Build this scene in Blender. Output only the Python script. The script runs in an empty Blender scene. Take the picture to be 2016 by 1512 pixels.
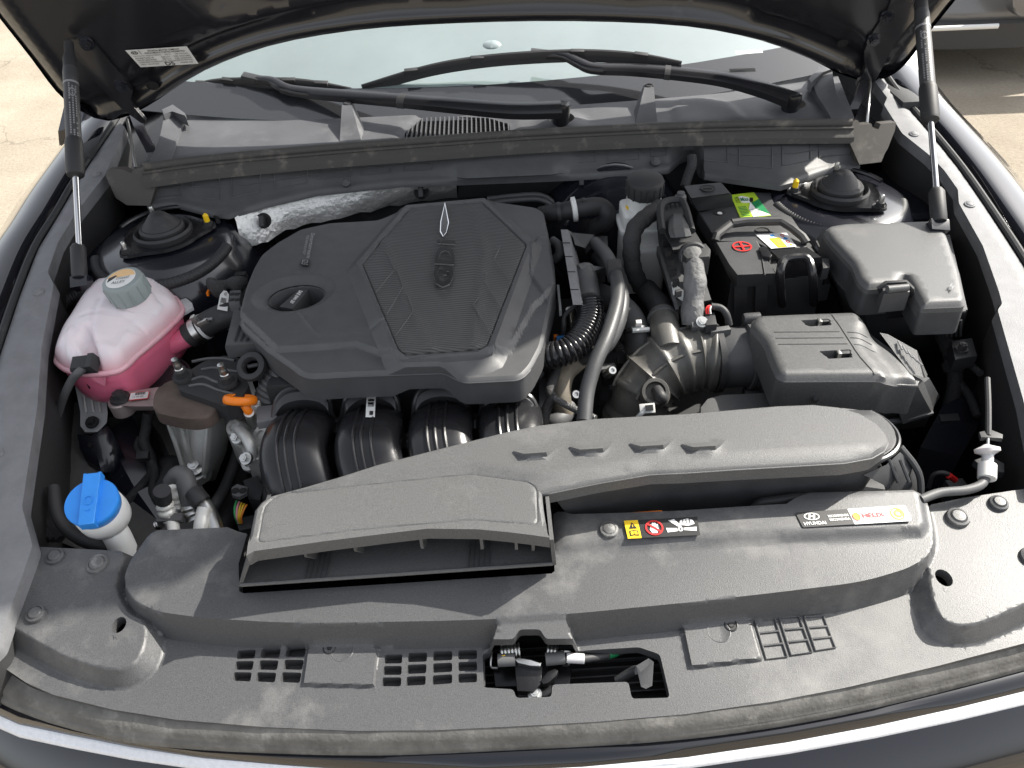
import bpy, bmesh, math, random
import numpy as np
from mathutils import Vector, Matrix
from mathutils.geometry import delaunay_2d_cdt
R = math.radians
random.seed(7); np.random.seed(7)
C = bpy.context.scene.collection
S = bpy.context.scene
# ---------------------------------------------------------------- camera (phone held in front of the open bay)
CAM = Vector((0, 0, 1.52)); PITCH = R(40); ROLL = R(3.5); FPX = 1514.0
_F = Vector((0, math.cos(PITCH), -math.sin(PITCH))); _U = Vector((0, math.sin(PITCH), math.cos(PITCH))); _R = Vector((1, 0, 0))
_r = _R*math.cos(ROLL) - _U*math.sin(ROLL); _u = _U*math.cos(ROLL) + _R*math.sin(ROLL)
cd = bpy.data.cameras.new('camera'); cam = bpy.data.objects.new('camera', cd); C.objects.link(cam)
cd.sensor_fit = 'HORIZONTAL'; cd.sensor_width = 36; cd.lens = FPX/2016*36; cd.clip_start = .02; cd.clip_end = 500
cam.matrix_world = Matrix(((_r.x, _u.x, -_F.x, CAM.x), (_r.y, _u.y, -_F.y, CAM.y), (_r.z, _u.z, -_F.z, CAM.z), (0, 0, 0, 1)))
S.camera = cam
# ---------------------------------------------------------------- sky and sun
SUN_DIR = Vector((.98, .48, 1.0)).normalized()          # towards the sun
elev = math.asin(SUN_DIR.z); azim = math.atan2(SUN_DIR.x, SUN_DIR.y)
w = bpy.data.worlds.new('World'); S.world = w; w.use_nodes = True
nt = w.node_tree; bg = nt.nodes['Background']
sky = nt.nodes.new('ShaderNodeTexSky'); sky.sky_type = 'NISHITA'; sky.sun_disc = False
sky.sun_elevation = elev; sky.sun_rotation = azim; sky.air_density = 1.0; sky.dust_density = 2.5; sky.ozone_density = 1.0
hs0 = nt.nodes.new('ShaderNodeHueSaturation'); hs0.inputs['Saturation'].default_value = .25
nt.links.new(sky.outputs[0], hs0.inputs['Color']); nt.links.new(hs0.outputs[0], bg.inputs[0]); bg.inputs[1].default_value = .14
sl = bpy.data.lights.new('sun', 'SUN'); sl.energy = 4.3; sl.angle = R(.6); sl.color = (1, .95, .86)
so = bpy.data.objects.new('sun', sl); C.objects.link(so); so.location = SUN_DIR*30
so.rotation_euler = SUN_DIR.to_track_quat('Z', 'Y').to_euler()
S.view_settings.view_transform = 'Standard'; S.view_settings.look = 'None'; S.view_settings.gamma = 1
S.view_settings.use_curve_mapping = False; S.view_settings.exposure = 1.05
# ---------------------------------------------------------------- helpers
def ray(px, py):
    return _F + _r*((px-1008)/FPX) - _u*((py-756)/FPX)
def W(px, py, z):
    d = ray(px, py); return CAM + d*((z-CAM.z)/d.z)
def WY(px, py, y):
    d = ray(px, py); return CAM + d*(y/d.y)
def WX(px, py, x):
    d = ray(px, py); return CAM + d*(x/d.x)
class Frame:
    def __init__(s, o=(0, 0, 0), ex=(1, 0, 0), ey=(0, 1, 0)):
        s.o = Vector(o); s.ex = Vector(ex).normalized(); ey = Vector(ey)
        s.ez = s.ex.cross(ey).normalized(); s.ey = s.ez.cross(s.ex)
    def pt(s, a, b, h=0): return s.o + s.ex*a + s.ey*b + s.ez*h
    def px(s, x, y, h=0):
        d = ray(x, y); o = s.o + s.ez*h; t = (o-CAM).dot(s.ez)/d.dot(s.ez); q = CAM + d*t - s.o
        return (q.dot(s.ex), q.dot(s.ey))
    def pxs(s, L, h=0): return [s.px(p[0], p[1], p[2] if len(p) > 2 else h) for p in L]
    def mat(s, a=0, b=0, h=0):
        p = s.pt(a, b, h); return Matrix(((s.ex.x, s.ey.x, s.ez.x, p.x), (s.ex.y, s.ey.y, s.ez.y, p.y), (s.ex.z, s.ey.z, s.ez.z, p.z), (0, 0, 0, 1)))
def HZ(z): return Frame((0, 0, z))
def tag(o, label=None, cat=None, group=None, kind=None):
    if label: o['label'] = label
    if cat: o['category'] = cat
    if group: o['group'] = group
    if kind: o['kind'] = kind
    return o
def thing(name, label, cat, loc=(0, 0, 0), group=None):
    o = bpy.data.objects.new(name, None); o.empty_display_size = .02; C.objects.link(o); o.location = loc
    o.matrix_world = Matrix.Translation(Vector(loc))
    return tag(o, label, cat, group)
_root = {}
def obj(name, me, mat, parent=None, ang=35, smooth=True):
    me.name = name
    o = bpy.data.objects.new(name, me); C.objects.link(o)
    if mat is not None: me.materials.clear(); me.materials.append(mat)
    if smooth:
        me.shade_smooth()
        if ang < 179: me.set_sharp_from_angle(angle=R(ang))
    if parent is not None:
        o.parent = parent
        if parent.parent is None: o.matrix_parent_inverse = Matrix.Translation(-Vector(parent.location))
    return o
def me_from(v, f):
    me = bpy.data.meshes.new('m'); me.from_pydata([tuple(p) for p in v], [], f); me.update(); return me
def bm2me(bm):
    bmesh.ops.recalc_face_normals(bm, faces=bm.faces); me = bpy.data.meshes.new('m'); bm.to_mesh(me); bm.free(); return me
def area2(P): return sum(P[i-1][0]*P[i][1]-P[i][0]*P[i-1][1] for i in range(len(P)))
def ccw(P): return list(P) if area2(P) > 0 else list(P)[::-1]
def fillet(P, r, n=4):
    out = []; N = len(P)
    for i in range(N):
        rr = r[i] if isinstance(r, (list, tuple)) else r
        p = Vector(P[i]); a = Vector(P[i-1])-p; b = Vector(P[(i+1) % N])-p
        la, lb = a.length, b.length
        if la < 1e-6 or lb < 1e-6: continue
        d = min(rr, la*.45, lb*.45)
        if d < 1e-5: out.append(tuple(p)); continue
        s = p+a/la*d; e = p+b/lb*d
        for k in range(n+1):
            t = k/n; q = s*(1-t)**2 + p*2*t*(1-t) + e*t*t; out.append(tuple(q))
    return out
def cat(P, n=6, closed=False):
    P = [Vector(p) for p in P]; N = len(P); out = []
    if N < 3 and not closed: return P
    for i in range(N if closed else N-1):
        p1, p2 = P[i], P[(i+1) % N]
        p0 = P[i-1] if (i or closed) else p1*2-p2
        p3 = P[(i+2) % N] if (i+2 < N or closed) else p2*2-p1
        for k in range(n):
            t = k/n
            out.append(.5*((2*p1)+(p2-p0)*t+(2*p0-5*p1+4*p2-p3)*t*t+(3*p1-p0-3*p2+p3)*t**3))
    if not closed: out.append(P[-1])
    return out
def smooth2(P, n=5, closed=True): return [(p.x, p.y) for p in cat([Vector((a[0], a[1], 0)) for a in P], n, closed)]
def sdf(Q, P):
    """signed distance of points Q (n,2) to polygon P, positive inside"""
    Q = np.asarray(Q, float); P = np.asarray(P, float); d = np.full(len(Q), 1e9); ins = np.zeros(len(Q), bool)
    for i in range(len(P)):
        a = P[i-1]; b = P[i]; ab = b-a; l = (ab**2).sum()
        if l < 1e-14: continue
        t = np.clip(((Q-a)@ab)/l, 0, 1); d = np.minimum(d, np.hypot(*(Q-a-t[:, None]*ab).T))
        c = (a[1] > Q[:, 1]) != (b[1] > Q[:, 1])
        if c.any():
            xx = a[0]+(Q[:, 1]-a[1])/(b[1]-a[1]+1e-30)*(b[0]-a[0]); ins ^= c & (Q[:, 0] < xx)
    return np.where(ins, d, -d)
def dline(Q, P):
    Q = np.asarray(Q, float); P = np.asarray(P, float); d = np.full(len(Q), 1e9)
    for i in range(1, len(P)):
        a = P[i-1]; b = P[i]; ab = b-a; t = np.clip(((Q-a)@ab)/((ab**2).sum()+1e-12), 0, 1)
        d = np.minimum(d, np.hypot(*(Q-a-t[:, None]*ab).T))
    return d
def ss(x): x = np.clip(x, 0, 1); return x*x*(3-2*x)
def bump(Q, P, h, w, wi=0): return h*ss((sdf(Q, P)+w)/(w+wi))
def ramp(Q, P, h, w):
    t = np.clip((sdf(Q, P)+w)/w, 0, 1); return h*np.where(t < .12, t*t/.24*.88/.82*1.0, np.where(t > .88, 1-(1-t)**2/.24, t))
def rings_of(P, ds):
    P = resample(ccw(P), .007, True); A = np.array(P); T = np.roll(A, -1, 0)-np.roll(A, 1, 0); T = T/(np.hypot(T[:, 0], T[:, 1])[:, None]+1e-9); N = np.stack([T[:, 1], -T[:, 0]], 1)
    out = []
    for d in ds:
        B = A+N*d; s_ = sdf(B, P); B = B[np.abs(s_+d) < .0012]           # drop points folded over at tight corners
        L = []; cur = []
        for q in B:
            if cur and np.hypot(*(q-cur[-1])) > .016: L.append(cur); cur = []
            cur.append(q)
        if cur: L.append(cur)
        out += [[tuple(q) for q in l] for l in L if len(l) > 1]
    return out
def groove(Q, P, h, w): return h*ss(1-dline(Q, P)/w)
def resample(P, step, closed=True):
    out = []; N = len(P)
    for i in range(N if closed else N-1):
        a = np.array(P[i]); b = np.array(P[(i+1) % N]); k = max(1, int(np.hypot(*(b-a))/step))
        for j in range(k): out.append(tuple(a+(b-a)*j/k))
    if not closed: out.append(tuple(P[-1]))
    return out
def molded(name, fr, outline, hf, mat, parent=None, holes=(), lines=(), step=.006, skirt=.012, ang=40, hskirt=None, fine=(), back=False):
    """a moulded sheet: outline with holes in a frame, height from a function, its edges turned down; fine = [(poly, margin, step)]"""
    V = []; E = []
    def addloop(P, closed=True):
        P = resample(P, step, closed); s = len(V); V.extend(P); n = len(P)
        for i in range(n if closed else n-1): E.append((s+i, s+(i+1) % n))
        return P
    out = addloop(ccw(outline)); hol = [addloop(ccw(h)) for h in holes]
    for l in lines: addloop(l, False)
    A = np.array(out); x0, y0 = A.min(0); x1, y1 = A.max(0)
    G = []; j = 0; y = y0
    while y < y1:
        xs = np.arange(x0+(step*.5 if j & 1 else 0), x1, step); G.append(np.stack([xs, np.full(len(xs), y)], 1)); y += step*.87; j += 1
    G = np.concatenate(G); ok = sdf(G, out) > step*.5
    for h in hol: ok &= sdf(G, h) < -step*.5
    for l in lines: ok &= dline(G, l) > step*.45
    G = G[ok]
    for P, m, st in fine:
        B = np.array(P); gx, gy = np.meshgrid(np.arange(B[:, 0].min()-m, B[:, 0].max()+m, st), np.arange(B[:, 1].min()-m, B[:, 1].max()+m, st))
        H = np.stack([gx.ravel(), gy.ravel()], 1); H = H[np.abs(sdf(H, P)) < m]; o2 = sdf(H, out) > st*.6
        for h in hol: o2 &= sdf(H, h) < -st*.6
        G = np.concatenate([G, H[o2]])
    V2 = [Vector((float(p[0]), float(p[1]))) for p in V] + [Vector((float(p[0]), float(p[1]))) for p in G]
    rv, re, rf, ov, oe, of = delaunay_2d_cdt(V2, E, [], 0, 1e-6)
    Q = np.array([(v.x, v.y) for v in rv]); T = [f for f in rf]
    cen = np.array([Q[list(f)].mean(0) for f in T]); ok = sdf(cen, out) > 0
    for h in hol: ok &= sdf(cen, h) < 0
    F = [tuple(f) for f, k in zip(T, ok) if k]; H = hf(Q)
    if np.isscalar(H): H = np.full(len(Q), float(H))
    bm = bmesh.new(); vs = [bm.verts.new(fr.pt(q[0], q[1], h)) for q, h in zip(Q, H)]
    for f in F:
        try: bm.faces.new([vs[i] for i in f])
        except ValueError: pass
    bmesh.ops.delete(bm, geom=[v for v in bm.verts if not v.link_faces], context='VERTS')
    bm.normal_update()
    for f in bm.faces:
        if f.normal.dot(fr.ez) < 0: f.normal_flip()
    if skirt:
        be = [e for e in bm.edges if len(e.link_faces) == 1]
        g = bmesh.ops.extrude_edge_only(bm, edges=be)['geom']
        for v in g:
            if isinstance(v, bmesh.types.BMVert): v.co -= fr.ez*skirt
    me = bpy.data.meshes.new('m'); bm.normal_update(); bm.to_mesh(me); bm.free()
    return obj(name, me, mat, parent, ang)
def prism(name, fr, P, h0, h1, mat, parent=None, bev=.002, seg=2, shrink=0, ang=35, only_top=False):
    """polygon in a frame extruded from h0 (bottom) to h1 (top), edges bevelled; shrink pulls the bottom in"""
    P = ccw(P); bm = bmesh.new(); c = np.mean(np.array(P), 0)
    def ring(h, s): return [bm.verts.new(fr.pt(p[0]+(c[0]-p[0])*s, p[1]+(c[1]-p[1])*s, h)) for p in P]
    b = ring(h0, shrink); t = ring(h1, 0); n = len(P)
    bm.faces.new(b[::-1]); ft = bm.faces.new(t)
    for i in range(n): bm.faces.new((b[i], b[(i+1) % n], t[(i+1) % n], t[i]))
    if bev:
        ed = list(ft.edges) if only_top else [e for e in bm.edges if e.calc_face_angle(0) > R(25) or e in ft.edges]
        bmesh.ops.bevel(bm, geom=ed, offset=bev, segments=seg, profile=.6, affect='EDGES', clamp_overlap=True)
    return obj(name, bm2me(bm), mat, parent, ang)
def slab(name, L, z, depth, mat, parent=None, bev=.002, rad=0, seg=2, shrink=0, **k):
    fr = HZ(0); P = [fr.px(p[0], p[1], z) for p in L]
    if rad: P = fillet(P, rad)
    return prism(name, fr, P, z-depth, z, mat, parent, bev, seg, shrink, **k)
def loft(name, rings, mat, parent=None, bev=0, caps=True, ang=35, closed=True, seg=2):
    bm = bmesh.new(); VS = [[bm.verts.new(p) for p in r] for r in rings]; n = len(rings[0])
    for a, b in zip(VS, VS[1:]):
        for i in range(n if closed else n-1): bm.faces.new((a[i], a[(i+1) % n], b[(i+1) % n], b[i]))
    if caps and closed: bm.faces.new(VS[0][::-1]); bm.faces.new(VS[-1])
    if bev: bmesh.ops.bevel(bm, geom=[e for e in bm.edges if len(e.link_faces) == 2 and e.calc_face_angle(0) > R(25)], offset=bev, segments=seg, profile=.6, affect='EDGES', clamp_overlap=True)
    return obj(name, bm2me(bm), mat, parent, ang)
def sweep_rings(P, rad, n=12, flat=(1, 1), up=None):
    P = [Vector(p) for p in P]; N = len(P); rings = []
    T = [(P[min(i+1, N-1)]-P[max(i-1, 0)]).normalized() for i in range(N)]
    u = up if up is not None else (Vector((0, 0, 1)) if abs(T[0].z) < .9 else Vector((0, 1, 0)))
    s = 0
    for i in range(N):
        u = (u - T[i]*u.dot(T[i])).normalized(); v = T[i].cross(u)
        if i: s += (P[i]-P[i-1]).length
        r = rad(s, i/(N-1)) if callable(rad) else rad
        rings.append([P[i]+u*(r*flat[0]*math.cos(2*math.pi*k/n))+v*(r*flat[1]*math.sin(2*math.pi*k/n)) for k in range(n)])
    return rings
def tube(name, pts, rad, mat, parent=None, n=12, sub=6, flat=(1, 1), up=None, px=True, caps=True, ang=40):
    P = [W(*p) for p in pts] if px else [Vector(p) for p in pts]
    return loft(name, sweep_rings(cat(P, sub), rad, n, flat, up), mat, parent, caps=caps, ang=ang)
def dense(pts, px=True, step=.0016):
    P = cat([W(*p) for p in pts] if px else [Vector(p) for p in pts], 24); out = [P[0]]; acc = 0
    for a, b in zip(P, P[1:]):
        l = (b-a).length; d = step-acc
        while d < l: out.append(a.lerp(b, d/l)); d += step
        acc = l-(d-step)
    return out
def corrugated(name, pts, r, mat, parent=None, pitch=.006, amp=.0016, n=16, px=True):
    P = dense(pts, px, pitch/4); prof = [0, .75, 1, .75]
    rings = sweep_rings(P, 1, n); out = []
    for i, (c, g) in enumerate(zip(P, rings)):
        rr = r+amp*(prof[i % 4]-.5); out.append([c+(q-c)*rr for q in g])
    return loft(name, out, mat, parent, ang=80)
def lathe(name, fr, prof, mat, parent=None, n=32, sx=1, sy=1, ang=35, cap=True):
    """profile [(r, h)] spun about the frame's ez through its origin"""
    rings = [[fr.pt(r*sx*math.cos(2*math.pi*k/n), r*sy*math.sin(2*math.pi*k/n), h) for k in range(n)] for r, h in prof]
    return loft(name, rings, mat, parent, caps=cap, ang=ang)
def axis_frame(o, ez, hint=(1, 0, 0)):
    ez = Vector(ez).normalized(); hx = Vector(hint); hx = (hx-ez*hx.dot(ez)).normalized()
    return Frame(o, hx, ez.cross(hx))
def upframe(px, py, z, tilt=(0, 0, 1)): return axis_frame(W(px, py, z), tilt)
def box(name, fr, a0, a1, b0, b1, h0, h1, mat, parent=None, bev=.0015, **k):
    return prism(name, fr, [(a0, b0), (a1, b0), (a1, b1), (a0, b1)], h0, h1, mat, parent, bev, **k)
def hexbolt(fr, r, h, mat, parent, name='bolt', washer=1.5):
    P = [(r*math.cos(k*math.pi/3), r*math.sin(k*math.pi/3)) for k in range(6)]
    bm = bmesh.new()
    def add(P, h0, h1):
        b = [bm.verts.new(fr.pt(p[0], p[1], h0)) for p in P]; t = [bm.verts.new(fr.pt(p[0]*.94, p[1]*.94, h1)) for p in P]; n = len(P)
        bm.faces.new(b[::-1]); bm.faces.new(t)
        for i in range(n): bm.faces.new((b[i], b[(i+1) % n], t[(i+1) % n], t[i]))
    if washer: add([(r*washer*math.cos(k*math.pi/10), r*washer*math.sin(k*math.pi/10)) for k in range(20)], -.002, h*.22)
    add(P, h*.2, h)
    add([(r*.55*math.cos(k*math.pi/6), r*.55*math.sin(k*math.pi/6)) for k in range(12)], h*.98, h*1.12)
    return obj(name, bm2me(bm), mat, parent, 30)
def clip_head(fr, r, mat, parent, name='clip', h=.004):
    return lathe(name, fr, [(r, -.003), (r, h*.25), (r*.93, h*.6), (r*.72, h*.75), (r*.70, h*.62), (r*.66, h*.8), (r*.55, h*1.0), (.0003, h*1.08)], mat, parent, 24)
class Quad:
    """a flat print laid on a surface: unit square mapped to four world corners (bottom left, bottom right, top right, top left)"""
    def __init__(s, pts): s.p = [Vector(q) for q in pts]; s.n = ((s.p[1]-s.p[0]).cross(s.p[3]-s.p[0])).normalized()
    def at(s, u, v, h=0):
        a, b, c, d = s.p; return a*(1-u)*(1-v)+b*u*(1-v)+c*u*v+d*(1-u)*v + s.n*h
    def poly(s, name, P, mat, parent, h=.0006, t=.0005):
        P = ccw(P); n = len(P); v = [s.at(p[0], p[1], h) for p in P]+[s.at(p[0], p[1], h-t) for p in P]
        f = [tuple(range(n)), tuple(range(2*n-1, n-1, -1))]+[(i, n+i, n+(i+1) % n, (i+1) % n) for i in range(n)]
        return obj(name, me_from(v, f), mat, parent, smooth=False)
    def rect(s, name, u0, v0, u1, v1, mat, parent, h=.0006, t=.0005):
        return s.poly(name, [(u0, v0), (u1, v0), (u1, v1), (u0, v1)], mat, parent, h, t)
    def ring(s, name, u, v, ru, rv, k, mat, parent, h=.0012, n=28, t=.0004):
        v_ = []; f = []
        for i in range(n):
            c, q = math.cos(2*math.pi*i/n), math.sin(2*math.pi*i/n)
            v_ += [s.at(u+ru*c, v+rv*q, h), s.at(u+ru*k*c, v+rv*k*q, h), s.at(u+ru*c, v+rv*q, h-t), s.at(u+ru*k*c, v+rv*k*q, h-t)]
        for i in range(n):
            a = 4*i; b = 4*((i+1) % n); f += [(a, b, b+1, a+1), (a+2, b+2, b, a), (a+1, b+1, b+3, a+3)]
        return obj(name, me_from(v_, f), mat, parent, smooth=False)
    def text(s, name, txt, u0, v0, u1, v1, mat, parent, h=.0012, bold=0.0, t=.0):
        fc = bpy.data.curves.new('t', 'FONT'); fc.body = txt; fc.resolution_u = 2; fc.offset = bold; fc.fill_mode = 'FRONT'
        if t: fc.extrude = 1; fc.fill_mode = 'BOTH'
        fo = bpy.data.objects.new('t', fc); C.objects.link(fo); bpy.context.view_layer.update()
        me = bpy.data.meshes.new_from_object(fo.evaluated_get(bpy.context.evaluated_depsgraph_get()))
        bpy.data.objects.remove(fo); co = np.array([v.co[:] for v in me.vertices])
        lo, hi = co.min(0), co.max(0)
        for v in me.vertices:
            x, y, z = v.co; z = h + (t*(z-1)*.5 if t else 0)
            v.co = s.at(u0+(u1-u0)*(x-lo[0])/(hi[0]-lo[0]), v0+(v1-v0)*(y-lo[1])/(hi[1]-lo[1]), z)
        return obj(name, me, mat, parent, smooth=False)
def strokes(name, q, polys, u0, v0, u1, v1, m, parent, h0, h1):
    V = []; F = []
    for P in polys:
        P = ccw(P); n = len(P); s = len(V)
        V += [q.at(u0+(u1-u0)*p[0], v0+(v1-v0)*p[1], h1) for p in P]+[q.at(u0+(u1-u0)*p[0], v0+(v1-v0)*p[1], h0) for p in P]
        F += [tuple(range(s, s+n)), tuple(range(s+2*n-1, s+n-1, -1))]+[(s+i, s+n+i, s+n+(i+1) % n, s+(i+1) % n) for i in range(n)]
    return obj(name, me_from(V, F), m, parent, smooth=False)
def bead(name, pts, r, m, parent): return loft(name, sweep_rings(pts, r, 8), m, parent, ang=180)
def quad_px(L, z, off=.0005):
    q = Quad([W(a, b, z) for a, b in L])
    if q.n.z < 0: q.n = -q.n
    q.p = [p+q.n*off for p in q.p]; return q
def quad_fr(fr, L, h, off=.0004):
    q = Quad([fr.pt(*fr.px(a, b, h), h) for a, b in L])
    if q.n.dot(fr.ez) < 0: q.n = -q.n
    q.p = [p+q.n*off for p in q.p]; return q
# ---------------------------------------------------------------- materials
def mat(name, col, rough=.5, metal=0, spec=.5, coat=0, bump=None, mottle=None, dust=None, trans=0, sss=0, ior=None, rvar=0, sheen=0, croug=.05):
    """bump = (scale, strength, distance); mottle = (scale, amount); dust = (scale, colour, threshold, amount)"""
    m = bpy.data.materials.new(name); m.use_nodes = True; n = m.node_tree.nodes; L = m.node_tree.links; b = n['Principled BSDF']
    b.inputs['Base Color'].default_value = (*col, 1); b.inputs['Roughness'].default_value = rough; b.inputs['Metallic'].default_value = metal
    b.inputs['Specular IOR Level'].default_value = spec; b.inputs['Coat Weight'].default_value = coat; b.inputs['Coat Roughness'].default_value = croug
    b.inputs['Transmission Weight'].default_value = trans
    if ior: b.inputs['IOR'].default_value = ior
    if sss: b.inputs['Subsurface Weight'].default_value = sss; b.inputs['Subsurface Radius'].default_value = (.02, .012, .01); b.inputs['Subsurface Scale'].default_value = .5
    if sheen: b.inputs['Sheen Weight'].default_value = sheen
    tc = n.new('ShaderNodeTexCoord'); src = None
    def noise(sc, det=4, ro=.6):
        q = n.new('ShaderNodeTexNoise'); q.inputs['Scale'].default_value = sc; q.inputs['Detail'].default_value = det; q.inputs['Roughness'].default_value = ro
        L.new(tc.outputs['Object'], q.inputs['Vector']); return q
    if mottle:
        q = noise(mottle[0], 5); r = n.new('ShaderNodeMapRange'); r.inputs[1].default_value = .3; r.inputs[2].default_value = .7
        r.inputs[3].default_value = 1-mottle[1]; r.inputs[4].default_value = 1+mottle[1]; L.new(q.outputs['Fac'], r.inputs[0])
        x = n.new('ShaderNodeVectorMath'); x.operation = 'SCALE'; x.inputs[0].default_value = col; L.new(r.outputs[0], x.inputs['Scale']); src = x.outputs[0]
    if dust:
        q = noise(dust[0], 8, .68); r = n.new('ShaderNodeMapRange'); r.inputs[1].default_value = dust[2]; r.inputs[2].default_value = dust[2]+.22
        r.inputs[4].default_value = dust[3]; L.new(q.outputs['Fac'], r.inputs[0])
        x = n.new('ShaderNodeMix'); x.data_type = 'RGBA'; L.new(r.outputs[0], x.inputs[0]); x.inputs[6].default_value = (*col, 1); x.inputs[7].default_value = (*dust[1], 1)
        if src: L.new(src, x.inputs[6])
        src = x.outputs[2]
        rm = n.new('ShaderNodeMapRange'); rm.inputs[3].default_value = rough; rm.inputs[4].default_value = min(1, rough+.35); L.new(r.outputs[0], rm.inputs[0]); L.new(rm.outputs[0], b.inputs['Roughness'])
    if src: L.new(src, b.inputs['Base Color'])
    if rvar and not dust:
        q = noise(rvar[0], 5); r = n.new('ShaderNodeMapRange'); r.inputs[1].default_value = .3; r.inputs[2].default_value = .7
        r.inputs[3].default_value = max(.02, rough-rvar[1]); r.inputs[4].default_value = rough+rvar[1]; L.new(q.outputs['Fac'], r.inputs[0]); L.new(r.outputs[0], b.inputs['Roughness'])
    if bump:
        q = noise(bump[0], 2, .5); k = n.new('ShaderNodeBump'); k.inputs['Strength'].default_value = bump[1]; k.inputs['Distance'].default_value = bump[2]
        L.new(q.outputs['Fac'], k.inputs['Height']); L.new(k.outputs[0], b.inputs['Normal'])
    return m
DUST = (.30, .28, .25)
GRAIN = mat('grained_plastic', (.100, .101, .102), .46, bump=(1100, .32, .001), mottle=(800, .3), dust=(9, (.28, .27, .26), .56, .30))  # fine mottle paints sun glitter into the colour of the grain
SHROUD = mat('shroud_plastic', (.074, .075, .078), .42, bump=(1100, .26, .001), mottle=(800, .28), dust=(6, (.36, .35, .33), .52, .42))  # fine mottle is painted glitter, as on the grained plastic
AIRB = mat('airbox_plastic', (.080, .081, .082), .42, bump=(1000, .3, .001), mottle=(500, .25), dust=(12, (.25, .24, .23), .56, .35))  # its fine mottle also puts glitter into the colour
COVER = mat('cover_plastic', (.074, .075, .078), .48, bump=(1400, .25, .0008), mottle=(40, .10), dust=(60, (.22, .21, .20), .70, .25))
PLASTIC = mat('black_plastic', (.055, .056, .059), .48, bump=(700, .22, .001), mottle=(25, .2), dust=(35, DUST, .64, .30))
DULL = mat('dull_black_plastic', (.022, .023, .025), .6, bump=(300, .2, .001), dust=(28, DUST, .62, .22))
GLOSS = mat('gloss_black_plastic', (.016, .016, .018), .22, bump=(400, .05, .001), dust=(90, DUST, .72, .35))
MANIF = mat('manifold_plastic', (.017, .017, .019), .27, bump=(260, .07, .001), dust=(45, DUST, .70, .25))
RUBBER = mat('black_rubber', (.030, .030, .032), .58, bump=(500, .15, .001), dust=(40, DUST, .62, .25))
SEAL = mat('weathered_rubber', (.120, .117, .110), .75, bump=(260, .5, .001), mottle=(30, .35), dust=(40, (.36, .35, .325), .54, .5))
COWLSEAL = mat('dusty_seal_rubber', (.060, .057, .053), .7, bump=(400, .4, .001), dust=(30, (.30, .27, .23), .54, .55))
GREYH = mat('dark_grey_hose', (.055, .056, .058), .45, bump=(600, .2, .0008), mottle=(20, .2), dust=(50, DUST, .66, .3))
HOSE = mat('grey_rubber_hose', (.095, .096, .098), .55, bump=(600, .2, .0008), mottle=(20, .2), dust=(50, DUST, .66, .3))
ELBOW = mat('intake_rubber', (.095, .092, .085), .42, bump=(500, .2, .0008), mottle=(16, .3), dust=(24, (.22, .20, .17), .56, .4))
TAPE = mat('cloth_tape', (.036, .036, .037), .8, bump=(240, .9, .002), dust=(60, DUST, .62, .3))
SLEEVE = mat('grey_tape_sleeve', (.14, .14, .14), .7, bump=(120, .9, .003), mottle=(40, .35))
PAINT = mat('dark_body_paint', (.004, .0045, .008), .12, coat=1, spec=.3, croug=.02)
BAYPAINT = mat('bay_paint', (.010, .011, .017), .26, coat=.8, dust=(18, (.16, .15, .14), .62, .28), croug=.12)
HOODIN = mat('hood_inner_paint', (.012, .012, .015), .3, coat=.6, dust=(26, (.18, .17, .16), .62, .22), croug=.12)
RAIL = mat('fender_rail_plastic', (.17, .172, .18), .6, bump=(700, .4, .001), mottle=(30, .15), dust=(16, (.28, .27, .25), .58, .3))
ALU = mat('cast_aluminium', (.50, .50, .48), .46, metal=.55, bump=(350, .35, .0012), mottle=(18, .25), dust=(40, (.20, .18, .15), .63, .4))
ALUPINK = mat('stained_cast_aluminium', (.48, .40, .39), .6, metal=.7, bump=(350, .3, .001), dust=(25, (.22, .15, .13), .5, .5))
STEEL = mat('zinc_steel', (.62, .62, .60), .3, metal=1, rvar=(60, .1), dust=(90, (.3, .28, .24), .66, .4))
CHROME = mat('polished_rod', (.75, .75, .76), .09, metal=1)
FOIL = mat('crinkled_foil', (.70, .70, .68), .46, metal=.6, bump=(120, .7, .004), dust=(30, (.3, .28, .25), .68, .3))
BROWNRUB = mat('brown_dusty_rubber', (.095, .070, .058), .72, bump=(300, .4, .001), mottle=(20, .3), dust=(30, (.22, .18, .15), .57, .4))
WHITEP = mat('white_plastic', (.72, .72, .70), .42, sss=.15, mottle=(20, .06))
CLEARW = mat('milky_plastic', (.55, .55, .56), .4, sss=.25, dust=(40, (.3, .28, .26), .64, .3))
GREYP = mat('grey_cap_plastic', (.27, .31, .31), .5, bump=(500, .2, .0008))
BLUEP = mat('blue_cap_plastic', (.03, .26, .78), .42, bump=(600, .12, .0006), mottle=(30, .06))
ORANGEP = mat('orange_plastic', (.90, .22, .01), .38, bump=(500, .1, .0005))
YELLOW = mat('yellow_print', (.85, .55, .01), .45)
WHITE = mat('white_print', (.78, .78, .76), .45)
PAPER = mat('paper_label', (.66, .66, .64), .5, mottle=(60, .08))
BLACK = mat('black_print', (.012, .012, .013), .45)
GREYINK = mat('grey_print', (.25, .25, .26), .5)
RED = mat('red_print', (.55, .02, .02), .45)
LIME = mat('lime_print', (.42, .62, .04), .4)
GREEN = mat('green_print', (.01, .20, .07), .45)
BLUEINK = mat('blue_print', (.02, .22, .6), .45)
LINER = mat('liner_plastic', (.075, .074, .072), .7, bump=(120, .5, .002), mottle=(14, .3), dust=(20, (.22, .20, .18), .55, .5))
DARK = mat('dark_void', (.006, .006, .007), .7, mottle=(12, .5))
WIRES = {k: mat(k+'_wire', c, .4) for k, c in dict(red=(.6, .02, .02), green=(.05, .4, .12), yellow=(.75, .5, .03), orange=(.8, .25, .03), white=(.7, .7, .68), pink=(.75, .3, .4)).items()}
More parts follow.
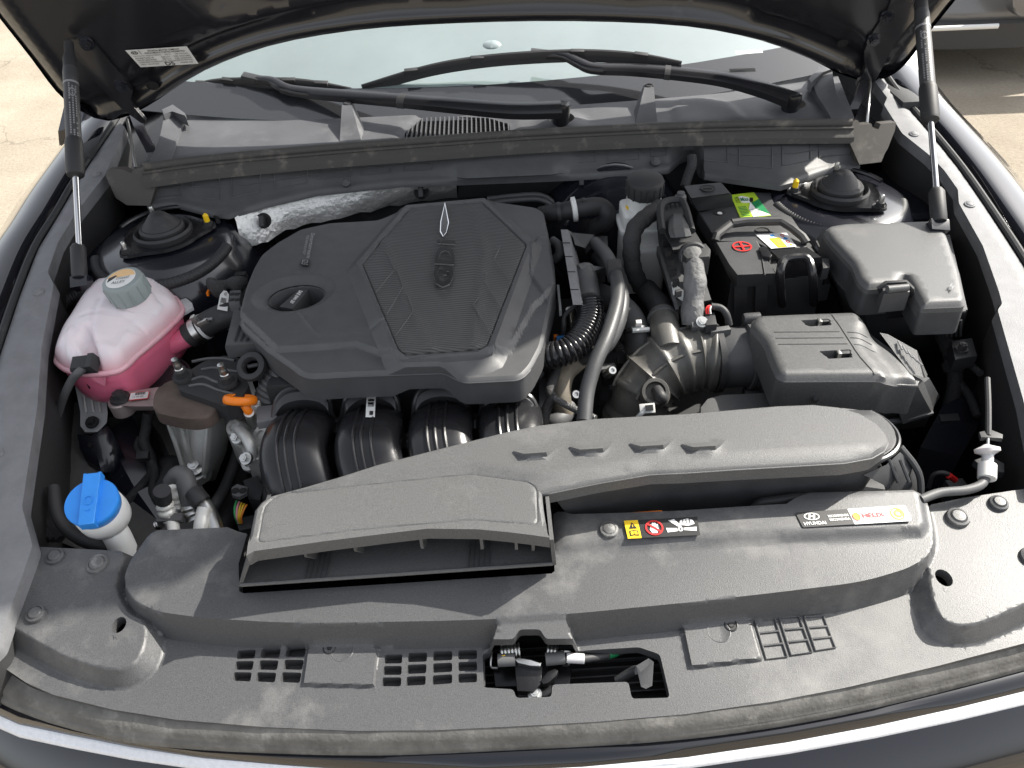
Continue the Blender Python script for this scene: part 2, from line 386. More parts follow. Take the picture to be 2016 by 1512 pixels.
# ---------------------------------------------------------------- ground
gm = bpy.data.materials.new('pale_concrete'); gm.use_nodes = True
n = gm.node_tree.nodes; L = gm.node_tree.links; b = n['Principled BSDF']; tc = n.new('ShaderNodeTexCoord')
def gn(sc, det, ro=.6):
    q = n.new('ShaderNodeTexNoise'); q.inputs['Scale'].default_value = sc; q.inputs['Detail'].default_value = det; q.inputs['Roughness'].default_value = ro
    L.new(tc.outputs['Object'], q.inputs['Vector']); return q
n1 = gn(1.1, 8); n2 = gn(60, 6, .7)
cr = n.new('ShaderNodeValToRGB'); cr.color_ramp.elements[0].position = .32; cr.color_ramp.elements[1].position = .7
cr.color_ramp.elements[0].color = (.26, .22, .165, 1); cr.color_ramp.elements[1].color = (.41, .36, .285, 1); L.new(n1.outputs['Fac'], cr.inputs[0])
mr = n.new('ShaderNodeMapRange'); mr.inputs[1].default_value = .3; mr.inputs[2].default_value = .7; mr.inputs[3].default_value = .78; mr.inputs[4].default_value = 1.12; L.new(n2.outputs['Fac'], mr.inputs[0])
mu = n.new('ShaderNodeVectorMath'); mu.operation = 'SCALE'; L.new(cr.outputs[0], mu.inputs[0]); L.new(mr.outputs[0], mu.inputs['Scale'])
vo = n.new('ShaderNodeTexVoronoi'); vo.feature = 'DISTANCE_TO_EDGE'; vo.inputs['Scale'].default_value = .55
nd = gn(3, 6); ad = n.new('ShaderNodeVectorMath'); ad.operation = 'MULTIPLY_ADD'; ad.inputs[1].default_value = (.6, .6, .6); L.new(nd.outputs['Color'], ad.inputs[0]); L.new(tc.outputs['Object'], ad.inputs[2]); L.new(ad.outputs[0], vo.inputs['Vector'])
ck = n.new('ShaderNodeMapRange'); ck.inputs[1].default_value = .0; ck.inputs[2].default_value = .006; ck.inputs[3].default_value = .62; L.new(vo.outputs['Distance'], ck.inputs[0])
mu2 = n.new('ShaderNodeVectorMath'); mu2.operation = 'SCALE'; L.new(mu.outputs[0], mu2.inputs[0]); L.new(ck.outputs[0], mu2.inputs['Scale'])
L.new(mu2.outputs[0], b.inputs['Base Color']); b.inputs['Roughness'].default_value = .9
bp = n.new('ShaderNodeBump'); bp.inputs['Strength'].default_value = .4; bp.inputs['Distance'].default_value = .01; L.new(n2.outputs['Fac'], bp.inputs['Height']); L.new(bp.outputs[0], b.inputs['Normal'])
g = obj('ground', me_from([(-60, -60, 0), (60, -60, 0), (60, 60, 0), (-60, 60, 0)], [(0, 1, 2, 3)]), gm, smooth=False); tag(g, kind='structure')
# ---------------------------------------------------------------- the car parked behind
bc = thing('parked_car', 'grey bumper of another car parked behind, its white plate showing', 'car', (3.2, 4.4, 0))
GREYCAR = mat('grey_car_paint', (.16, .16, .165), .35, coat=.7, metal=.3)
DKBUMP = mat('dark_bumper_plastic', (.05, .05, .052), .55)
def carsec(x):                                   # front section of the parked car at lateral offset x in -1..1: (y, z) list
    k = .30*abs(x)**3.5; wd = 1
    return [(4.62+k, .17), (4.24+k, .19), (4.17+k, .26), (4.16+k, .34), (4.20+k, .40), (4.20+k, .62), (4.28+k, .74), (4.9+k, .86), (5.6, .95), (6.3, 1.38), (7.6, 1.42), (8.6, 1.0), (8.75, .5), (8.6, .2)]
xs = [-1, -.97, -.88, -.7, -.4, 0, .4, .7, .88, .97, 1]
obody = loft('body', [[Vector((2.78+.93*x, y-.05*(x+1), z)) for y, z in carsec(x)] for x in xs], GREYCAR, bc, ang=50)
P = [Vector((2.78+.93*x, 4.145+.30*abs(x)**3.5-.05*(x+1), 0)) for x in np.linspace(-.96, .96, 25)]
loft('lower_lip', [[p+Vector((0, .03, .15)), p+Vector((0, -.03, .17)), p+Vector((0, -.035, .29)), p+Vector((0, .06, .30))] for p in P], DKBUMP, bc, bev=.008)
pr = WY(1985, 2, 4.07)
def pl(x, z, y=0): return Vector((x, 4.08-.05*(x-3.13)/.93+y, z))
rc = [(2.50, .33), (3.8, .33), (3.8, .62), (2.44, .62)]
fq = Frame((0, 4.075, 0), (1, -.05, 0), (0, 0, 1))
prism('plate_recess', fq, fillet([(2.58, .345), (3.6, .345), (3.6, .62), (2.46, .62)], .06, 6), -.09, -.012, GREYCAR, bc, .012, 3)
prism('plate', fq, fillet([(2.68, .372), (3.5, .372), (3.5, .60), (2.58, .60)], .04, 6), -.02, -.006, WHITE, bc, .004)
qz = Quad([fq.pt(2.76, .385, -.005), fq.pt(3.45, .385, -.005), fq.pt(3.45, .45, -.005), fq.pt(2.74, .45, -.005)])
for r in range(3):
    for k in range(9): qz.rect('plate_mark', .04+k*.1+.02*r, .12+r*.3, .10+k*.1+.02*r, .2+r*.3, PAPER, bc, .003, .003)
tube('reflector', [fq.pt(2.10, .318, -.005), fq.pt(2.50, .322, .012)], .012, WHITE, bc, px=False, sub=4)
for wx, wy in ((1.98, 5.2), (3.58, 5.2), (1.98, 7.7), (3.58, 7.7)):
    t = lathe('wheel', axis_frame((wx-.11, wy, .31), (1, 0, 0)), [(.31, 0), (.33, .03), (.33, .19), (.31, .22), (.22, .225), (.2, .2), (.01, .2)], DKBUMP, bc, 28)
# ---------------------------------------------------------------- the car in front: body shell round the engine bay
body = thing('car_body', 'dark painted body of the car around its open engine bay', 'car body', (0, 1, 0))
INW = mat('inner_wing_coating', (.035, .035, .036), .6, bump=(200, .3, .001), dust=(18, (.2, .19, .17), .58, .35))
RF = Frame((0, .58, .852), (1, 0, 0), (0, 1, .155))
LO = [(230, 238), (156, 347), (115, 417), (73, 486), (36, 580), (-4, 700), (-70, 900), (-140, 1110), (-200, 1330)]
LI = [(-60, 1330), (-4, 1275), (12, 1228), (42, 1145), (66, 1076), (45, 1000), (75, 800), (83, 685), (107, 562), (95, 537), (115, 480), (153, 417), (208, 347), (247, 252)]
RO = [(1740, 147), (1767, 184), (1837, 264), (1890, 330), (1941, 403), (2014, 514), (2085, 640), (2165, 850), (2225, 1060)]
RI = [(2045, 985), (2045, 950), (2014, 792), (1963, 612), (1972, 600), (1965, 574), (1934, 486), (1887, 402), (1885, 375), (1858, 337), (1830, 308), (1775, 264), (1740, 208), (1746, 194), (1722, 163)]
for nm, O, I, sg in (('l', LO, LI, -1), ('r', RO, RI, 1)):
    Po = RF.pxs(O); Pi = RF.pxs(I)
    if sg > 0: Po = Po+[(-RF.px(-200, 1330)[0]+.05, RF.px(-200, 1330)[1])]; Pi = [(-a[0]+.06, a[1]) for a in RF.pxs(LI[:5])]+Pi[1:]
    pol = Po+Pi
    rail = molded('fender_rail', RF, fillet(pol, .004, 2), lambda Q, P=Po: -.004+.006*ss(dline(Q, P)/.012), RAIL, body, step=.012, skirt=.02)
    for k in ((.22, .5, .8) if sg < 0 else (.25, .55, .82)):
        a = Po[int(k*(len(Po)-1))]; c = min(Pi, key=lambda q: abs(q[1]-a[1]))
        m = ((a[0]*.35+c[0]*.65), a[1]); clip_head(axis_frame(RF.pt(*m, .002), RF.ez), .0085, RAIL, rail, 'clip', .003)
    # painted inner wall below the rail
    rw = [RF.pt(p[0]+sg*.004, p[1], -.004) for p in smooth2(Pi, 3, False)]
    rings = []
    for p in rw:
        rings.append([p, p+Vector((sg*.0, 0, -.06)), p+Vector((sg*.02, 0, -.15)), Vector((sg*.74, p.y, .52)), Vector((sg*.80, p.y, .52)), p+Vector((sg*.03, 0, -.012))])
    loft('inner_wing', rings, INW, body, ang=30)
    # outer painted fender
    st = smooth2(Po, 4, False); e0 = np.array(st[0]); ed = (e0-np.array(st[6])); ed = ed/np.hypot(*ed)*np.array([.6, 1]); st = [tuple(e0+ed*k) for k in (.6, .4, .2, .08)]+st; rings = []
    for a in st:
        p = RF.pt(a[0], a[1], 0)
        rings.append([p+Vector((sg*.003, 0, -.03)), p+Vector((sg*.010, 0, -.012)), p+Vector((sg*.016, 0, .001)), p+Vector((sg*.03, 0, .006)), p+Vector((sg*.07, 0, -.002)), p+Vector((sg*.12, 0, -.035)), p+Vector((sg*.17, 0, -.12)), p+Vector((sg*.19, 0, -.3)), p+Vector((sg*.17, 0, -.6)), p+Vector((sg*.05, 0, -.6))])
    loft('fender', rings, PAINT, body, ang=60)
    gs = [RF.pt(a[0]+sg*.006, a[1], -.002) for a in st]
    loft('fender_gap_seal', sweep_rings(gs, .0055, 8), DULL, body)
    # closed pocket round the bonnet hinge
    box('hinge_pocket', Frame((0, 0, 0)), sg*.76 if sg < 0 else .595, -.595 if sg < 0 else .76, 1.335, 1.95, .80, .925, BAYPAINT, body, .01)
    box('pocket_wall', Frame((0, 0, 0)), sg*.775 if sg < 0 else .735, -.735 if sg < 0 else .775, 1.36, 1.95, .80, .985, DULL, body, .006)
# bay floor, firewall, radiator wall
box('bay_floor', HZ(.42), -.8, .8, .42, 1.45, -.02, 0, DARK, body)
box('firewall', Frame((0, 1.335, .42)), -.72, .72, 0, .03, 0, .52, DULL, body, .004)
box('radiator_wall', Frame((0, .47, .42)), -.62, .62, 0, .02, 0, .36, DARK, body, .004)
# strut tower sheet metal
for sg in (-1, 1):
    c = Vector((sg*.562, 1.162, 0)); fr = Frame((c.x, c.y, 0))
    lathe('strut_tower', fr, [(.175, .50), (.165, .70), (.150, .80), (.136, .855), (.128, .875), (.118, .888), (.112, .902), (.10, .909), (.06, .909), (.002, .909)], BAYPAINT, body, 48, ang=60)
    box('tower_apron', Frame((sg*.60, 1.17, 0)), -.16, .16, -.02, .17, .5, .872, BAYPAINT, body, .02, seg=3)
fl = [(200, 505, .86), (300, 512, .865), (470, 500, .86), (478, 540, .84), (476, 640, .80), (330, 620, .80), (205, 600, .80)]
# tower front sheet
loft('tower_front_panel', [[W(192, 500, .872), W(330, 520, .874), W(462, 478, .868)], [W(185, 560, .842), W(330, 592, .842), W(472, 560, .838)], [W(185, 640, .74), W(330, 668, .74), W(480, 640, .74)], [W(185, 700, .66), W(330, 720, .66), W(480, 700, .66)]], BAYPAINT, body, closed=False, caps=False, ang=60)
# lower side rails seen deep in the bay
loft('side_rail', [[W(1855, 800, .74), W(1990, 730, .76), W(2010, 780, .70)], [W(1812, 880, .70), W(1890, 900, .70), W(1925, 880, .66)], [W(1790, 960, .64), W(1850, 985, .64), W(1900, 960, .60)]], BAYPAINT, body, closed=False, caps=False, ang=20)
loft('liner', [[W(95, 760, .74), W(180, 830, .73), W(300, 800, .72), W(360, 840, .70)], [W(90, 900, .71), W(190, 950, .70), W(300, 930, .69), W(400, 960, .68)], [W(100, 1060, .68), W(230, 1110, .67), W(340, 1100, .66), W(450, 1100, .65)]], LINER, body, closed=False, caps=False, ang=60)
loft('side_rail', [[W(150, 880, .72), W(205, 850, .74), W(260, 820, .74), W(300, 800, .70)], [W(215, 985, .68), W(265, 960, .70), W(330, 930, .70), W(390, 910, .66)], [W(330, 1130, .62), W(370, 1110, .64), W(420, 1080, .64), W(450, 1060, .6)]], BAYPAINT, body, closed=False, caps=False, ang=30)
loft('splash_panel', [[W(120, 780, .76), W(170, 800, .75)], [W(105, 900, .73), W(210, 960, .70)], [W(120, 1030, .70), W(260, 1090, .66)]], LINER, body, closed=False, caps=False)
# ---------------------------------------------------------------- front edge: rubber seal, painted bumper, light bar
XS = [-240, -160, -60, 40, 140, 260, 400, 560, 750, 950, 1150, 1350, 1550, 1720, 1880, 2016, 2120, 2200, 2300, 2380]
def line(pts):
    a = np.array(pts, float); q = smooth2(pts, 6, False); q = np.array(q); return lambda x: float(np.interp(x, q[:, 0], q[:, 1]))
yt = line([(-300, 1120), (-200, 1190), (0, 1310), (104, 1368), (347, 1418), (700, 1440), (997, 1432), (1350, 1407), (1663, 1355), (2016, 1268), (2210, 1205), (2400, 1132)])
yb = line([(-300, 1192), (-200, 1262), (0, 1383), (174, 1442), (347, 1470), (700, 1484), (997, 1474), (1350, 1452), (1663, 1404), (2016, 1317), (2210, 1255), (2400, 1182)])
y1 = line([(-300, 1232), (-200, 1300), (0, 1414), (174, 1455), (347, 1487), (520, 1504), (750, 1521), (1000, 1518), (1316, 1496), (1663, 1442), (2016, 1362), (2210, 1298), (2400, 1224)])
y2 = line([(-300, 1258), (-200, 1326), (0, 1440), (174, 1482), (347, 1512), (520, 1530), (750, 1548), (1000, 1545), (1316, 1520), (1663, 1467), (2016, 1390), (2210, 1326), (2400, 1252)])
bump_t = thing('front_bumper', 'dark glossy nose panel with a thin white light bar under the bonnet edge', 'bumper', (0, .35, .5))
T = [W(x, yt(x), .782) for x in XS]; B = [W(x, yb(x), .764) for x in XS]; S1 = [W(x, y1(x), .750) for x in XS]; S2 = [W(x, y2(x), .738) for x in XS]
D = Vector((0, -1, 0)); Zv = Vector((0, 0, 1))
loft('nose_panel', [[a-Zv*.03-D*.02, a-Zv*.004, (a+b)/2+Zv*.003, b+Zv*.0015, b-Zv*.006, c-Zv*.006, c+Zv*.002, c+D*.03-Zv*.022, c+D*.055-Zv*.07, c+D*.06-Zv*.25, c-Zv*.3] for a, b, c in zip(B, S1, S2)], PAINT, bump_t, ang=50)
LB = mat('light_bar_lens', (.74, .76, .80), .22, coat=.5, bump=(300, .3, .0006), mottle=(200, .08))
lbar = loft('light_bar', [[b-Zv*.010, b+Zv*.001, b.lerp(c, .25)+Zv*.0035, b.lerp(c, .5)+Zv*.0018, b.lerp(c, .75)+Zv*.0040, c+Zv*.0015, c-Zv*.010] for b, c in zip([p for p in S1], S2)], LB, bump_t, ang=60)
seal = thing('bonnet_seal', 'dusty weathered rubber seal strip running along the front edge', 'seal', (0, .36, .76))
loft('strip', [[a+Vector((0, .004, -.02)), a+Vector((0, 0, -.002)), a.lerp(b, .08)+Zv*.0045, a.lerp(b, .3)+Zv*.006, a.lerp(b, .5)+Zv*.0068, a.lerp(b, .72)+Zv*.006, a.lerp(b, .8)+Zv*.0022, a.lerp(b, .9)+Zv*.003, b+Zv*.001, b-Zv*.012] for a, b in zip([W(x, yt(x), .782) for x in np.linspace(-240, 2380, 70)], [W(x, yb(x), .764) for x in np.linspace(-240, 2380, 70)])], SEAL, seal, ang=60)
# ---------------------------------------------------------------- bonnet (seen from below), hinges, gas struts
HA = R(68); HF = Frame((0, 1.455, 1.005), (1, 0, 0), (0, -math.cos(HA), math.sin(HA)))   # ez faces the camera side
hood = thing('bonnet', 'raised dark bonnet seen from its painted underside', 'bonnet', (0, 1.455, 1.0))
rear = [(213, 241), (255, 232), (310, 205), (400, 150), (530, 101), (700, 70), (900, 56), (1130, 52), (1350, 62), (1500, 90), (1600, 127), (1650, 150), (1690, 162)]
sidL = [(185, 234), (150, 214), (110, 180), (60, 115), (0, 40), (-40, -12)]
sidR = [(1720, 162), (1752, 152), (1785, 125), (1830, 65), (1882, 0)]
a = HF.pxs(rear); l = HF.pxs(sidL); r_ = HF.pxs(sidR)
top = [(r_[-1][0]+.012, .6), (r_[-1][0]-.06, 1.05), (0, 1.17), (l[-1][0]+.06, 1.05), (l[-1][0]-.012, .6)]
hout = smooth2(a, 3, False)+smooth2(r_, 3, False)+top+smooth2(l, 3, False)[::-1]
# recessed channels of the inner stamping
pl0 = HF.pxs([(225, 0), (300, 40), (420, 52), (640, 18), (740, -20), (1300, -40), (1560, 0), (1640, 40), (1690, -40), (1500, -300), (400, -300), (180, -100)])
dish = HF.pxs([(330, -60), (420, 20), (600, 12), (900, -8), (1250, -8), (1480, 20), (1570, -80), (1000, -300)])
rearband = smooth2(a, 3, False)
def hoodh(Q):
    d = dline(Q, rearband); sidd = np.minimum(dline(Q, l), dline(Q, r_))
    h = -.014+.014*ss(d/.010)                              # rolled rear flange
    h += -.010*ss((d-.022)/.010)*ss(1-(d-.050)/.012)+.006*ss((d-.062)/.03)
    h -= .022*ss((sdf(Q, dish)+.03)/.05)
    h += .006*ss(1-np.abs(sidd-.035)/.012)-.012*ss(1-sidd/.02)
    return h
def offset(P, d):
    P = resample(P, .008, False); out = []
    for i in range(len(P)):
        a_ = np.array(P[max(i-1, 0)]); b_ = np.array(P[min(i+1, len(P)-1)]); t_ = (b_-a_)/np.hypot(*(b_-a_)); out.append((P[i][0]-t_[1]*d, P[i][1]+t_[0]*d))
    return out
cut = rearband[4:-4]
inner = molded('inner_panel', HF, hout, hoodh, HOODIN, hood, step=.010, skirt=.02, lines=[offset(cut, d) for d in (.010, .022, .027, .032, .040, .050, .056, .062, .075)], ang=75)
molded('outer_skin', Frame(HF.pt(0, 0, -.032), (1, 0, 0), HF.ey), hout, lambda Q: -.03*(1-(Q[:, 0]/.75)**2)-.02*np.clip(Q[:, 1], 0, 1), PAINT, hood, step=.03, skirt=-.03)
# holes and bolts in the inner panel
for x, y, rr in ((300, 168, .011), (300+1358, 85, .010), (205, 128, .006), (1748, 34, .009)):
    lathe('drain_hole', axis_frame(HF.pt(*HF.px(x, y), .001), HF.ez), [(rr, -.002), (rr, .0012), (rr*.8, .0014), (rr*.78, .0005), (.001, .0004)], DARK, hood, 20, sy=.8)
# hinges
def hinge(L, bolts, low, sg):
    P = fillet(HF.pxs(L), .006); t = prism('hinge', HF, P, .001, .010, HOODIN, hood, .002)
    for x, y in bolts:
        hexbolt(axis_frame(HF.pt(*HF.px(x, y, .01), .010), HF.ez), .0085, .009, BAYPAINT, t)
    q = [W(*p) for p in low]
    loft('lower_arm', [[p+Vector((-.009, 0, 0)), p+Vector((.009, 0, 0)), p+Vector((.009, .006, -.004)), p+Vector((-.009, .006, -.004))] for p in q], HOODIN, t, bev=.001)
    return t
h1 = hinge([(136, 72), (150, 64), (176, 66), (196, 86), (250, 150), (263, 175), (258, 195), (290, 232), (284, 238), (262, 222), (240, 205), (155, 118), (140, 95)], [(171, 86), (238, 168)], [(258, 212, 1.0), (278, 262, .985), (298, 300, .965), (312, 330, .94)], -1)
h2 = hinge([(1795, 0), (1802, 25), (1760, 75), (1722, 150), (1700, 168), (1682, 165), (1700, 130), (1698, 95), (1712, 62), (1745, 10), (1755, -20)], [(1720, 78), (1746, 33)], [(1706, 150, 1.0), (1695, 185, .985), (1680, 215, .965), (1672, 240, .94)], 1)
# washer pipe rods by the hinges
for L_, lab in (([(250, 235, 1.0), (256, 262, .985), (262, 300, .965), (267, 330, .95)], 'thin grey rod beside the hinge near the white label'), ([(1713, 148, 1.0), (1712, 175, .99), (1709, 215, .97), (1707, 243, .95)], 'thin grey rod beside the hinge near the fuse box')):
    o = tube('hinge_rod', L_, .0028, STEEL, None, 8, 4); tag(o, lab, 'rod')
# gas struts
def gas_strut(top, mid, ball, lab, mk):
    T_, M_, B_ = top, mid, ball
    t = thing('gas_strut', lab, 'gas strut', B_, 'gas struts holding the bonnet')
    ax = (T_-B_).normalized(); fr = axis_frame(M_, ax, (1, 0, 0)); Lb = (T_-M_).length
    lathe('cylinder', fr, [(.0115, .062), (.0115, Lb-.045), (.0095, Lb-.03)], PLASTIC, t, 24)
    lathe('lower_sleeve', fr, [(.006, -.002), (.0125, .001), (.0135, .006), (.0135, .058), (.0125, .064), (.0115, .066)], RUBBER, t, 24)
    lathe('end_fitting', fr, [(.0105, Lb-.045), (.0105, Lb-.02), (.0075, Lb-.008), (.0075, Lb+.012), (.004, Lb+.016)], RUBBER, t, 20)
    lb = (M_-B_).length; lathe('rod', fr, [(.0046, -lb+.01), (.0046, .004)], CHROME, t, 16)
    lathe('ball_socket', axis_frame(B_, ax), [(.010, -.030), (.0115, -.024), (.0115, .020), (.008, .026)], RUBBER, t, 18)
    box('ball_bracket', axis_frame(B_, ax), -.013, .013, -.004, .014, -.045, -.026, BAYPAINT, t, .002)
    # printed label wrapped on the cylinder, towards the camera
    f = (CAM-M_); f = (f-ax*f.dot(ax)).normalized(); sd = ax.cross(f)
    def cyl(a, h, r=.01165): return M_+ax*h+(f*math.cos(a)+sd*math.sin(a))*r
    rows = 3
    for k in range(rows):
        for j in range(26):
            if random.random() < .12: continue
            h0 = Lb*.20+j*.0045; a0 = .55-k*.42
            v = [cyl(a0+dx, h0+dy) for dx, dy in ((-.1, 0), (.1, 0), (.1, .0030), (-.1, .0030))]
            if (v[0]-M_).dot(ax) > Lb*.78: continue
            obj('print_mark', me_from(v, [(0, 1, 2, 3)]), GREYINK, t, smooth=False)
    for q in (Lb*.70, ):
        ring = [[cyl(2*math.pi*i/24, q+dh, .0117) for i in range(24)] for dh in (0, .004)]; loft('print_band', ring, GREYINK, t, caps=False)
    em = [[cyl(.1+.42*s*math.cos(2*math.pi*i/20), Lb*.62+.008*s*math.sin(2*math.pi*i/20), .0118) for i in range(20)] for s in (1, .72)]
    loft('print_emblem', em, GREYINK, t, caps=False)
    return t
gas_strut(WX(134, 100, -.70), WX(149, 346, -.668), WX(155, 512, -.655), 'gas strut on the coolant tank side holding the bonnet open', 0)
gas_strut(WX(1812, -12, .715), WX(1832, 238, .676), WX(1846, 402, .655), 'gas strut on the fuse box side holding the bonnet open', 1)
# data label on the bonnet
lab = quad_fr(HF, [(277, 131), (391, 124), (368, 90), (247, 98)], .008, .0012)
lt = thing('data_label', 'white printed data label with D5 stuck under the bonnet', 'label', HF.pt(*HF.px(315, 112)))
lab.rect('backing', 0, 0, 1, 1, PAPER, lt)
lab.text('heading', 'HYUNDAI MOTOR COMPANY', .34, .86, .86, .95, BLACK, lt, bold=.01)
lab.text('heading', 'VEHICLE EMISSION CONTROL INFORMATION', .26, .74, .92, .83, BLACK, lt, bold=.01)
lab.ring('emblem', .11, .84, .055, .09, .78, BLACK, lt); lab.text('emblem_letter', 'H', .085, .78, .135, .9, BLACK, lt, bold=.02)
for i, (v, tx) in enumerate(((.60, 'CATALYST ADJUSTMENTS     SPECS      SEE MANUAL'), (.48, 'ENGINE TUNE UP            GDI 2.5 L     FUEL GASOLINE'), (.36, 'VALVE LASH IN/EX         GDI 2.5 L     FUEL GASOLINE'), (.24, 'CONFORMS TO REGULATION  IDLE 700 RPM IN NEUTRAL'))):
    lab.text('line', tx, .05, v, .96, v+.08, BLACK, lt)
lab.text('line', 'FAMILY GROUP 2025', .05, .12, .36, .19, BLACK, lt); lab.text('line', 'UNLEADED ONLY', .72, .10, .94, .18, BLACK, lt)
lab.text('code', 'D5', .46, .03, .62, .22, BLACK, lt, bold=.02); lab.rect('rule', .2, .74, .205, .97, BLACK, lt, .0012)
# ---------------------------------------------------------------- windscreen and dashboard
WA = R(26); WF = Frame((0, 1.47, .985), (1, 0, 0), (0, math.cos(WA), math.sin(WA)))
GLASS = mat('windscreen_glass', (.22, .275, .27), .05, trans=.0, spec=1.0, ior=1.9, coat=1, mottle=(3, .15), bump=(5, .02, .01), croug=.02)  # pale base colour stands in for part of the reflected sky
ws = thing('windscreen', 'sloping windscreen reflecting pale sky behind the wipers', 'windscreen', (0, 1.5, .98))
xs_ = np.linspace(-.80, .80, 17)
def wsp(x, t): return WF.pt(x, t+.26*(x/.8)**2*.45, -.018*(x/.8)**2)
gl = loft('glass', [[wsp(x, t) for x in xs_] for t in np.linspace(-.035, .95, 16)], GLASS, ws, closed=False, caps=False, ang=180)
BAND = mat('black_glass_band', (.03, .031, .034), .12, coat=1)
loft('black_band', [[wsp(x, t)+WF.ez*.0015 for x in xs_] for t in (-.035, .01, .05)], BAND, ws, closed=False, caps=False, ang=180)
qd = Quad([W(1449, 108, 1.10), W(1501, 104, 1.10), W(1500, 97, 1.103), W(1449, 101, 1.103)])
def on_ws(px, py):
    d = ray(px, py); t = (WF.o-CAM).dot(WF.ez)/d.dot(WF.ez); return CAM+d*t*.985
stk = Quad([on_ws(1449, 108), on_ws(1502, 104), on_ws(1500, 97), on_ws(1447, 101)]); stk.n = WF.ez.copy(); stk.rect('glass_sticker', 0, 0, 1, 1, PAPER, ws)
ding = lathe('glass_boss', axis_frame(on_ws(968, 88), WF.ez), [(.018, 0), (.015, .002), (.001, .0035)], GLASS, ws, 20, sy=.7)
body2 = box('dashboard', Frame((0, 1.75, .8)), -.74, .74, 0, .5, 0, .16, DULL, body, .05, seg=3)
for sg in (-1, 1): loft('pillar', [[wsp(sg*.80, t)+Vector((sg*dx, 0, dz)) for dx, dz in ((0, .012), (.05, .0), (.07, -.06), (0, -.03))] for t in (-.1, .3, .6, .95)], PAINT, body)
# ---------------------------------------------------------------- cowl
cowl = thing('windscreen_cowl', 'dark grey plastic cowl below the windscreen with an air grille', 'cowl', (0, 1.4, .93))
CF = Frame((0, 1.33, .972), (1, 0, 0), (0, 1, .06))
rearl = [(338, 240), (362, 224), (450, 222), (560, 220), (660, 217), (800, 208), (960, 200), (1129, 193), (1350, 178), (1510, 163), (1600, 148), (1650, 150)]
frontl = [(1690, 252), (1500, 256), (1316, 264), (1000, 278), (650, 304), (400, 326), (300, 338)]
grille = CF.pxs([(795, 273), (797, 257), (830, 230), (870, 225), (960, 228), (1002, 240), (1006, 262)])
cup = CF.pxs([(1330, 212), (1345, 200), (1385, 197), (1430, 205), (1455, 230), (1440, 245), (1340, 245)])
pivL = CF.px(1105, 240); pivR = CF.px(1558, 212)
def circ(c, r, n=20, e=1): return [(c[0]+r*math.cos(2*math.pi*k/n), c[1]+e*r*math.sin(2*math.pi*k/n)) for k in range(n)]
def cowlh(Q):
    h = bump(Q, cup, .004, .012)-.012*ss(1-dline(Q, CF.pxs(frontl))/.05)
    for c in (pivL, pivR): h += .008*ss(1-(np.hypot(Q[:, 0]-c[0], Q[:, 1]-c[1])-.024)/.03)
    h -= bump(Q, grille, .004, .02)
    return h
COWL = mat('cowl_plastic', (.085, .087, .094), .5, bump=(900, .2, .0008), mottle=(14, .15), dust=(12, (.26, .26, .27), .56, .4))
molded('upper_panel', CF, CF.pxs(rearl)+CF.pxs(frontl), cowlh, COWL, cowl, holes=[grille, circ(pivL, .024), circ(pivR, .024)], step=.01, skirt=.02, fine=[(grille, .02, .006)], ang=60)
gx = np.array(grille); gp = thing
pan = box('grille_backing', CF, gx[:, 0].min()-.01, gx[:, 0].max()+.01, gx[:, 1].min(), gx[:, 1].max(), -.04, -.035, DARK, cowl, 0)
for x in np.arange(gx[:, 0].min()+.004, gx[:, 0].max(), .0085):       # upright grille bars
    ys = np.linspace(gx[:, 1].min()-.01, gx[:, 1].max()+.01, 80); ins = sdf(np.stack([np.full(80, x), ys], 1), grille) > -.001
    if ins.sum() < 2: continue
    y0, y1_ = ys[ins][0], ys[ins][-1]; box('grille_bar', CF, x-.0011, x+.0011, y0, y1_, -.02, -.003, COWL, cowl, 0)
for y in np.arange(gx[:, 1].min()+.003, gx[:, 1].max(), .0065):
    xs2 = np.linspace(gx[:, 0].min()-.01, gx[:, 0].max()+.01, 120); ins = sdf(np.stack([xs2, np.full(120, y)], 1), grille) > -.001
    if ins.sum() < 2: continue
    box('grille_bar', CF, xs2[ins][0], xs2[ins][-1], y-.0007, y+.0007, -.021, -.008, DULL, cowl, 0)
def fin(L, zt, zb, w_, nm='fin'):
    pass
# upright posts standing on the cowl
for bx_, by_, tx, ty in ((690, 283, 683, 206), (1272, 246, 1277, 171)):
    b0 = CF.pt(*CF.px(bx_, by_)); hgt = .045
    P = [b0+Vector((-.021, 0, -.004)), b0+Vector((.021, 0, -.004)), b0+Vector((.024, .05, -.004)), b0+Vector((-.018, .05, -.004))]
    tp = W(tx, ty, b0.z+.036)
    Q = [tp+Vector((-.009, -.004, 0)), tp+Vector((.009, -.004, 0)), tp+Vector((.010, .010, 0)), tp+Vector((-.008, .010, 0))]
    fp = loft('cowl_post', [P, [a.lerp(c, .6) for a, c in zip(P, Q)], Q], COWL, cowl, bev=.0025)
    lathe('post_tip', axis_frame(tp+Vector((.001, .003, 0)), (0, -.2, 1)), [(.0085, -.003), (.0085, .001), (.006, .003), (.001, .003)], RUBBER, fp, 16, sy=.8)
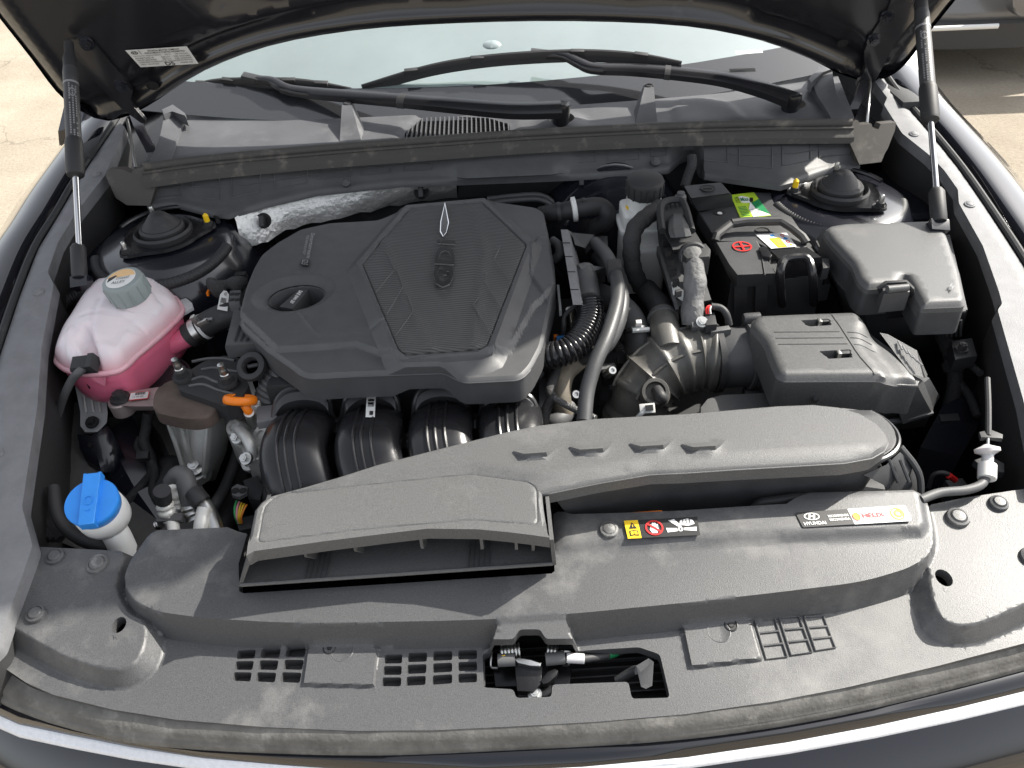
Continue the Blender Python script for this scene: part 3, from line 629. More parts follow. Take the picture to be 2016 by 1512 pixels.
# curved end wings of the cowl
def wing(A, Bp, zt, zb):
    a = [W(x, y, z) for x, y, z in A]; b_ = [W(x, y, z) for x, y, z in Bp]; a = cat(a, 5); b_ = cat(b_, 5)
    rings = [[p, q, q+Vector((0, 0, -.03)), p+Vector((0, 0, -.03))] for p, q in zip(a, b_)]
    return loft('end_wing', rings, COWL, cowl, bev=.003)
wing([(322, 215, 1.0), (320, 245, .992), (309, 285, .984), (290, 326, .978)], [(367, 226, .99), (352, 262, .984), (340, 300, .978), (334, 320, .974)], 0, 0)
wing([(1598, 160, .995), (1610, 190, .988), (1628, 218, .982), (1641, 241, .978)], [(1638, 138, 1.0), (1646, 180, .992), (1660, 212, .985), (1684, 240, .980)], 0, 0)
for L_ in ([(318, 215), (340, 205), (364, 222), (366, 230), (340, 218), (322, 226)], [(1592, 155), (1612, 130), (1640, 126), (1640, 136), (1618, 142), (1598, 164)]):
    slab('wing_lip', L_, 1.004, .018, COWL, cowl, .002)
# seal strip on the cowl rail
rail_top = [(284, 330, .984), (420, 312, .985), (650, 291, .986), (850, 276, .986), (1050, 262, .986), (1316, 249, .986), (1500, 244, .985), (1676, 242, .984)]
sealc = thing('cowl_seal', 'dusty rubber seal lying along the top of the cowl rail', 'seal', W(985, 265, .97))
P = cat([W(*p) for p in rail_top], 6)
loft('bulb', sweep_rings(P, .0075, 12), COWLSEAL, sealc)
loft('flange', [[p+Vector((0, -.004, -.002)), p+Vector((0, -.013, -.006)), p+Vector((0, -.024, -.016)), p+Vector((0, -.026, -.026)), p+Vector((0, -.012, -.026)), p+Vector((0, .004, -.008))] for p in P], COWLSEAL, sealc, bev=.0015)
loft('flange_bead', sweep_rings([p+Vector((0, -.0125, -.0045)) for p in P], .0026, 8), COWLSEAL, sealc)
# lower cowl rail with embossed panels
low = [(292, 405), (347, 399), (417, 417), (451, 420), (521, 399), (625, 375), (700, 367), (789, 358), (900, 354), (997, 350), (1120, 345), (1240, 338), (1316, 331), (1338, 312), (1362, 303), (1375, 316), (1386, 343), (1450, 352), (1535, 364), (1560, 357), (1628, 333), (1691, 325)]
rail_t = thing('cowl_rail', 'long dark plastic rail with embossed panels below the cowl seal', 'rail', W(985, 320, .92))
lo = [W(x, y, .925) for x, y in low]
tops = [W(x, np.interp(x, [284, 420, 650, 850, 1050, 1316, 1500, 1700], [352, 334, 313, 299, 285, 273, 268, 266])+1, .962) for x, y in low]
rings = []
def railpt(x, v):                                 # x in picture columns of the rail, v from 0 (top) to 1 (bottom edge)
    i = np.interp(x, [p[0] for p in low], range(len(low))); k = min(int(i), len(low)-2); f = i-k
    a_ = tops[k].lerp(tops[k+1], f); b_ = lo[k].lerp(lo[k+1], f); p = a_.lerp(b_, v); return p
XR = sorted(set([p[0] for p in low]+list(np.linspace(292, 1691, 70))))
def bay(x): return .020*float(ss(np.array((x-862)/60.))*ss(np.array((1145-x)/60.)))       # shallow bay bulging out at the centre
for x in XR:
    o = Vector((0, -bay(x), 0)); o2 = o*.6
    rings.append([railpt(x, 0)+Vector((0, .012, .004)), railpt(x, 0), railpt(x, .2)+o*.3, railpt(x, .42)+o, railpt(x, .80)+o, railpt(x, .84)+o2+Vector((0, -.003, -.001)), railpt(x, .90)+o2*.5+Vector((0, -.006, 0)), railpt(x, .97)+Vector((0, -.007, -.001)), railpt(x, 1)+Vector((0, -.006, -.008)), railpt(x, 1)+Vector((0, .03, -.02))])
loft('beam', rings, COVER, rail_t, ang=50)
for (xa, xb, va, vb) in [(305, 358, .12, .72), (380, 432, .10, .70), (456, 512, .10, .68), (540, 605, .10, .66), (625, 690, .12, .62), (712, 768, .15, .62), (795, 850, .15, .6), (1112, 1172, .15, .6), (1196, 1258, .15, .6), (1282, 1312, .15, .55), (1372, 1432, .1, .62), (1455, 1520, .1, .68), (1540, 1595, .08, .62), (1612, 1672, .08, .6)]:
    nrm = Vector((0, -.85, .5)); A = [(xa, va), (xb, va), (xb, vb), (xa, vb)]; fr_ = []
    for (p, q) in zip(A, A[1:]+A[:1]):
        fr_ += [railpt(p[0]+(q[0]-p[0])*t, p[1]+(q[1]-p[1])*t)+nrm*.0006 for t in np.linspace(0, 1, 5)[:-1]]
    fr_.append(fr_[0]); loft('embossed_panel', sweep_rings(fr_, .0011, 6), COVER, rail_t)
for L_, y_ in (([300, 360, 420, 480, 540, 620, 700, 780, 850], .42), ([1115, 1180, 1250, 1310], .42), ([1375, 1440, 1500, 1560, 1620, 1670], .40)):
    loft('moulded_rib', sweep_rings([railpt(x, y_+.03*math.sin(x/70))+Vector((0, -.0006, .0006)) for x in L_], .001, 6), COVER, rail_t)
for x, y in ((682, 357), (1290, 316)):
    clip_head(axis_frame(W(x, y, .938)+Vector((0, -.004, 0)), (0, -.6, .8)), .0085, COVER, rail_t)
# end brackets
bk = thing('cowl_end_bracket', 'brownish rubber end piece of the cowl rail by the coolant tank side strut', 'bracket', W(250, 400, .9), 'end pieces of the cowl rail')
f1 = [W(207, 343, .975), W(212, 334, .978), W(240, 333, .98), (W(258, 341, .975)), W(262, 334, .98), W(290, 328, .985), W(312, 350, .97), W(295, 405, .93), W(250, 404, .93), W(228, 390, .935)]
def thick(name, pts, d, m, par, bev=.002):
    d = Vector(d); return loft(name, [pts, [p+d for p in pts]], m, par, bev=bev)
BROWNPL = mat('brownish_plastic', (.05, .045, .04), .55, dust=(30, (.25, .22, .19), .56, .4))
thick('flap', f1, (0, .02, -.004), BROWNPL, bk)
bk = thing('cowl_end_bracket', 'brownish rubber end piece of the cowl rail by the fuse box side strut', 'bracket', W(1730, 300, .9), 'end pieces of the cowl rail')
f2 = [W(1764, 241, .98), W(1762, 256, .975), W(1748, 292, .955), W(1742, 302, .95), W(1735, 319, .94), W(1692, 324, .935), W(1668, 270, .965), W(1678, 240, .985), W(1690, 238, .986), W(1692, 246, .982), W(1716, 244, .983), W(1719, 256, .976), W(1730, 254, .977), W(1734, 244, .983)]
thick('flap', f2, (0, .02, -.004), BROWNPL, bk)
# ---------------------------------------------------------------- wipers
def wiper(piv, arm, blade, lab, sg):
    pv = W(*piv); t = thing('wiper', lab, 'wiper', pv-Vector((0, 0, .03)))
    A = [W(*p) for p in arm]
    lathe('spindle_boss', axis_frame(pv+Vector((0, 0, -.028)), (0, 0, 1)), [(.015, -.02), (.016, .01), (.0175, .024), (.0165, .030), (.012, .032), (.0118, .0305), (.002, .0305)], GLOSS, t, 28)
    c = lathe('spindle_cap', axis_frame(pv+Vector((0, 0, .0028)), (0, 0, 1)), [(.0118, -.002), (.0118, .001), (.0085, .0018), (.008, .0012), (.001, .0012)], RUBBER, t, 24)
    P = cat(A, 8); N = len(P)
    def rr(s, f): return .0125-.0045*f
    rings = []
    for i, p in enumerate(P):
        f = i/(N-1); wd = .0185-.010*f; ht = .010-.004*f; d = (P[min(i+1, N-1)]-P[max(i-1, 0)]).normalized(); sdv = d.cross(Vector((0, -.3, 1))).normalized(); up = sdv.cross(d)
        rings.append([p-sdv*wd-up*ht, p-sdv*wd*.95+up*ht*.2, p-sdv*wd*.45+up*ht*.8, p+sdv*wd*.45+up*ht*.8, p+sdv*wd*.95+up*ht*.2, p+sdv*wd-up*ht])
    ar = loft('arm', rings, GLOSS, t, ang=50)
    j = int(N*.38); loft('arm_joint', [[P[j]+(q-P[j])*1.06 for q in rings[j]], [P[j+1]+(q-P[j+1])*1.06 for q in rings[j+1]]], RUBBER, ar)
    Bp = cat([W(*p) for p in blade], 8); nB = len(Bp)
    bl = loft('blade_spine', sweep_rings(Bp, lambda s, f: .0062*(1-.55*abs(2*f-1)**3), 8, (1.3, .7)), RUBBER, t)
    loft('rubber_edge', [[p+Vector((-.0, -.002, -.004)), p+Vector((0, .002, -.004)), p+Vector((0, .001, -.016)), p+Vector((0, -.001, -.016))] for p in Bp], RUBBER, t)
    for f in (.14, .34, .66, .86):
        k = int(f*(nB-1)); p = Bp[k]; box('blade_clip', axis_frame(p, (0, -.35, .94), Bp[min(k+1, nB-1)]-Bp[max(k-1, 0)]), -.013, .013, -.0045, .0045, -.004, .0074, RUBBER, bl, .0015)
    e = A[-1]; box('blade_holder', axis_frame(e, (0, -.35, .94), A[-1]-A[-2]), -.03, .03, -.007, .007, -.007, .005, PLASTIC, t, .002)
wiper((1104, 207, 1.012), [(1104, 212, 1.013), (1010, 214, 1.018), (900, 205, 1.022), (800, 196, 1.022), (680, 186, 1.02), (592, 178, 1.02), (560, 171, 1.026), (535, 158, 1.034), (505, 155, 1.034)], [(372, 172, 1.015), (430, 162, 1.025), (520, 160, 1.03), (600, 163, 1.025), (692, 176, 1.01)], 'wiper with its pivot beside the cowl grille', -1)
wiper((1560, 188, 1.005), [(1558, 192, 1.006), (1500, 172, 1.013), (1420, 152, 1.02), (1320, 140, 1.03), (1240, 134, 1.035), (1170, 132, 1.04), (1142, 122, 1.046), (1112, 108, 1.054), (1075, 106, 1.055)], [(712, 170, 1.015), (840, 135, 1.04), (940, 118, 1.05), (1040, 109, 1.055), (1150, 105, 1.055), (1250, 110, 1.05), (1342, 124, 1.04)], 'wiper with its pivot at the cowl end by the fuse box', 1)
# ---------------------------------------------------------------- front cover over the radiator
SF = Frame((0, .36, .786), (1, 0, 0), (0, 1, .12)); HP = .034; HPAD = .020
sh = thing('radiator_cover', 'wide dark grey moulded cover across the front of the engine bay', 'cover', (0, .45, .76))
front = [(x, yt(x)-1) for x in (-130, -60, 0, 50, 104, 220, 347, 520, 700, 850, 997, 1180, 1350, 1520, 1663, 1850, 2016, 2120, 2200, 2280)]
rearo = [(2016, 963, HPAD), (1900, 979, HPAD), (1835, 992, HPAD), (1826, 990, HP), (1812, 976, HP), (1795, 969, HP), (1620, 975, HP), (1594, 976, HP), (1562, 989, HP), (1545, 1000, HP), (1340, 1012, HP), (1126, 1018, HP), (1112, 1014, HP), (1098, 1009, HP), (1089, 1012, HP), (1092, 1124, HP), (1086, 1129, HP), (480, 1168, HP), (471, 1164, HP), (469, 1110, HP), (486, 1050, HP), (469, 1048, HP), (451, 1043, HP), (302, 1051, HP), (285, 1060, HP), (258, 1078, HPAD+.01), (240, 1086, HPAD), (66, 1076, HPAD), (40, 1150, HPAD), (12, 1232, HPAD), (-30, 1262, HPAD*.5)]
mir = SF.pxs([(-30, 1262, HPAD*.5), (12, 1232, HPAD), (40, 1150, HPAD), (66, 1076, HPAD)])
outl = SF.pxs(front)+[(-p[0]+.062, p[1]) for p in mir]+SF.pxs(rearo)
plat = SF.pxs([(1826, 985), (1836, 1030), (1838, 1070), (1826, 1095), (1790, 1118), (1700, 1145), (1500, 1169), (1320, 1190), (1140, 1208), (960, 1219), (800, 1223), (560, 1227), (400, 1217), (310, 1204), (268, 1184), (250, 1160), (246, 1130), (264, 1092), (300, 1052), (470, 1030), (1090, 990), (1600, 960), (1800, 955)], HP)
plat = fillet(plat, .030, 4)
padL = smooth2(SF.pxs([(66, 1060), (232, 1075), (225, 1150), (250, 1205), (280, 1222), (284, 1250), (272, 1292), (246, 1312), (205, 1312), (120, 1285), (40, 1240), (-30, 1200), (-60, 1120)], HPAD), 3)
padR = smooth2(SF.pxs([(1790, 960), (2130, 900), (2230, 1000), (2160, 1130), (2016, 1188), (1935, 1222), (1885, 1230), (1852, 1212), (1836, 1170), (1830, 1120), (1800, 1060)], HPAD), 3)
hump = SF.pxs([(984, 1216), (1000, 1211), (1090, 1206), (1110, 1212), (1128, 1262), (1120, 1285), (975, 1285), (968, 1268)], .03)
stepR = SF.pxs([(1095, 985), (1095, 1085), (1140, 1083), (1500, 1068), (1815, 1055), (1828, 1040), (1815, 960)], HP)
stepL = SF.pxs([(300, 1030), (276, 1085), (290, 1096), (466, 1088), (480, 1020)], HP)
latch = fillet(SF.pxs([(950, 1286), (966, 1268, .018), (1011, 1265, .022), (1023, 1239, .03), (1063, 1239, .03), (1075, 1265, .022), (1129, 1268, .018), (1143, 1282), (1258, 1275), (1299, 1289), (1318, 1369), (1315, 1374), (1244, 1376), (1237, 1343), (1087, 1348), (1086, 1372), (1016, 1374), (1011, 1357), (952, 1353)]), .0035, 3)
def cellgrid(cols):
    H = []
    for (a, b_, c, d) in cols:                     # top left, top right, bottom right, bottom left (picture points)
        for k in range(3):
            v0, v1 = k/3+.035, (k+1)/3-.035
            def m(u, v): return ((a[0]*(1-u)+b_[0]*u)*(1-v)+(d[0]*(1-u)+c[0]*u)*v, (a[1]*(1-u)+b_[1]*u)*(1-v)+(d[1]*(1-u)+c[1]*u)*v)
            H.append(fillet(SF.pxs([m(0, v0), m(1, v0), m(1, v1), m(0, v1)]), .002, 2))
    return H
colsL = [((469, 1279), (505, 1277), (493, 1345), (458, 1343)), ((517, 1275), (554, 1274), (541, 1347), (503, 1345)), ((566, 1272), (604, 1271), (590, 1348), (552, 1346))]
colsR = [((758, 1286), (792, 1285), (789, 1353), (751, 1353)), ((804, 1282), (841, 1281), (837, 1350), (799, 1352)), ((853, 1279), (890, 1278), (890, 1347), (851, 1350)), ((902, 1277), (939, 1276), (939, 1345), (902, 1346))]
cells = cellgrid(colsL)+cellgrid(colsR)
holeL = circ(SF.px(234, 1230, HPAD), .0075, 16, 1.2); holeR = circ(SF.px(1858, 1138, HPAD), .0085, 16, 1.2)
plL = SF.pxs([(613, 1262), (745, 1256), (736, 1351), (599, 1349)]); plR = SF.pxs([(1340, 1220), (1474, 1213), (1498, 1298), (1360, 1315)])
gR = []
for (a, b_, c, d) in [((1486, 1222), (1525, 1218), (1550, 1293), (1509, 1298)), ((1534, 1216), (1573, 1214), (1599, 1284), (1558, 1290)), ((1583, 1214), (1621, 1213), (1645, 1275), (1606, 1281))]:
    A = SF.pxs([a, b_, c, d]); gR += [A+[A[0]]]
    for v in (.33, .66): gR.append([tuple(np.array(A[0])*(1-v)+np.array(A[3])*v), tuple(np.array(A[1])*(1-v)+np.array(A[2])*v)])
mark = SF.pxs([(1056, 1405), (1060, 1416), (1067, 1404)])
def shroudh(Q):
    h = np.maximum.reduce([ramp(Q, plat, HP, .014), ramp(Q, padL, HPAD, .015), ramp(Q, padR, HPAD, .015)])
    h = np.maximum(h, ramp(Q, hump, .030, .007))
    h += bump(Q, stepR, .007, .004, .010)*(h > HP*.8)+bump(Q, stepL, .006, .004, .010)*(h > HP*.8)
    h -= .008*ss((HP-.0-h)/.01)*0
    h += (bump(Q, plL, .0045, .0012)+bump(Q, plR, .005, .0012))*(h < .003)
    # gentle dishing so that the moulding does not look machined
    h += .0012*np.sin(Q[:, 0]*17)*np.sin(Q[:, 1]*23)
    return h
cov = molded('cover_moulding', SF, outl, shroudh, SHROUD, sh, holes=[latch, holeL, holeR]+cells, step=.0065, skirt=.014, ang=60, lines=rings_of(plat, (-.004, 0, .003, .007, .011, .014, .018))+rings_of(padL, (0, .003, .008, .0125, .015))+rings_of(padR, (0, .003, .008, .0125, .015))+rings_of(hump, (0, .002, .005, .007))+rings_of(stepR, (.004, -.003, -.010)),
       fine=[(padR, .019, .0035), (padL, .019, .0035), (plL, .004, .0016), (plR, .004, .0016)])
for g_ in gR: loft('embossed_line', sweep_rings([SF.pt(p[0], p[1], .0002) for p in g_], .0010, 6), SHROUD, sh)
# grille cells: floor and sloping backs
box('cell_floor', SF, *[f for f in (SF.px(455, 1300)[0]-.004, SF.px(945, 1300)[0]+.004, SF.px(560, 1360)[1]-.002, SF.px(560, 1265)[1]+.002)], -.0165, -.0138, PLASTIC, sh, 0)
# screw recesses
for (x, y) in ((649, 1276), (1439, 1231)):
    s_ = lathe('screw', axis_frame(SF.pt(*SF.px(x, y, .004), .0045), SF.ez), [(.0072, -.003), (.0072, .0008), (.0062, .0012), (.0056, .0002), (.003, .0002), (.0025, .0012), (.0002, .0012)], BLACK, sh, 20)
for (x, y) in ((674, 1281), (1415, 1244)):
    lathe('moulded_ring', axis_frame(SF.pt(*SF.px(x, y, .004), .0045), SF.ez), [(.0125, -.002), (.0125, .0002), (.0115, .0006), (.0105, .0002), (.0005, .0002)], SHROUD, sh, 24)
SCL = mat('scuffed_clip_plastic', (.10, .10, .10), .5, bump=(300, .4, .001), dust=(90, (.42, .42, .40), .5, .6))
def on_sh(x, y, h): return axis_frame(SF.pt(*SF.px(x, y, h), h), SF.ez)
for x, y, h, r in ((110, 1097, HPAD, .0105), (72, 1210, HPAD, .0105), (1965, 992, HPAD, .0105), (1885, 1020, HPAD, .0125), (2030, 1098, HPAD, .012)):
    clip_head(on_sh(x, y, h), r, SHROUD, sh, 'push_clip', .006)
c = clip_head(on_sh(193, 1112, HPAD), .0125, SCL, sh, 'push_clip', .006); c['label'] = 'scuffed pale push clip'
c = clip_head(on_sh(1199, 1043, HP+.007), .0105, SCL, sh, 'push_clip', .004); c['label'] = 'scuffed pale push clip'
# small moulded marks
q = quad_fr(SF, [(1856, 1166), (1872, 1164), (1868, 1155), (1853, 1157)], HPAD, .0006); q.text('moulded_letter', 'L', .2, 0, .8, 1, SHROUD, sh, h=.0004)
q = quad_fr(SF, [(224, 1258), (238, 1257), (236, 1247), (222, 1248)], HPAD, .0006); q.text('moulded_letter', 'R', .2, 0, .8, 1, SHROUD, sh, h=.0004)
# fan warning sticker
hs = HP+.0075
wq = quad_fr(SF, [(1236, 1062), (1378, 1055), (1372, 1019), (1228, 1027)], hs, .0012)
ws_ = thing('warning_sticker', 'yellow and black fan hazard sticker on the radiator cover', 'sticker', SF.pt(*SF.px(1300, 1040, hs), hs))
wq.rect('black_field', .19, 0, 1, 1, BLACK, ws_); wq.rect('yellow_field', 0, 0, .19, 1, YELLOW, ws_)
wq.poly('warning_triangle', [(.045, .53), (.155, .53), (.1, .88)], BLACK, ws_, .0011); wq.rect('exclamation', .096, .60, .104, .74, YELLOW, ws_, .0015)
wq.poly('manual_symbol', [(.04, .12), (.1, .16), (.16, .12), (.16, .40), (.1, .44), (.04, .40)], BLACK, ws_, .0011); wq.poly('manual_page', [(.055, .17), (.095, .20), (.095, .38), (.055, .35)], YELLOW, ws_, .0015); wq.poly('manual_page', [(.105, .20), (.145, .17), (.145, .35), (.105, .38)], YELLOW, ws_, .0015)
wq.ring('prohibition_ring', .39, .5, .125, .42, .80, RED, ws_, .0015)
wq.poly('hand_palm', [(.35, .22), (.42, .22), (.45, .42), (.445, .55), (.34, .55), (.325, .42)], WHITE, ws_, .0011)
for k, (u, t_) in enumerate(((.342, .70), (.370, .78), (.398, .78), (.426, .70))): wq.rect('hand_finger', u, .5, u+.020, t_, WHITE, ws_, .0011)
wq.poly('prohibition_bar', [(.29, .72), (.305, .80), (.49, .28), (.475, .20)], RED, ws_, .0016)
wq.ring('fan_hub', .745, .36, .035, .12, .45, WHITE, ws_, .0011)
wq.poly('fan_blade', [(.56, .22), (.70, .26), (.70, .42), (.55, .46)], WHITE, ws_, .0011); wq.poly('fan_blade', [(.79, .30), (.96, .22), (.97, .44), (.79, .42)], WHITE, ws_, .0011); wq.poly('fan_blade', [(.72, .5), (.60, .86), (.68, .92), (.77, .5)], WHITE, ws_, .0011)
wq.poly('glove', [(.74, .60), (.86, .52), (.95, .62), (.93, .82), (.86, .92), (.76, .84)], WHITE, ws_, .0011)
for k in range(3): wq.rect('glove_line', .79+k*.045, .66, .80+k*.045, .88, BLACK, ws_, .0015)
# oil advice sticker
oq = quad_fr(SF, [(1580, 1040), (1795, 1027), (1781, 996), (1565, 1011)], hs, .0012)
ot = thing('oil_sticker', 'black and white oil recommendation sticker on the radiator cover', 'sticker', SF.pt(*SF.px(1680, 1020, hs), hs))
oq.poly('black_field', [(.0, .06), (.01, 0), (.475, 0), (.475, 1), (.01, 1), (0, .94)], BLACK, ot); oq.poly('white_field', [(.475, 0), (.985, 0), (1, .1), (1, .9), (.985, 1), (.475, 1)], WHITE, ot)
oq.ring('emblem_ring', .125, .66, .070, .24, .84, WHITE, ot); oq.poly('emblem_stroke', [(.085, .50), (.100, .50), (.125, .84), (.110, .84)], WHITE, ot, .0012); oq.poly('emblem_stroke', [(.125, .50), (.145, .50), (.167, .84), (.150, .84)], WHITE, ot, .0012); oq.poly('emblem_stroke', [(.10, .62), (.15, .66), (.15, .72), (.10, .68)], WHITE, ot, .0013)
oq.text('brand_text', 'HYUNDAI', .025, .10, .225, .32, WHITE, ot, bold=.02)
oq.text('advice_text', 'RECOMMENDS', .27, .52, .455, .68, WHITE, ot, bold=.02); oq.text('advice_text', 'RECOMIENDA', .27, .28, .455, .44, WHITE, ot, bold=.02)
oq.poly('shell_mark', [(.52+.032*math.cos(a_)*(1 if math.sin(a_) > -.6 else .7), .46+.24*math.sin(a_)) for a_ in np.linspace(0, 2*math.pi, 14)[:-1]], YELLOW, ot, .0011); oq.ring('shell_rim', .52, .46, .034, .25, .86, RED, ot, .0014)
oq.text('small_text', 'Shell', .56, .70, .60, .84, RED, ot); oq.text('brand_text', 'HELIX', .575, .36, .78, .64, RED, ot, bold=.025); oq.text('small_text', 'Motor Oils', .59, .12, .74, .26, BLUEINK, ot)
oq.ring('round_mark', .895, .48, .062, .38, .82, YELLOW, ot); oq.ring('round_mark', .905, .50, .040, .24, .55, YELLOW, ot, .0013)
# ---------------------------------------------------------------- bonnet latch in its opening
lt = thing('bonnet_latch', 'black steel bonnet latch with springs in the front opening', 'latch', SF.pt(*SF.px(1050, 1320), -.05))
LFr = SF
def lbox(nm, L_, h0, h1, m, bev=.0012, par=None): return prism(nm, SF, SF.pxs(L_, h1), h0, h1, m, par or lt, bev)
DKM = mat('black_greased_steel', (.02, .02, .022), .28, metal=.6, bump=(200, .2, .001))
lbox('back_plate', [(968, 1296), (1128, 1290), (1122, 1348), (975, 1352)], -.034, -.026, DKM)
lbox('latch_plate', [(1012, 1296), (1026, 1292), (1060, 1300), (1068, 1310), (1066, 1345), (1050, 1362), (1018, 1360)], -.026, -.004, DKM)
lbox('striker_fork', [(1012, 1297), (1022, 1294), (1045, 1302), (1066, 1304), (1064, 1312), (1044, 1310), (1020, 1305)], -.006, .002, STEEL)
lbox('catch_pawl', [(1064, 1340), (1078, 1322), (1092, 1316), (1099, 1320), (1096, 1330), (1080, 1344), (1070, 1347)], -.01, -.002, DKM)
lbox('lower_plate', [(1016, 1352), (1086, 1348), (1084, 1370), (1020, 1372)], -.026, -.014, DKM)
hexbolt(on_sh(1053, 1367, -.012), .005, .005, STEEL, lt)
tube('switch_housing', [SF.pt(*SF.px(980, 1300, -.002), -.002), SF.pt(*SF.px(1014, 1298, -.002), -.002)], .0068, HOSE, lt, px=False, sub=3)
tube('switch_housing', [SF.pt(*SF.px(1074, 1298, -.002), -.002), SF.pt(*SF.px(1112, 1294, -.002), -.002)], .0068, HOSE, lt, px=False, sub=3)
tube('cable_end', [SF.pt(*SF.px(1115, 1295, -.002), -.002), SF.pt(*SF.px(1150, 1297, -.004), -.004)], .0052, CLEARW, lt, px=False, sub=3)
corrugated('spring', [SF.pt(*SF.px(985, 1285, -.004), -.004), SF.pt(*SF.px(1024, 1281, -.004), -.004)], .0075, STEEL, lt, .0036, .003, 12, False)
corrugated('spring', [SF.pt(*SF.px(1076, 1281, -.004), -.004), SF.pt(*SF.px(1098, 1284, -.004), -.004)], .0065, STEEL, lt, .0036, .003, 12, False)
tube('spring_arm', [SF.pt(*SF.px(968, 1283, -.012), -.012), SF.pt(*SF.px(966, 1312, -.02), -.02), SF.pt(*SF.px(980, 1316, -.02), -.02)], .0014, STEEL, lt, 6, px=False)
tube('spring_arm', [SF.pt(*SF.px(1090, 1285, -.008), -.008), SF.pt(*SF.px(1122, 1284, -.01), -.01), SF.pt(*SF.px(1120, 1308, -.02), -.02), SF.pt(*SF.px(1108, 1310, -.02), -.02)], .0014, STEEL, lt, 6, px=False)
lbox('yellow_mark', [(988, 1290), (994, 1289), (994, 1296), (989, 1296)], -.006, .0045, YELLOW, .0003)
# release lever and condenser fins seen through the opening
rl = thing('release_lever', 'black plastic bonnet release lever in the front opening', 'lever', SF.pt(*SF.px(1268, 1355), -.06))
tube('lever_arm', [SF.pt(*SF.px(1215, 1340, -.03), -.03), SF.pt(*SF.px(1245, 1322, -.018), -.018), SF.pt(*SF.px(1262, 1318, -.008), -.008)], .005, PLASTIC, rl, px=False)
loft('paddle', [[SF.pt(*SF.px(x, y, .004), .004+dz) for x, y, dz in r] for r in ([(1249, 1320, 0), (1262, 1316, .003), (1264, 1322, .003), (1250, 1328, 0)], [(1252, 1314, .004), (1276, 1301, .006), (1286, 1308, .006), (1262, 1330, .004)], [(1262, 1352, 0), (1272, 1356, 0), (1284, 1350, 0), (1270, 1340, .003)])], PLASTIC, rl, bev=.002, ang=60)
cond = thing('condenser', 'dark finned condenser visible through the latch opening', 'condenser', SF.pt(*SF.px(1150, 1330), -.12))
co_ = SF.px(945, 1330); cx1 = SF.px(1330, 1320)[0]; yb0 = SF.px(1150, 1385)[1]; yb1 = SF.px(1150, 1225)[1]
box('core', SF, co_[0]-.02, cx1+.03, yb0-.02, yb1+.04, -.075, -.060, DARK, cond, 0)
for k in range(16):
    y_ = yb0-.015+(yb1-yb0+.05)*k/15; box('fin', SF, co_[0]-.02, cx1+.03, y_-.0008, y_+.0008, -.0605, -.054, HOSE, cond, 0)
ca = thing('latch_cable', 'black latch cable with a green tape mark in the opening', 'cable', SF.pt(*SF.px(1200, 1290), -.05))
tube('sheath', [SF.pt(*SF.px(1148, 1297, -.005), -.005), SF.pt(*SF.px(1185, 1292, -.012), -.012), SF.pt(*SF.px(1215, 1284, -.02), -.02), SF.pt(*SF.px(1260, 1268, -.035), -.035)], .0042, RUBBER, ca, px=False)
tube('tape_mark', [SF.pt(*SF.px(1196, 1289, -.0145), -.0145), SF.pt(*SF.px(1213, 1284, -.0195), -.0195)], .0048, GREEN, ca, px=False)
# ---------------------------------------------------------------- air intake duct lying on the cover
DZ = .905; DF = HZ(DZ)
du = thing('air_intake_duct', 'long grey plastic air intake duct with a slatted mouth lying across the front', 'air duct', W(900, 1000, .85))
dl = [(484, 1092), (492, 1040), (500, 1000), (512, 985), (530, 975), (600, 958), (660, 942), (747, 915), (893, 879), (1000, 853), (1060, 841), (1171, 828), (1350, 817), (1455, 807), (1530, 800), (1600, 797), (1650, 802), (1692, 814), (1725, 833), (1745, 854), (1750, 870), (1742, 885), (1718, 899), (1663, 909), (1560, 915), (1455, 921), (1350, 928), (1282, 931), (1180, 948), (1067, 971), (1070, 1000), (1078, 1052)]
mouth = [(1082, 1060), (1040, 1054), (1000, 1049), (940, 1043), (842, 1041), (760, 1050), (640, 1064), (500, 1083)]
dout = DF.pxs(dl)+DF.pxs(mouth)
hatch = fillet(DF.pxs([(506, 1066), (520, 992), (548, 972), (700, 955), (925, 934), (1040, 950), (1056, 962), (1058, 1028), (1050, 1034), (925, 1024), (700, 1042)]), .006, 3)
crease = [DF.px(*p) for p in ((520, 984), (700, 948), (925, 929), (1062, 952), (1100, 950), (1280, 922), (1455, 912), (1663, 900))]
hexb = [[(cx-38, cy+2), (cx+48, cy-9), (cx+30, cy+10), (cx+24, cy+18), (cx-16, cy+20), (cx-22, cy+12)] for cx, cy in ((1050, 894), (1160, 887), (1280, 880), (1380, 881))]
hexp = [DF.pxs([(cx-38, cy+2), (cx+48, cy-9), (cx+26, cy+11), (cx-18, cy+14)]) for cx, cy in ((1050, 895), (1160, 887), (1278, 880), (1380, 881))]
def ducth(Q):
    mo_ = DF.pxs(mouth); d_ = np.where(dline(Q, mo_) < .02, 1, sdf(Q, dout)); h = -.0035*ss(1-d_/.004)**2*ss((dline(Q, mo_)-.004)/.02)
    h += .004*ss((Q[:, 1]-np.interp(Q[:, 0], [p[0] for p in crease], [p[1] for p in crease]))/.010)
    h -= groove(Q, hatch+[hatch[0]], .0012, .0016)
    for hp in hexp:
        s_ = sdf(Q, hp); A = np.array(hp); t_ = np.clip((A[:, 1].max()-Q[:, 1])/(A[:, 1].max()-A[:, 1].min()), 0, 1); h += np.where(s_ > -.0015, .0085*t_*ss((s_+.0015)/.002), 0)
    h += .0015*np.sin(Q[:, 0]*9+1)
    return h
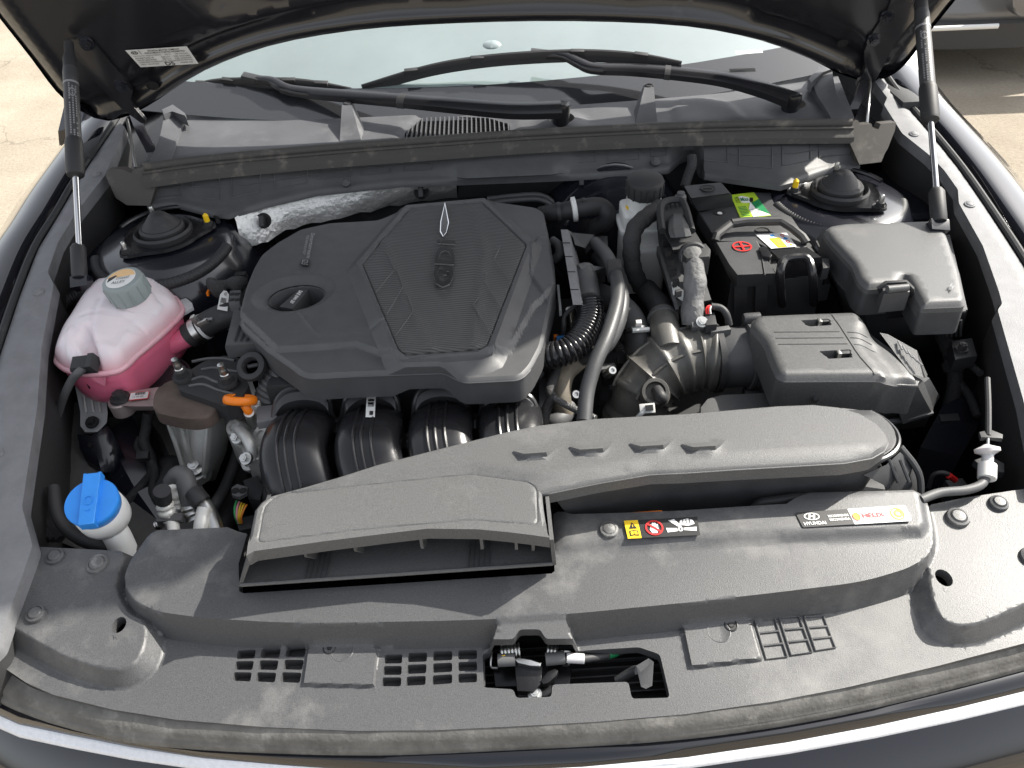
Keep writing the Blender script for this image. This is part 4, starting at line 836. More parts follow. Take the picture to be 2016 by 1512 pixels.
molded('duct_top', DF, dout, ducth, GRAIN, du, step=.0075, skirt=.016, ang=30, lines=[hatch+[hatch[0]]]+rings_of(dout, (-.0015, -.004))+[hp+[hp[0]] for hp in hexp]+[[tuple(np.mean(hp, 0)+(np.array(p)-np.mean(hp, 0))*1.09) for p in hp+[hp[0]]] for hp in hexp], fine=[(hatch, .003, .0018)])
bead('top_edge', [DF.pt(p[0], p[1], -.0034) for p in resample(DF.pxs(dl[6:30]), .01, False)], .0011, GRAIN, du)
# lower shell of the duct: rim round the rounded end and down the front
rim = [(1062, 975), (1180, 957), (1282, 940), (1350, 937), (1455, 930), (1560, 925), (1663, 918), (1725, 908), (1757, 892), (1768, 872), (1762, 850), (1740, 828), (1712, 812)]
RP = [W(x, y, .884) for x, y in rim]; Rc = cat(RP, 4)
loft('lower_rim', sweep_rings(Rc, .0038, 10), GLOSS, du)
prism('rim_plate', HZ(0), [(p.x, p.y) for p in Rc]+[(W(x, y, .884).x, W(x, y, .884).y-.006) for x, y in ((1655, 800), (1530, 800), (1350, 818), (1171, 832), (1062, 850))], .879, .8865, GRAIN, du, .0012, ang=30)
prism('lower_shell', HZ(0), [(p.x*.97+.01, p.y*.985+.012) for p in Rc]+[(W(x, y, .884).x, W(x, y, .884).y-.012) for x, y in ((1655, 800), (1530, 802), (1350, 820), (1100, 845))], .80, .889, PLASTIC, du, .006, shrink=.15)
# mouth: floor, cheeks and slats
fl_ = [W(474, 1150, .852), W(1088, 1108, .852)]
mt = [DF.pt(*DF.px(x, y), -.006) for x, y in mouth[::-1]]
def mpt(f): 
    i = f*(len(mt)-1); k = min(int(i), len(mt)-2); return mt[k].lerp(mt[k+1], i-k)
F0, F1 = fl_
floor = loft('mouth_floor', [[F0, F1], [F0+Vector((.006, .09, -.004)), F1+Vector((-.004, .09, -.004))], [F0+Vector((.006, .09, -.012)), F1+Vector((-.004, .09, -.012))], [F0+Vector((0, 0, -.005)), F1+Vector((0, 0, -.005))], [F0, F1]], GRAIN, du, closed=False, caps=False)
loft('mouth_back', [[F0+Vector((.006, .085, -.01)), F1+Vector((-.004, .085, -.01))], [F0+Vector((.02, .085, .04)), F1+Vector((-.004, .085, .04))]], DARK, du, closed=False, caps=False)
for A_, M_ in ((F0, mt[0]), (F1, mt[-1])):
    s_ = 1 if A_ is F1 else -1
    thick('mouth_cheek', [A_+Vector((0, 0, -.004)), M_+Vector((0, 0, .004)), M_+Vector((0, .08, .0)), A_+Vector((0, .09, -.004))], (s_*.004, 0, 0), GRAIN, du, .001)
loft('mouth_lip', sweep_rings(cat([F0+Vector((0, -.001, 0)), F0.lerp(F1, .5)+Vector((0, -.001, 0)), F1+Vector((0, -.001, 0))], 4), .0022, 8), GRAIN, du)
for x_, d_ in ((553, .4), (617, .42), (728, .6), (835, .62), (940, .5), (1010, .4)):
    f_ = (x_-500)/(1082-500); t_ = mpt(f_); bt = F0.lerp(F1, (x_-474)/(1088-474)+.02)
    a_ = t_+Vector((0, .001, .002)); hh = (t_.z-bt.z)
    pts = [a_, a_+Vector((.0, 0, -hh*d_)), a_+Vector((0, .02, -hh*.99-.002)), a_+Vector((0, .08, -hh-.002)), a_+Vector((0, .08, 0))]
    thick('mouth_slat', pts, (.0032, 0, 0), GRAIN, du, .0006)
for x_ in (600, 610, 620, 630, 640, 922, 932, 942, 952, 962):
    p = F0.lerp(F1, (x_-474)/(1088-474)); thick('floor_rib', [p+Vector((0, .001, .0005)), p+Vector((.0012, .001, .0005)), p+Vector((.0025, .035, -.001)), p+Vector((.0013, .035, -.001))], (0, 0, .0012), PLASTIC, du, 0)
qm = quad_px([(520, 1052), (566, 1046), (568, 1030), (524, 1036)], DZ-.003); qm.poly('arrow_mark', [(0, 0), (.04, 0), (.08, .5), (.5, 1), (.95, .9), (.95, .8), (.5, .85), (.14, .45)], GRAIN, du, .0012); qm.poly('arrow_mark', [(.62, .1), (.68, .1), (.74, .7), (.68, .7)], GRAIN, du, .0012)
# orange label peeping from under the duct, black hose behind the cover
o = slab('fan_label', [(1212, 1011), (1302, 1004), (1310, 1010), (1210, 1017)], .842, .002, ORANGEP, None, .0004); tag(o, 'orange label edge behind the radiator cover below the duct', 'label')
fs = thing('fan_shroud', 'black fan shroud with a rounded corner under the end of the duct', 'fan shroud', W(1700, 990, .6))
prism('frame', HZ(0), [(W(x, y, .835).x, W(x, y, .835).y) for x, y in [(1100, 985), (1790, 900), (1806, 930), (1808, 975), (1780, 985), (1100, 1030)]], .55, .815, DULL, fs, .01)
loft('corner_guard', [[W(1700, 935, .86), W(1745, 915, .86), W(1772, 890, .86)], [W(1740, 955, .84), W(1786, 935, .84), W(1800, 915, .84)], [W(1752, 990, .80), W(1808, 978, .80), W(1812, 940, .80)]], PLASTIC, fs, closed=False, caps=False, ang=60)
loft('corner_rim', sweep_rings(cat([W(1772, 880, .86), W(1800, 915, .845), W(1812, 945, .83), W(1812, 985, .81)], 5), .004, 8), PLASTIC, fs)
for x_ in (1745, 1768, 1790): loft('rib', sweep_rings([W(x_-18, 905, .862), W(x_, 950, .84)], .002, 6), PLASTIC, fs)
o = tube('coolant_return_hose', [(1485, 1000, .83), (1500, 990, .838), (1530, 986, .84), (1565, 980, .84), (1600, 978, .83)], .006, RUBBER); tag(o, 'short black hose behind the radiator cover under the duct', 'hose')
# ---------------------------------------------------------------- engine block below everything
eng = thing('engine_block', 'dark engine block hidden under the plastic engine cover', 'engine', (-.15, .85, .45))
box('block', Frame((0, 0, 0)), -.36, .03, .77, 1.14, .45, .80, DULL, eng, .01)
box('head', Frame((0, 0, 0)), -.33, .02, .80, 1.12, .80, .872, DULL, eng, .006)
# ---------------------------------------------------------------- engine cover
EZ = .925; EF = HZ(EZ)
ec = thing('engine_cover', 'dark grey plastic engine cover with a raised hexagon reading GDi', 'engine cover', W(780, 600, .87))
rim_ = [(500, 524), (514, 500), (541, 479), (590, 451), (650, 438), (744, 433), (800, 409), (812, 404), (950, 393), (1058, 408), (1070, 416), (1083, 476), (1092, 530), (1094, 562), (1082, 605), (1067, 674), (1047, 712), (1030, 730), (1016, 736), (917, 741), (905, 738), (872, 722), (700, 728), (610, 733), (589, 727), (570, 712), (525, 681), (474, 636), (469, 625), (472, 610), (485, 560)]
eo = fillet(EF.pxs(rim_), .008, 3)
hexo = EF.pxs([(800, 404), (952, 390), (1046, 480), (968, 692), (946, 700), (798, 711), (778, 698), (702, 518)], .012)
hexi = fillet(EF.pxs([(808, 410), (947, 397), (1037, 483), (959, 683), (943, 690), (798, 700), (785, 691), (713, 520)], .010), .006, 3)
well = EF.px(583, 579); 
def ell(c, rx, ry, rot=0, n=28): return [(c[0]+rx*math.cos(t)*math.cos(rot)-ry*math.sin(t)*math.sin(rot), c[1]+rx*math.cos(t)*math.sin(rot)+ry*math.sin(t)*math.cos(rot)) for t in np.linspace(0, 2*math.pi, n+1)[:-1]]
wh = ell(well, .039, .030, R(8)); who = ell((well[0]-.004, well[1]+.002), .060, .050, R(8))
l1 = EF.pxs([(588, 611), (620, 652), (632, 657), (720, 652), (770, 640)]); l2 = EF.pxs([(600, 460), (592, 530), (583, 545)])
fr_l = EF.pxs([(470, 612), (545, 684), (700, 674), (745, 690), (790, 712), (960, 702), (1000, 690), (1050, 600), (1094, 562), (1094, 800), (440, 800)])
rightpad = EF.pxs([(1050, 486), (1062, 470), (1092, 478), (1094, 562), (1080, 590), (1046, 545)])
def coverh(Q):
    h = ramp(Q, hexo, .011, .016)
    h -= bump(Q, hexi, .0035, .001, .0005)
    h -= .004*ss(1-sdf(Q, eo)/.0045)**2
    h -= bump(Q, fr_l, .007, .003, .004)
    h -= groove(Q, l1, .0018, .003)+groove(Q, l2, .001, .002)
    h += bump(Q, rightpad, .003, .004)
    h -= .010*ss(1-np.clip(sdf(Q, who)*-1, 0, 1)/.012)*(sdf(Q, who) > -.012)*.0
    h -= .009*np.clip((sdf(Q, who)+.0)/.018, 0, 1)
    h += .0012*np.cos((Q[:, 0]+.12)*4)
    return h
molded('cover_shell', EF, eo, coverh, COVER, ec, holes=[wh], step=.007, skirt=.036, ang=28, lines=[hexi+[hexi[0]], l1, who+[who[0]]]+rings_of(hexo, (0, .004, .016))+rings_of(eo, (-.0015, -.0045)), fine=[(hexi, .004, .002), (fr_l, .006, .003), (who, .018, .004), (rightpad, .005, .003)])
bead('rim_edge', [EF.pt(p[0], p[1], -.0052 if sdf([p], fr_l)[0] < 0 else -.0112) for p in resample(fillet(EF.pxs(rim_[16:31]), .006, 3), .012, False)], .0012, COVER, ec)
# carbon-look hexagon insert
CARB = bpy.data.materials.new('ribbed_insert'); CARB.use_nodes = True; n = CARB.node_tree.nodes; L = CARB.node_tree.links; b = n['Principled BSDF']
b.inputs['Base Color'].default_value = (.030, .030, .033, 1); b.inputs['Roughness'].default_value = .40
tc = n.new('ShaderNodeTexCoord'); wv = n.new('ShaderNodeTexWave'); wv.inputs['Scale'].default_value = 72; wv.bands_direction = 'Y'; wv.inputs['Distortion'].default_value = 0
mp = n.new('ShaderNodeMapping'); mp.inputs['Rotation'].default_value = (0, 0, R(14)); L.new(tc.outputs['Object'], mp.inputs['Vector']); L.new(mp.outputs[0], wv.inputs['Vector'])
bp = n.new('ShaderNodeBump'); bp.inputs['Strength'].default_value = .55; bp.inputs['Distance'].default_value = .0012; L.new(wv.outputs['Fac'], bp.inputs['Height']); L.new(bp.outputs[0], b.inputs['Normal'])
ramp = n.new('ShaderNodeMapRange'); ramp.inputs[3].default_value = .040; ramp.inputs[4].default_value = .105; L.new(wv.outputs['Fac'], ramp.inputs[0]); cmb = n.new('ShaderNodeCombineColor'); [L.new(ramp.outputs[0], cmb.inputs[i]) for i in range(3)]; L.new(cmb.outputs[0], b.inputs['Base Color'])
cx_ = np.mean(np.array(hexi), 0)
hx2 = [(p[0]+(cx_[0]-p[0])*.012, p[1]+(cx_[1]-p[1])*.012) for p in hexi]
ridge = [EF.pxs([(752, 470), (800, 600), (850, 690)], .01), EF.pxs([(930, 420), (955, 500), (930, 690)], .01)]
def inserth(Q): return .0105+.0012*np.cos((Q[:, 0]+.12)*4)+.0022*ss(1-dline(Q, ridge[0])/.012)+.0022*ss(1-dline(Q, ridge[1])/.012)-.0012*ss(1-sdf(Q, hx2)/.004)
molded('hexagon_insert', EF, hx2, inserth, CARB, ec, step=.006, skirt=.004, ang=60)
def onhex(x, y, dh=.0152): return EF.pt(*EF.px(x, y, dh), dh)
for L_ in ([(762, 498), (777, 530), (740, 575)], [(783, 532), (793, 565), (762, 618)], [(802, 578), (814, 612), (778, 662)], [(985, 485), (973, 510), (1010, 560)], [(958, 536), (954, 555), (990, 608)], [(942, 585), (932, 600), (968, 660)]):
    loft('chevron_line', sweep_rings([onhex(x, y) for x, y in L_], .0006, 6), HOSE, ec)
LETT0 = mat('letter_edge_glint', (.30, .30, .30), .3, metal=.6)  # lighter shifted copy under the letters paints the glint on their edges
# GDi letters: read upwards
gq = Quad([onhex(891, 566, .0165), onhex(897, 474, .0165), onhex(860, 472, .0165), onhex(852, 564, .0165)])
if gq.n.z < 0: gq.n = -gq.n
for tx, u0, u1 in (('G', 0, .41), ('D', .47, .85), ('i', .915, .985)):
    gq.text('letter_glint', tx, u0-.018, 0, u1-.018, 1, LETT0, ec, h=.0006, bold=.02, t=.0008)
    gq.text('letter', tx, u0, 0, u1, 1, BLACK, ec, h=.0016, bold=.02, t=.0016)
em = [(876, 398), (884, 438), (879, 458), (872, 466), (866, 456), (867, 436)]
loft('emblem', [[onhex(x, y, .0145) for x, y in em], [onhex(x, y, .0165) for x, y in em]], CHROME, ec)
em2 = [(x*.80+875*.20, y*.90+436*.10) for x, y in em]; loft('emblem_face', [[onhex(x, y, .016) for x, y in em2], [onhex(x, y, .0170) for x, y in em2]], GLOSS, ec)
# lettering near the rear corner, read downwards
tq = Quad([EF.pt(*EF.px(x, y), .0032) for x, y in ((605, 462), (592, 526), (610, 529), (622, 464))]); tq.n = Vector((0, 0, 1))
LETT = mat('raised_lettering', (.24, .24, .245), .35)
tq.text('lettering', 'Smartstream', 0, .52, .78, .98, LETT, ec, h=.0012, bold=.015); tq.text('lettering', 'TECHNOLOGY', .08, .05, .70, .36, LETT, ec, h=.0012, bold=.015)
tq.rect('lettering_box', .82, .0, 1.0, .95, BLACK, ec, .0010); tq.text('lettering', 'G2.5', .835, .12, .985, .82, LETT, ec, h=.0016, bold=.02)
# side flange
sf = [(471, 603), (459, 612), (446, 668), (442, 682), (511, 674), (530, 690), (522, 660), (478, 622)]
sd_ = slab('side_flange', sf, .905, .020, COVER, ec, .003)
for k in range(3):
    x0 = 462+k*11; loft('vent_slot', [[W(x0-1+dx, y, .9055) for dx, y in ((3+6, 640+k*6), (7+6, 641+k*6), (4, 671), (0, 671))], [W(x0-1+dx, y, .9065) for dx, y in ((3+6, 640+k*6), (7+6, 641+k*6), (4, 671), (0, 671))]], DULL, sd_)
# oil filler cap in its well
oc = thing('oil_filler_cap', 'black oil filler cap with white lettering sunk in the engine cover', 'filler cap', W(583, 590, .875))
wc = W(583, 592, .875)
lathe('well_wall', Frame((well[0], well[1], 0)), [(.041, EZ-.006), (.043, .872), (.043, .868), (.002, .868)], DARK, oc, 32, sy=.8, cap=False)
lathe('cap', axis_frame(wc, (0, 0, 1)), [(.032, -.006), (.032, .010), (.029, .014), (.001, .014)], GLOSS, oc, 32)
hb = [W(x, y, .913) for x, y in ((550, 604), (596, 562), (612, 564), (576, 608))]
loft('grip', [[p-Vector((0, 0, .026)) for p in hb], hb], PLASTIC, oc, bev=.002)
hq = Quad([W(566, 601, .9055), W(584, 566, .9055), W(596, 572, .9055), W(578, 606, .9055)]); hq = Quad([W(577, 600, .9056), W(603, 572, .9056), W(594, 569, .9056), W(568, 596, .9056)])
hq = Quad([W(589, 571, .9136), W(568, 597, .9136), W(579, 602, .9136), W(601, 574, .9136)]); hq.n = Vector((0, 0, 1)); hq.text('grip_text', 'SAE 0W-20', .05, .15, .95, .75, WHITE, oc, bold=.02)
o = lathe('white_stud', axis_frame(W(622, 560, .90), (0, 0, 1)), [(.004, -.01), (.004, .006), (.001, .007)], WHITEP, oc, 12)
# ---------------------------------------------------------------- intake manifold
im = thing('intake_manifold', 'glossy black intake manifold with four curved runners below the engine cover', 'manifold', (-.1, .68, .6))
tops_ = [(599, 778), (736, 774), (870, 768), (1003, 778)]
for k, (x, y) in enumerate(tops_):
    X0 = W(x, y, .85).x
    path = [(X0, .785, .800), (X0, .765, .822), (X0, .735, .837), (X0, .700, .836), (X0+.010, .668, .814), (X0+.022, .648, .775), (X0+.034, .640, .72), (X0+.042, .638, .64)]
    P = cat([Vector(p) for p in path], 6); N = len(P); rings = []
    for i, p in enumerate(P):
        t_ = (P[min(i+1, N-1)]-P[max(i-1, 0)]).normalized(); sdv = Vector((1, 0, 0)); sdv = (sdv-t_*sdv.dot(t_)).normalized(); up = sdv.cross(t_)
        if up.z < 0 and i < N*.6: up = -up
        rg = []
        for a_ in np.linspace(0, 2*math.pi, 25)[:-1]:
            c_, s_ = math.cos(a_), math.sin(a_); rx = .042*math.copysign(abs(c_)**.8, c_); ry = .026*math.copysign(abs(s_)**.75, s_)
            rg.append(p+sdv*rx+up*ry)
        rings.append(rg)
    run = loft('runner', rings, MANIF, im, ang=70)
    for off in (-.014, -.004, .008):
        loft('runner_rib', sweep_rings([P[i]+Vector((off, 0, 0))+((P[min(i+1, N-1)]-P[max(i-1, 0)]).normalized().cross(Vector((1, 0, 0))))*(.0262) for i in range(6, N-10)], .0022, 8), MANIF, run)
fle = [(541, 905, .80), (537, 850, .828), (541, 800, .848), (556, 774, .862), (580, 764, .866), (606, 762, .866), (632, 768, .864), (647, 784, .856), (651, 806, .838), (657, 822, .824), (664, 827, .82), (671, 822, .824), (676, 806, .838), (682, 784, .856), (700, 766, .864), (722, 759, .866), (748, 760, .866), (770, 770, .862), (781, 788, .852), (785, 815, .834), (783, 838, .818), (789, 853, .808), (801, 857, .806), (811, 848, .81), (814, 822, .830), (817, 790, .852), (828, 768, .864), (850, 757, .868), (876, 755, .868), (900, 760, .866), (916, 774, .858), (921, 796, .842), (927, 813, .828), (937, 818, .824), (946, 811, .83), (950, 790, .846), (956, 772, .858), (985, 764, .864), (1015, 768, .866), (1042, 780, .862), (1054, 800, .85), (1056, 830, .83)]
FP = cat([W(*p) for p in fle], 4); FLG = mat('flange_plastic', (.045, .045, .048), .3, dust=(60, DUST, .68, .3))
loft('flange_edge', sweep_rings(FP, .0036, 8, (1.2, 1)), FLG, im)
loft('flange_face', [[p+Vector((0, .004, 0)), p+Vector((0, -.008, -.001)), p+Vector((0, -.016, -.009)), p+Vector((0, -.012, -.03)), p+Vector((0, .004, -.03))] for p in FP], FLG, im, ang=40)
for k in range(3):
    xm = (W(*tops_[k], .85).x+W(*tops_[k+1], .85).x)/2
    loft('web', [[Vector((xm-.03, .690, .812)), Vector((xm+.004, .684, .802)), Vector((xm+.036, .690, .812))], [Vector((xm-.02, .648, .785)), Vector((xm+.014, .644, .780)), Vector((xm+.05, .648, .785))], [Vector((xm-.01, .626, .70)), Vector((xm+.03, .622, .69)), Vector((xm+.07, .626, .70))]], MANIF, im, closed=False, caps=False)
box('plenum', Frame((0, 0, 0)), W(560, 780, .8).x, W(1040, 780, .8).x, .640, .72, .58, .735, MANIF, im, .01)
qs = Quad([W(720, 822, .865), W(738, 822, .865), W(740, 782, .866), W(722, 782, .866)]); qs.rect('barcode_label', 0, 0, 1, 1, WHITE, im, .001)
for k in range(9): qs.rect('barcode_bar', .42, .08+k*.045+.0, .82, .08+k*.045+.022*(1+k % 2), BLACK, im, .0022) if k < 4 else qs.rect('barcode_bar', .2, .5+(k-4)*.08, .85, .5+(k-4)*.08+.03*(1+k % 2), BLACK, im, .0022)
lathe('round_sticker', axis_frame(W(812, 874, .80), (0, -.75, .66)), [(.0085, 0), (.0085, .001), (.0002, .001)], PAPER, im, 24)
# ---------------------------------------------------------------- dipstick, lifting eye, cast bracket at the left end of the engine
dp = thing('oil_dipstick', 'bright orange dipstick ring beside the intake manifold', 'dipstick', W(492, 815, .80))
cc = W(473, 787, .862); loft('ring', [r for r in (lambda P: sweep_rings(P+P[:2], .0040, 10, (1.5, .9), Vector((0, .5, .86))))([cc+Vector((.0185*math.cos(t), .0130*math.sin(t), -.0085*math.sin(t)-.003*math.cos(t))) for t in np.linspace(0, 2*math.pi, 33)[:-1]])], ORANGEP, dp, caps=False, ang=180)
tube('stem', [(482, 797, .858), (488, 808, .850), (494, 817, .84)], .0058, ORANGEP, dp)
tube('tube_neck', [(490, 812, .848), (500, 840, .80), (515, 900, .70)], .007, STEEL, dp)
ab = thing('timing_bracket', 'bright cast aluminium bracket under the orange dipstick', 'bracket', W(490, 870, .7))
slab('bracket_body', [(440, 800), (490, 797), (508, 838), (530, 845), (532, 872), (508, 905), (482, 900), (474, 880), (460, 876), (446, 852)], .805, .05, ALU, ab, .006, .004, 3)
for x, y, r_2, z in ((462, 842, .012, .818), (516, 858, .014, .812), (492, 912, .012, .782), (524, 905, .011, .785)):
    lathe('boss', axis_frame(W(x, y, z), (-.3, -.5, .8)), [(r_2*1.15, -.03), (r_2, .002), (r_2*.9, .004), (r_2*.5, .004), (r_2*.45, .0), (.0005, .0)], ALU, ab, 20)
for x, y in ((467, 862), (485, 903)): hexbolt(axis_frame(W(x, y, .812), (-.2, -.6, .8)), .0058, .009, STEEL, ab)
tube('rib', [(470, 845, .822), (490, 870, .82), (500, 905, .80)], .008, ALU, ab)
slab('support_plate', [(505, 800), (545, 795), (545, 825), (505, 832)], .842, .012, RAIL, ab, .002)
slab('lower_flange', [(505, 880), (545, 870), (560, 925), (510, 940)], .72, .03, WHITEP, ab, .004)
le = thing('lifting_eye', 'black pressed steel lifting eye with a round hole beside the engine cover', 'lifting eye', W(510, 770, .83))
lathe('eye', axis_frame(W(496, 722, .885), (-.12, -.55, .83)), [(.0105, -.005), (.0195, -.005), (.021, 0), (.0195, .005), (.0125, .006), (.0105, .003), (.0105, -.005)], RUBBER, le, 28, cap=False)
loft('arm', [[W(512, 706, .880), W(526, 720, .880), W(528, 728, .872), W(505, 744, .872)], [W(528, 735, .868), W(540, 742, .865), W(538, 752, .858), W(512, 760, .858)], [W(520, 775, .83), W(532, 775, .83), W(530, 788, .82), W(518, 786, .82)]], RUBBER, le, bev=.002)
tube('pin', [(488, 722, .887), (508, 718, .887)], .0028, RUBBER, le)
slab('head_corner', [(462, 728), (490, 735), (512, 790), (505, 800), (478, 800), (470, 765)], .845, .05, WHITEP, eng, .006, .003)
wl = thing('corrugated_hose', 'corrugated grey loom hose curving below the left corner of the engine cover', 'hose', W(525, 790, .80)); corrugated('sleeve', [(592, 720, .862), (562, 735, .862), (540, 758, .852), (528, 788, .832), (528, 805, .81)], .0185, HOSE, wl, .0062, .003, 18)
# ---------------------------------------------------------------- silver heat shield on the firewall
hs_ = thing('heat_shield', 'crinkled silver foil heat shield behind the engine cover', 'heat shield', W(650, 420, .85))
up_ = [(462, 429), (500, 412), (560, 394), (640, 377), (720, 368), (800, 362), (898, 358)]; dn_ = [(484, 484), (514, 480), (580, 448), (650, 434), (730, 415), (805, 400), (901, 388)]
U_ = cat([W(x, y, .918) for x, y in up_], 4); Dn = cat([W(x, y, .868) for x, y in dn_], 4); rg = []
for i, (a_, b_) in enumerate(zip(U_, Dn)):
    rg.append([a_.lerp(b_, t)+Vector((0, -.006*math.sin(math.pi*t)+.0025*math.sin(i*1.7+t*9), .002*math.sin(i*2.3+t*5))) for t in np.linspace(0, 1, 7)])
fo = loft('foil', rg, FOIL, hs_, closed=False, caps=False, ang=180)
for x, y in ((522, 428), (830, 372)):
    fr = axis_frame(W(x, y, .900)+Vector((0, -.012, 0)), (0, -.8, .6)); lathe('fixing_hole', fr, [(.0135, 0), (.0135, .002), (.010, .002), (.002, -.001)], DARK, hs_, 20); box('push_pin', fr, -.004, .004, -.012, .006, .001, .016, RUBBER, hs_, .001)
pad = thing('firewall_pad', 'black sound pad on the firewall right of the silver foil', 'insulation', W(1100, 370, .85)); slabp = loft('pad', [[W(902, 356, .918), W(1110, 346, .918), W(1250, 340, .918)], [W(902, 390, .87), W(1100, 380, .87), W(1250, 372, .87)]], PLASTIC, pad, closed=False, caps=False)
fr = axis_frame(W(1142, 350, .912)+Vector((0, -.008, 0)), (0, -.8, .6)); lathe('fixing_hole', fr, [(.012, 0), (.012, .002), (.009, .002), (.002, -.001)], DARK, pad, 20); box('push_pin', fr, -.004, .004, -.012, .006, .001, .014, RUBBER, pad, .001)
# ---------------------------------------------------------------- coolant reservoir
CZ_ = .868; KF = HZ(CZ_)
cr_ = thing('coolant_reservoir', 'milky coolant reservoir filled with pink coolant beside the strut tower', 'reservoir', W(230, 760, .78))
def tank_mat(name, top):
    m = mat(name, (.78, .70, .71), .36, sss=.3, bump=(300, .1, .0006)); n = m.node_tree.nodes; L = m.node_tree.links; b = n['Principled BSDF']
    g_ = n.new('ShaderNodeNewGeometry'); sp = n.new('ShaderNodeSeparateXYZ'); L.new(g_.outputs['Position'], sp.inputs[0])
    ns = n.new('ShaderNodeTexNoise'); ns.inputs['Scale'].default_value = 22; ns.inputs['Detail'].default_value = 4; L.new(g_.outputs['Position'], ns.inputs['Vector'])
    ma = n.new('ShaderNodeMath'); ma.operation = 'MULTIPLY_ADD'; ma.inputs[1].default_value = .016; L.new(ns.outputs['Fac'], ma.inputs[0]); L.new(sp.outputs['Z'], ma.inputs[2])
    r = n.new('ShaderNodeValToRGB'); mr = n.new('ShaderNodeMapRange'); mr.inputs[1].default_value = .865; mr.inputs[2].default_value = .925; L.new(ma.outputs[0], mr.inputs[0]); L.new(mr.outputs[0], r.inputs[0])
    e = r.color_ramp.elements; e[0].position = .06; e[0].color = (.84, .27, .37, 1); e[1].position = .62; e[1].color = (.80, .72, .75, 1)
    x = r.color_ramp.elements.new(.26); x.color = (.80, .48, .52, 1); L.new(r.outputs[0], b.inputs['Base Color']); return m
TANK = tank_mat('milky_tank', 1)
PINK = mat('pink_coolant_plastic', (.84, .19, .31), .3, sss=.3, mottle=(14, .12), bump=(200, .08, .0006))
seam = [(112, 706), (124, 672), (139, 648), (167, 603), (190, 582), (215, 572), (270, 566), (318, 567), (344, 586), (358, 607), (355, 622), (326, 652), (298, 677), (268, 702), (245, 724), (219, 734), (169, 737), (135, 730), (116, 718)]
so_ = smooth2(KF.pxs(seam), 4); ctr = np.mean(np.array(so_), 0)
lob1 = KF.pxs([(238, 702), (228, 680), (250, 655), (275, 650), (296, 662), (262, 698)], .03); lob2 = KF.pxs([(132, 712), (130, 690), (145, 660), (152, 665), (140, 690), (142, 715)], .03)
gut = KF.pxs([(176, 722), (168, 690), (186, 672), (192, 690), (186, 724)], .02)
rb = [KF.pxs(p, .045) for p in ([(160, 622), (230, 616), (300, 630), (320, 648)], [(200, 590), (175, 650), (178, 662), (210, 660), (275, 592)], [(345, 590), (312, 602), (330, 630)])]
def tankh(Q):
    d = np.maximum(sdf(Q, so_), 0); h = .050*np.sqrt(np.clip(1-(1-np.clip(d/.075, 0, 1))**2, 0, 1))
    h += .006*ss((d-.04)/.06)
    for r_2 in rb: h += groove(Q, r_2, -.0028, .0045)
    h += bump(Q, lob1, .003, .004)+bump(Q, lob2, .003, .004)
    h -= bump(Q, gut, .020, .006)
    return h
dome = molded('upper_tank', KF, so_, tankh, TANK, cr_, step=.0055, skirt=.003, ang=180, fine=[(so_, .016, .0032)])
seam_ring = [KF.pt(*p, 0) for p in so_]; loft('seam_flange', sweep_rings(seam_ring+seam_ring[:2], .0042, 8, (1.1, 1)), TANK, cr_, caps=False, ang=180)
lowp = [(p[0]+(ctr[0]-p[0])*.02, p[1]+(ctr[1]-p[1])*.02) for p in so_]
rings = [[KF.pt(p[0]+(ctr[0]-p[0])*s_, p[1]+(ctr[1]-p[1])*s_, h) for p in so_] for s_, h in ((.03, -.001), (.04, -.02), (.06, -.045), (.10, -.062), (.20, -.072), (.5, -.076))]
lowt = loft('lower_tank', rings, PINK, cr_, ang=180)
# level marks
mx = Quad([KF.pt(*KF.px(x, y, -.012), -.012) for x, y in ((173, 748), (206, 747), (206, 740), (173, 741))]); n_ = Vector((-.15, -1, .0)).normalized(); off_ = n_*.0052
def wallq(L_, h0, h1):
    a_, b_ = L_; A = W(a_[0], a_[1], h0); B = W(b_[0], b_[1], h0); u = Vector((0, 0, h1-h0)); q = Quad([A, B, B+u, A+u]); q.n = n_; return q
mq = wallq(((172, 749), (207, 750)), .848, .857); mq.text('level_mark', 'MAX', 0, 0, 1, 1, BLACK, cr_, h=.004, bold=.01)
mq = wallq(((178, 762), (205, 763)), .836, .845); mq.text('level_mark', 'MIN', 0, 0, 1, 1, BLACK, cr_, h=.004, bold=.01)
mq = wallq(((216, 758), (234, 756)), .840, .843); mq.rect('level_mark', 0, 0, 1, .5, BLACK, cr_, .004)
CREAM = mat('cream_print', (.80, .52, .25), .5)
# filler cap
cf = axis_frame(W(238, 549, .952), (-.10, -.12, 1)); cap = lathe('filler_cap', cf, [(.0265, -.034), (.0285, -.032), (.029, -.005), (.0275, -.001), (.024, .0), (.001, .0006)], GREYP, cr_, 40)
for k in range(12):
    a_ = k*math.pi/6; p = cf.pt(.0288*math.cos(a_), .0288*math.sin(a_), -.018); loft('grip_rib', sweep_rings([p-cf.ez*.014, p+cf.ez*.012], .0014, 6), GREYP, cap)
lathe('cap_label', Frame(cf.pt(0, 0, .0006), cf.ex, cf.ey), [(.0215, 0), (.0215, .0005), (.0002, .0006)], WHITE, cap, 32)
hp_ = [(.0205*math.cos(t), .0205*math.sin(t)) for t in np.linspace(.25, math.pi-.1, 16)]; prism('cap_label_band', cf, hp_, .0008, .0016, CREAM, cap, 0)
prism('cap_label_patch', cf, [(-.018, -.006), (-.006, .006), (-.010, .008), (-.0185, .003)], .0008, .0017, BLACK, cap, 0)
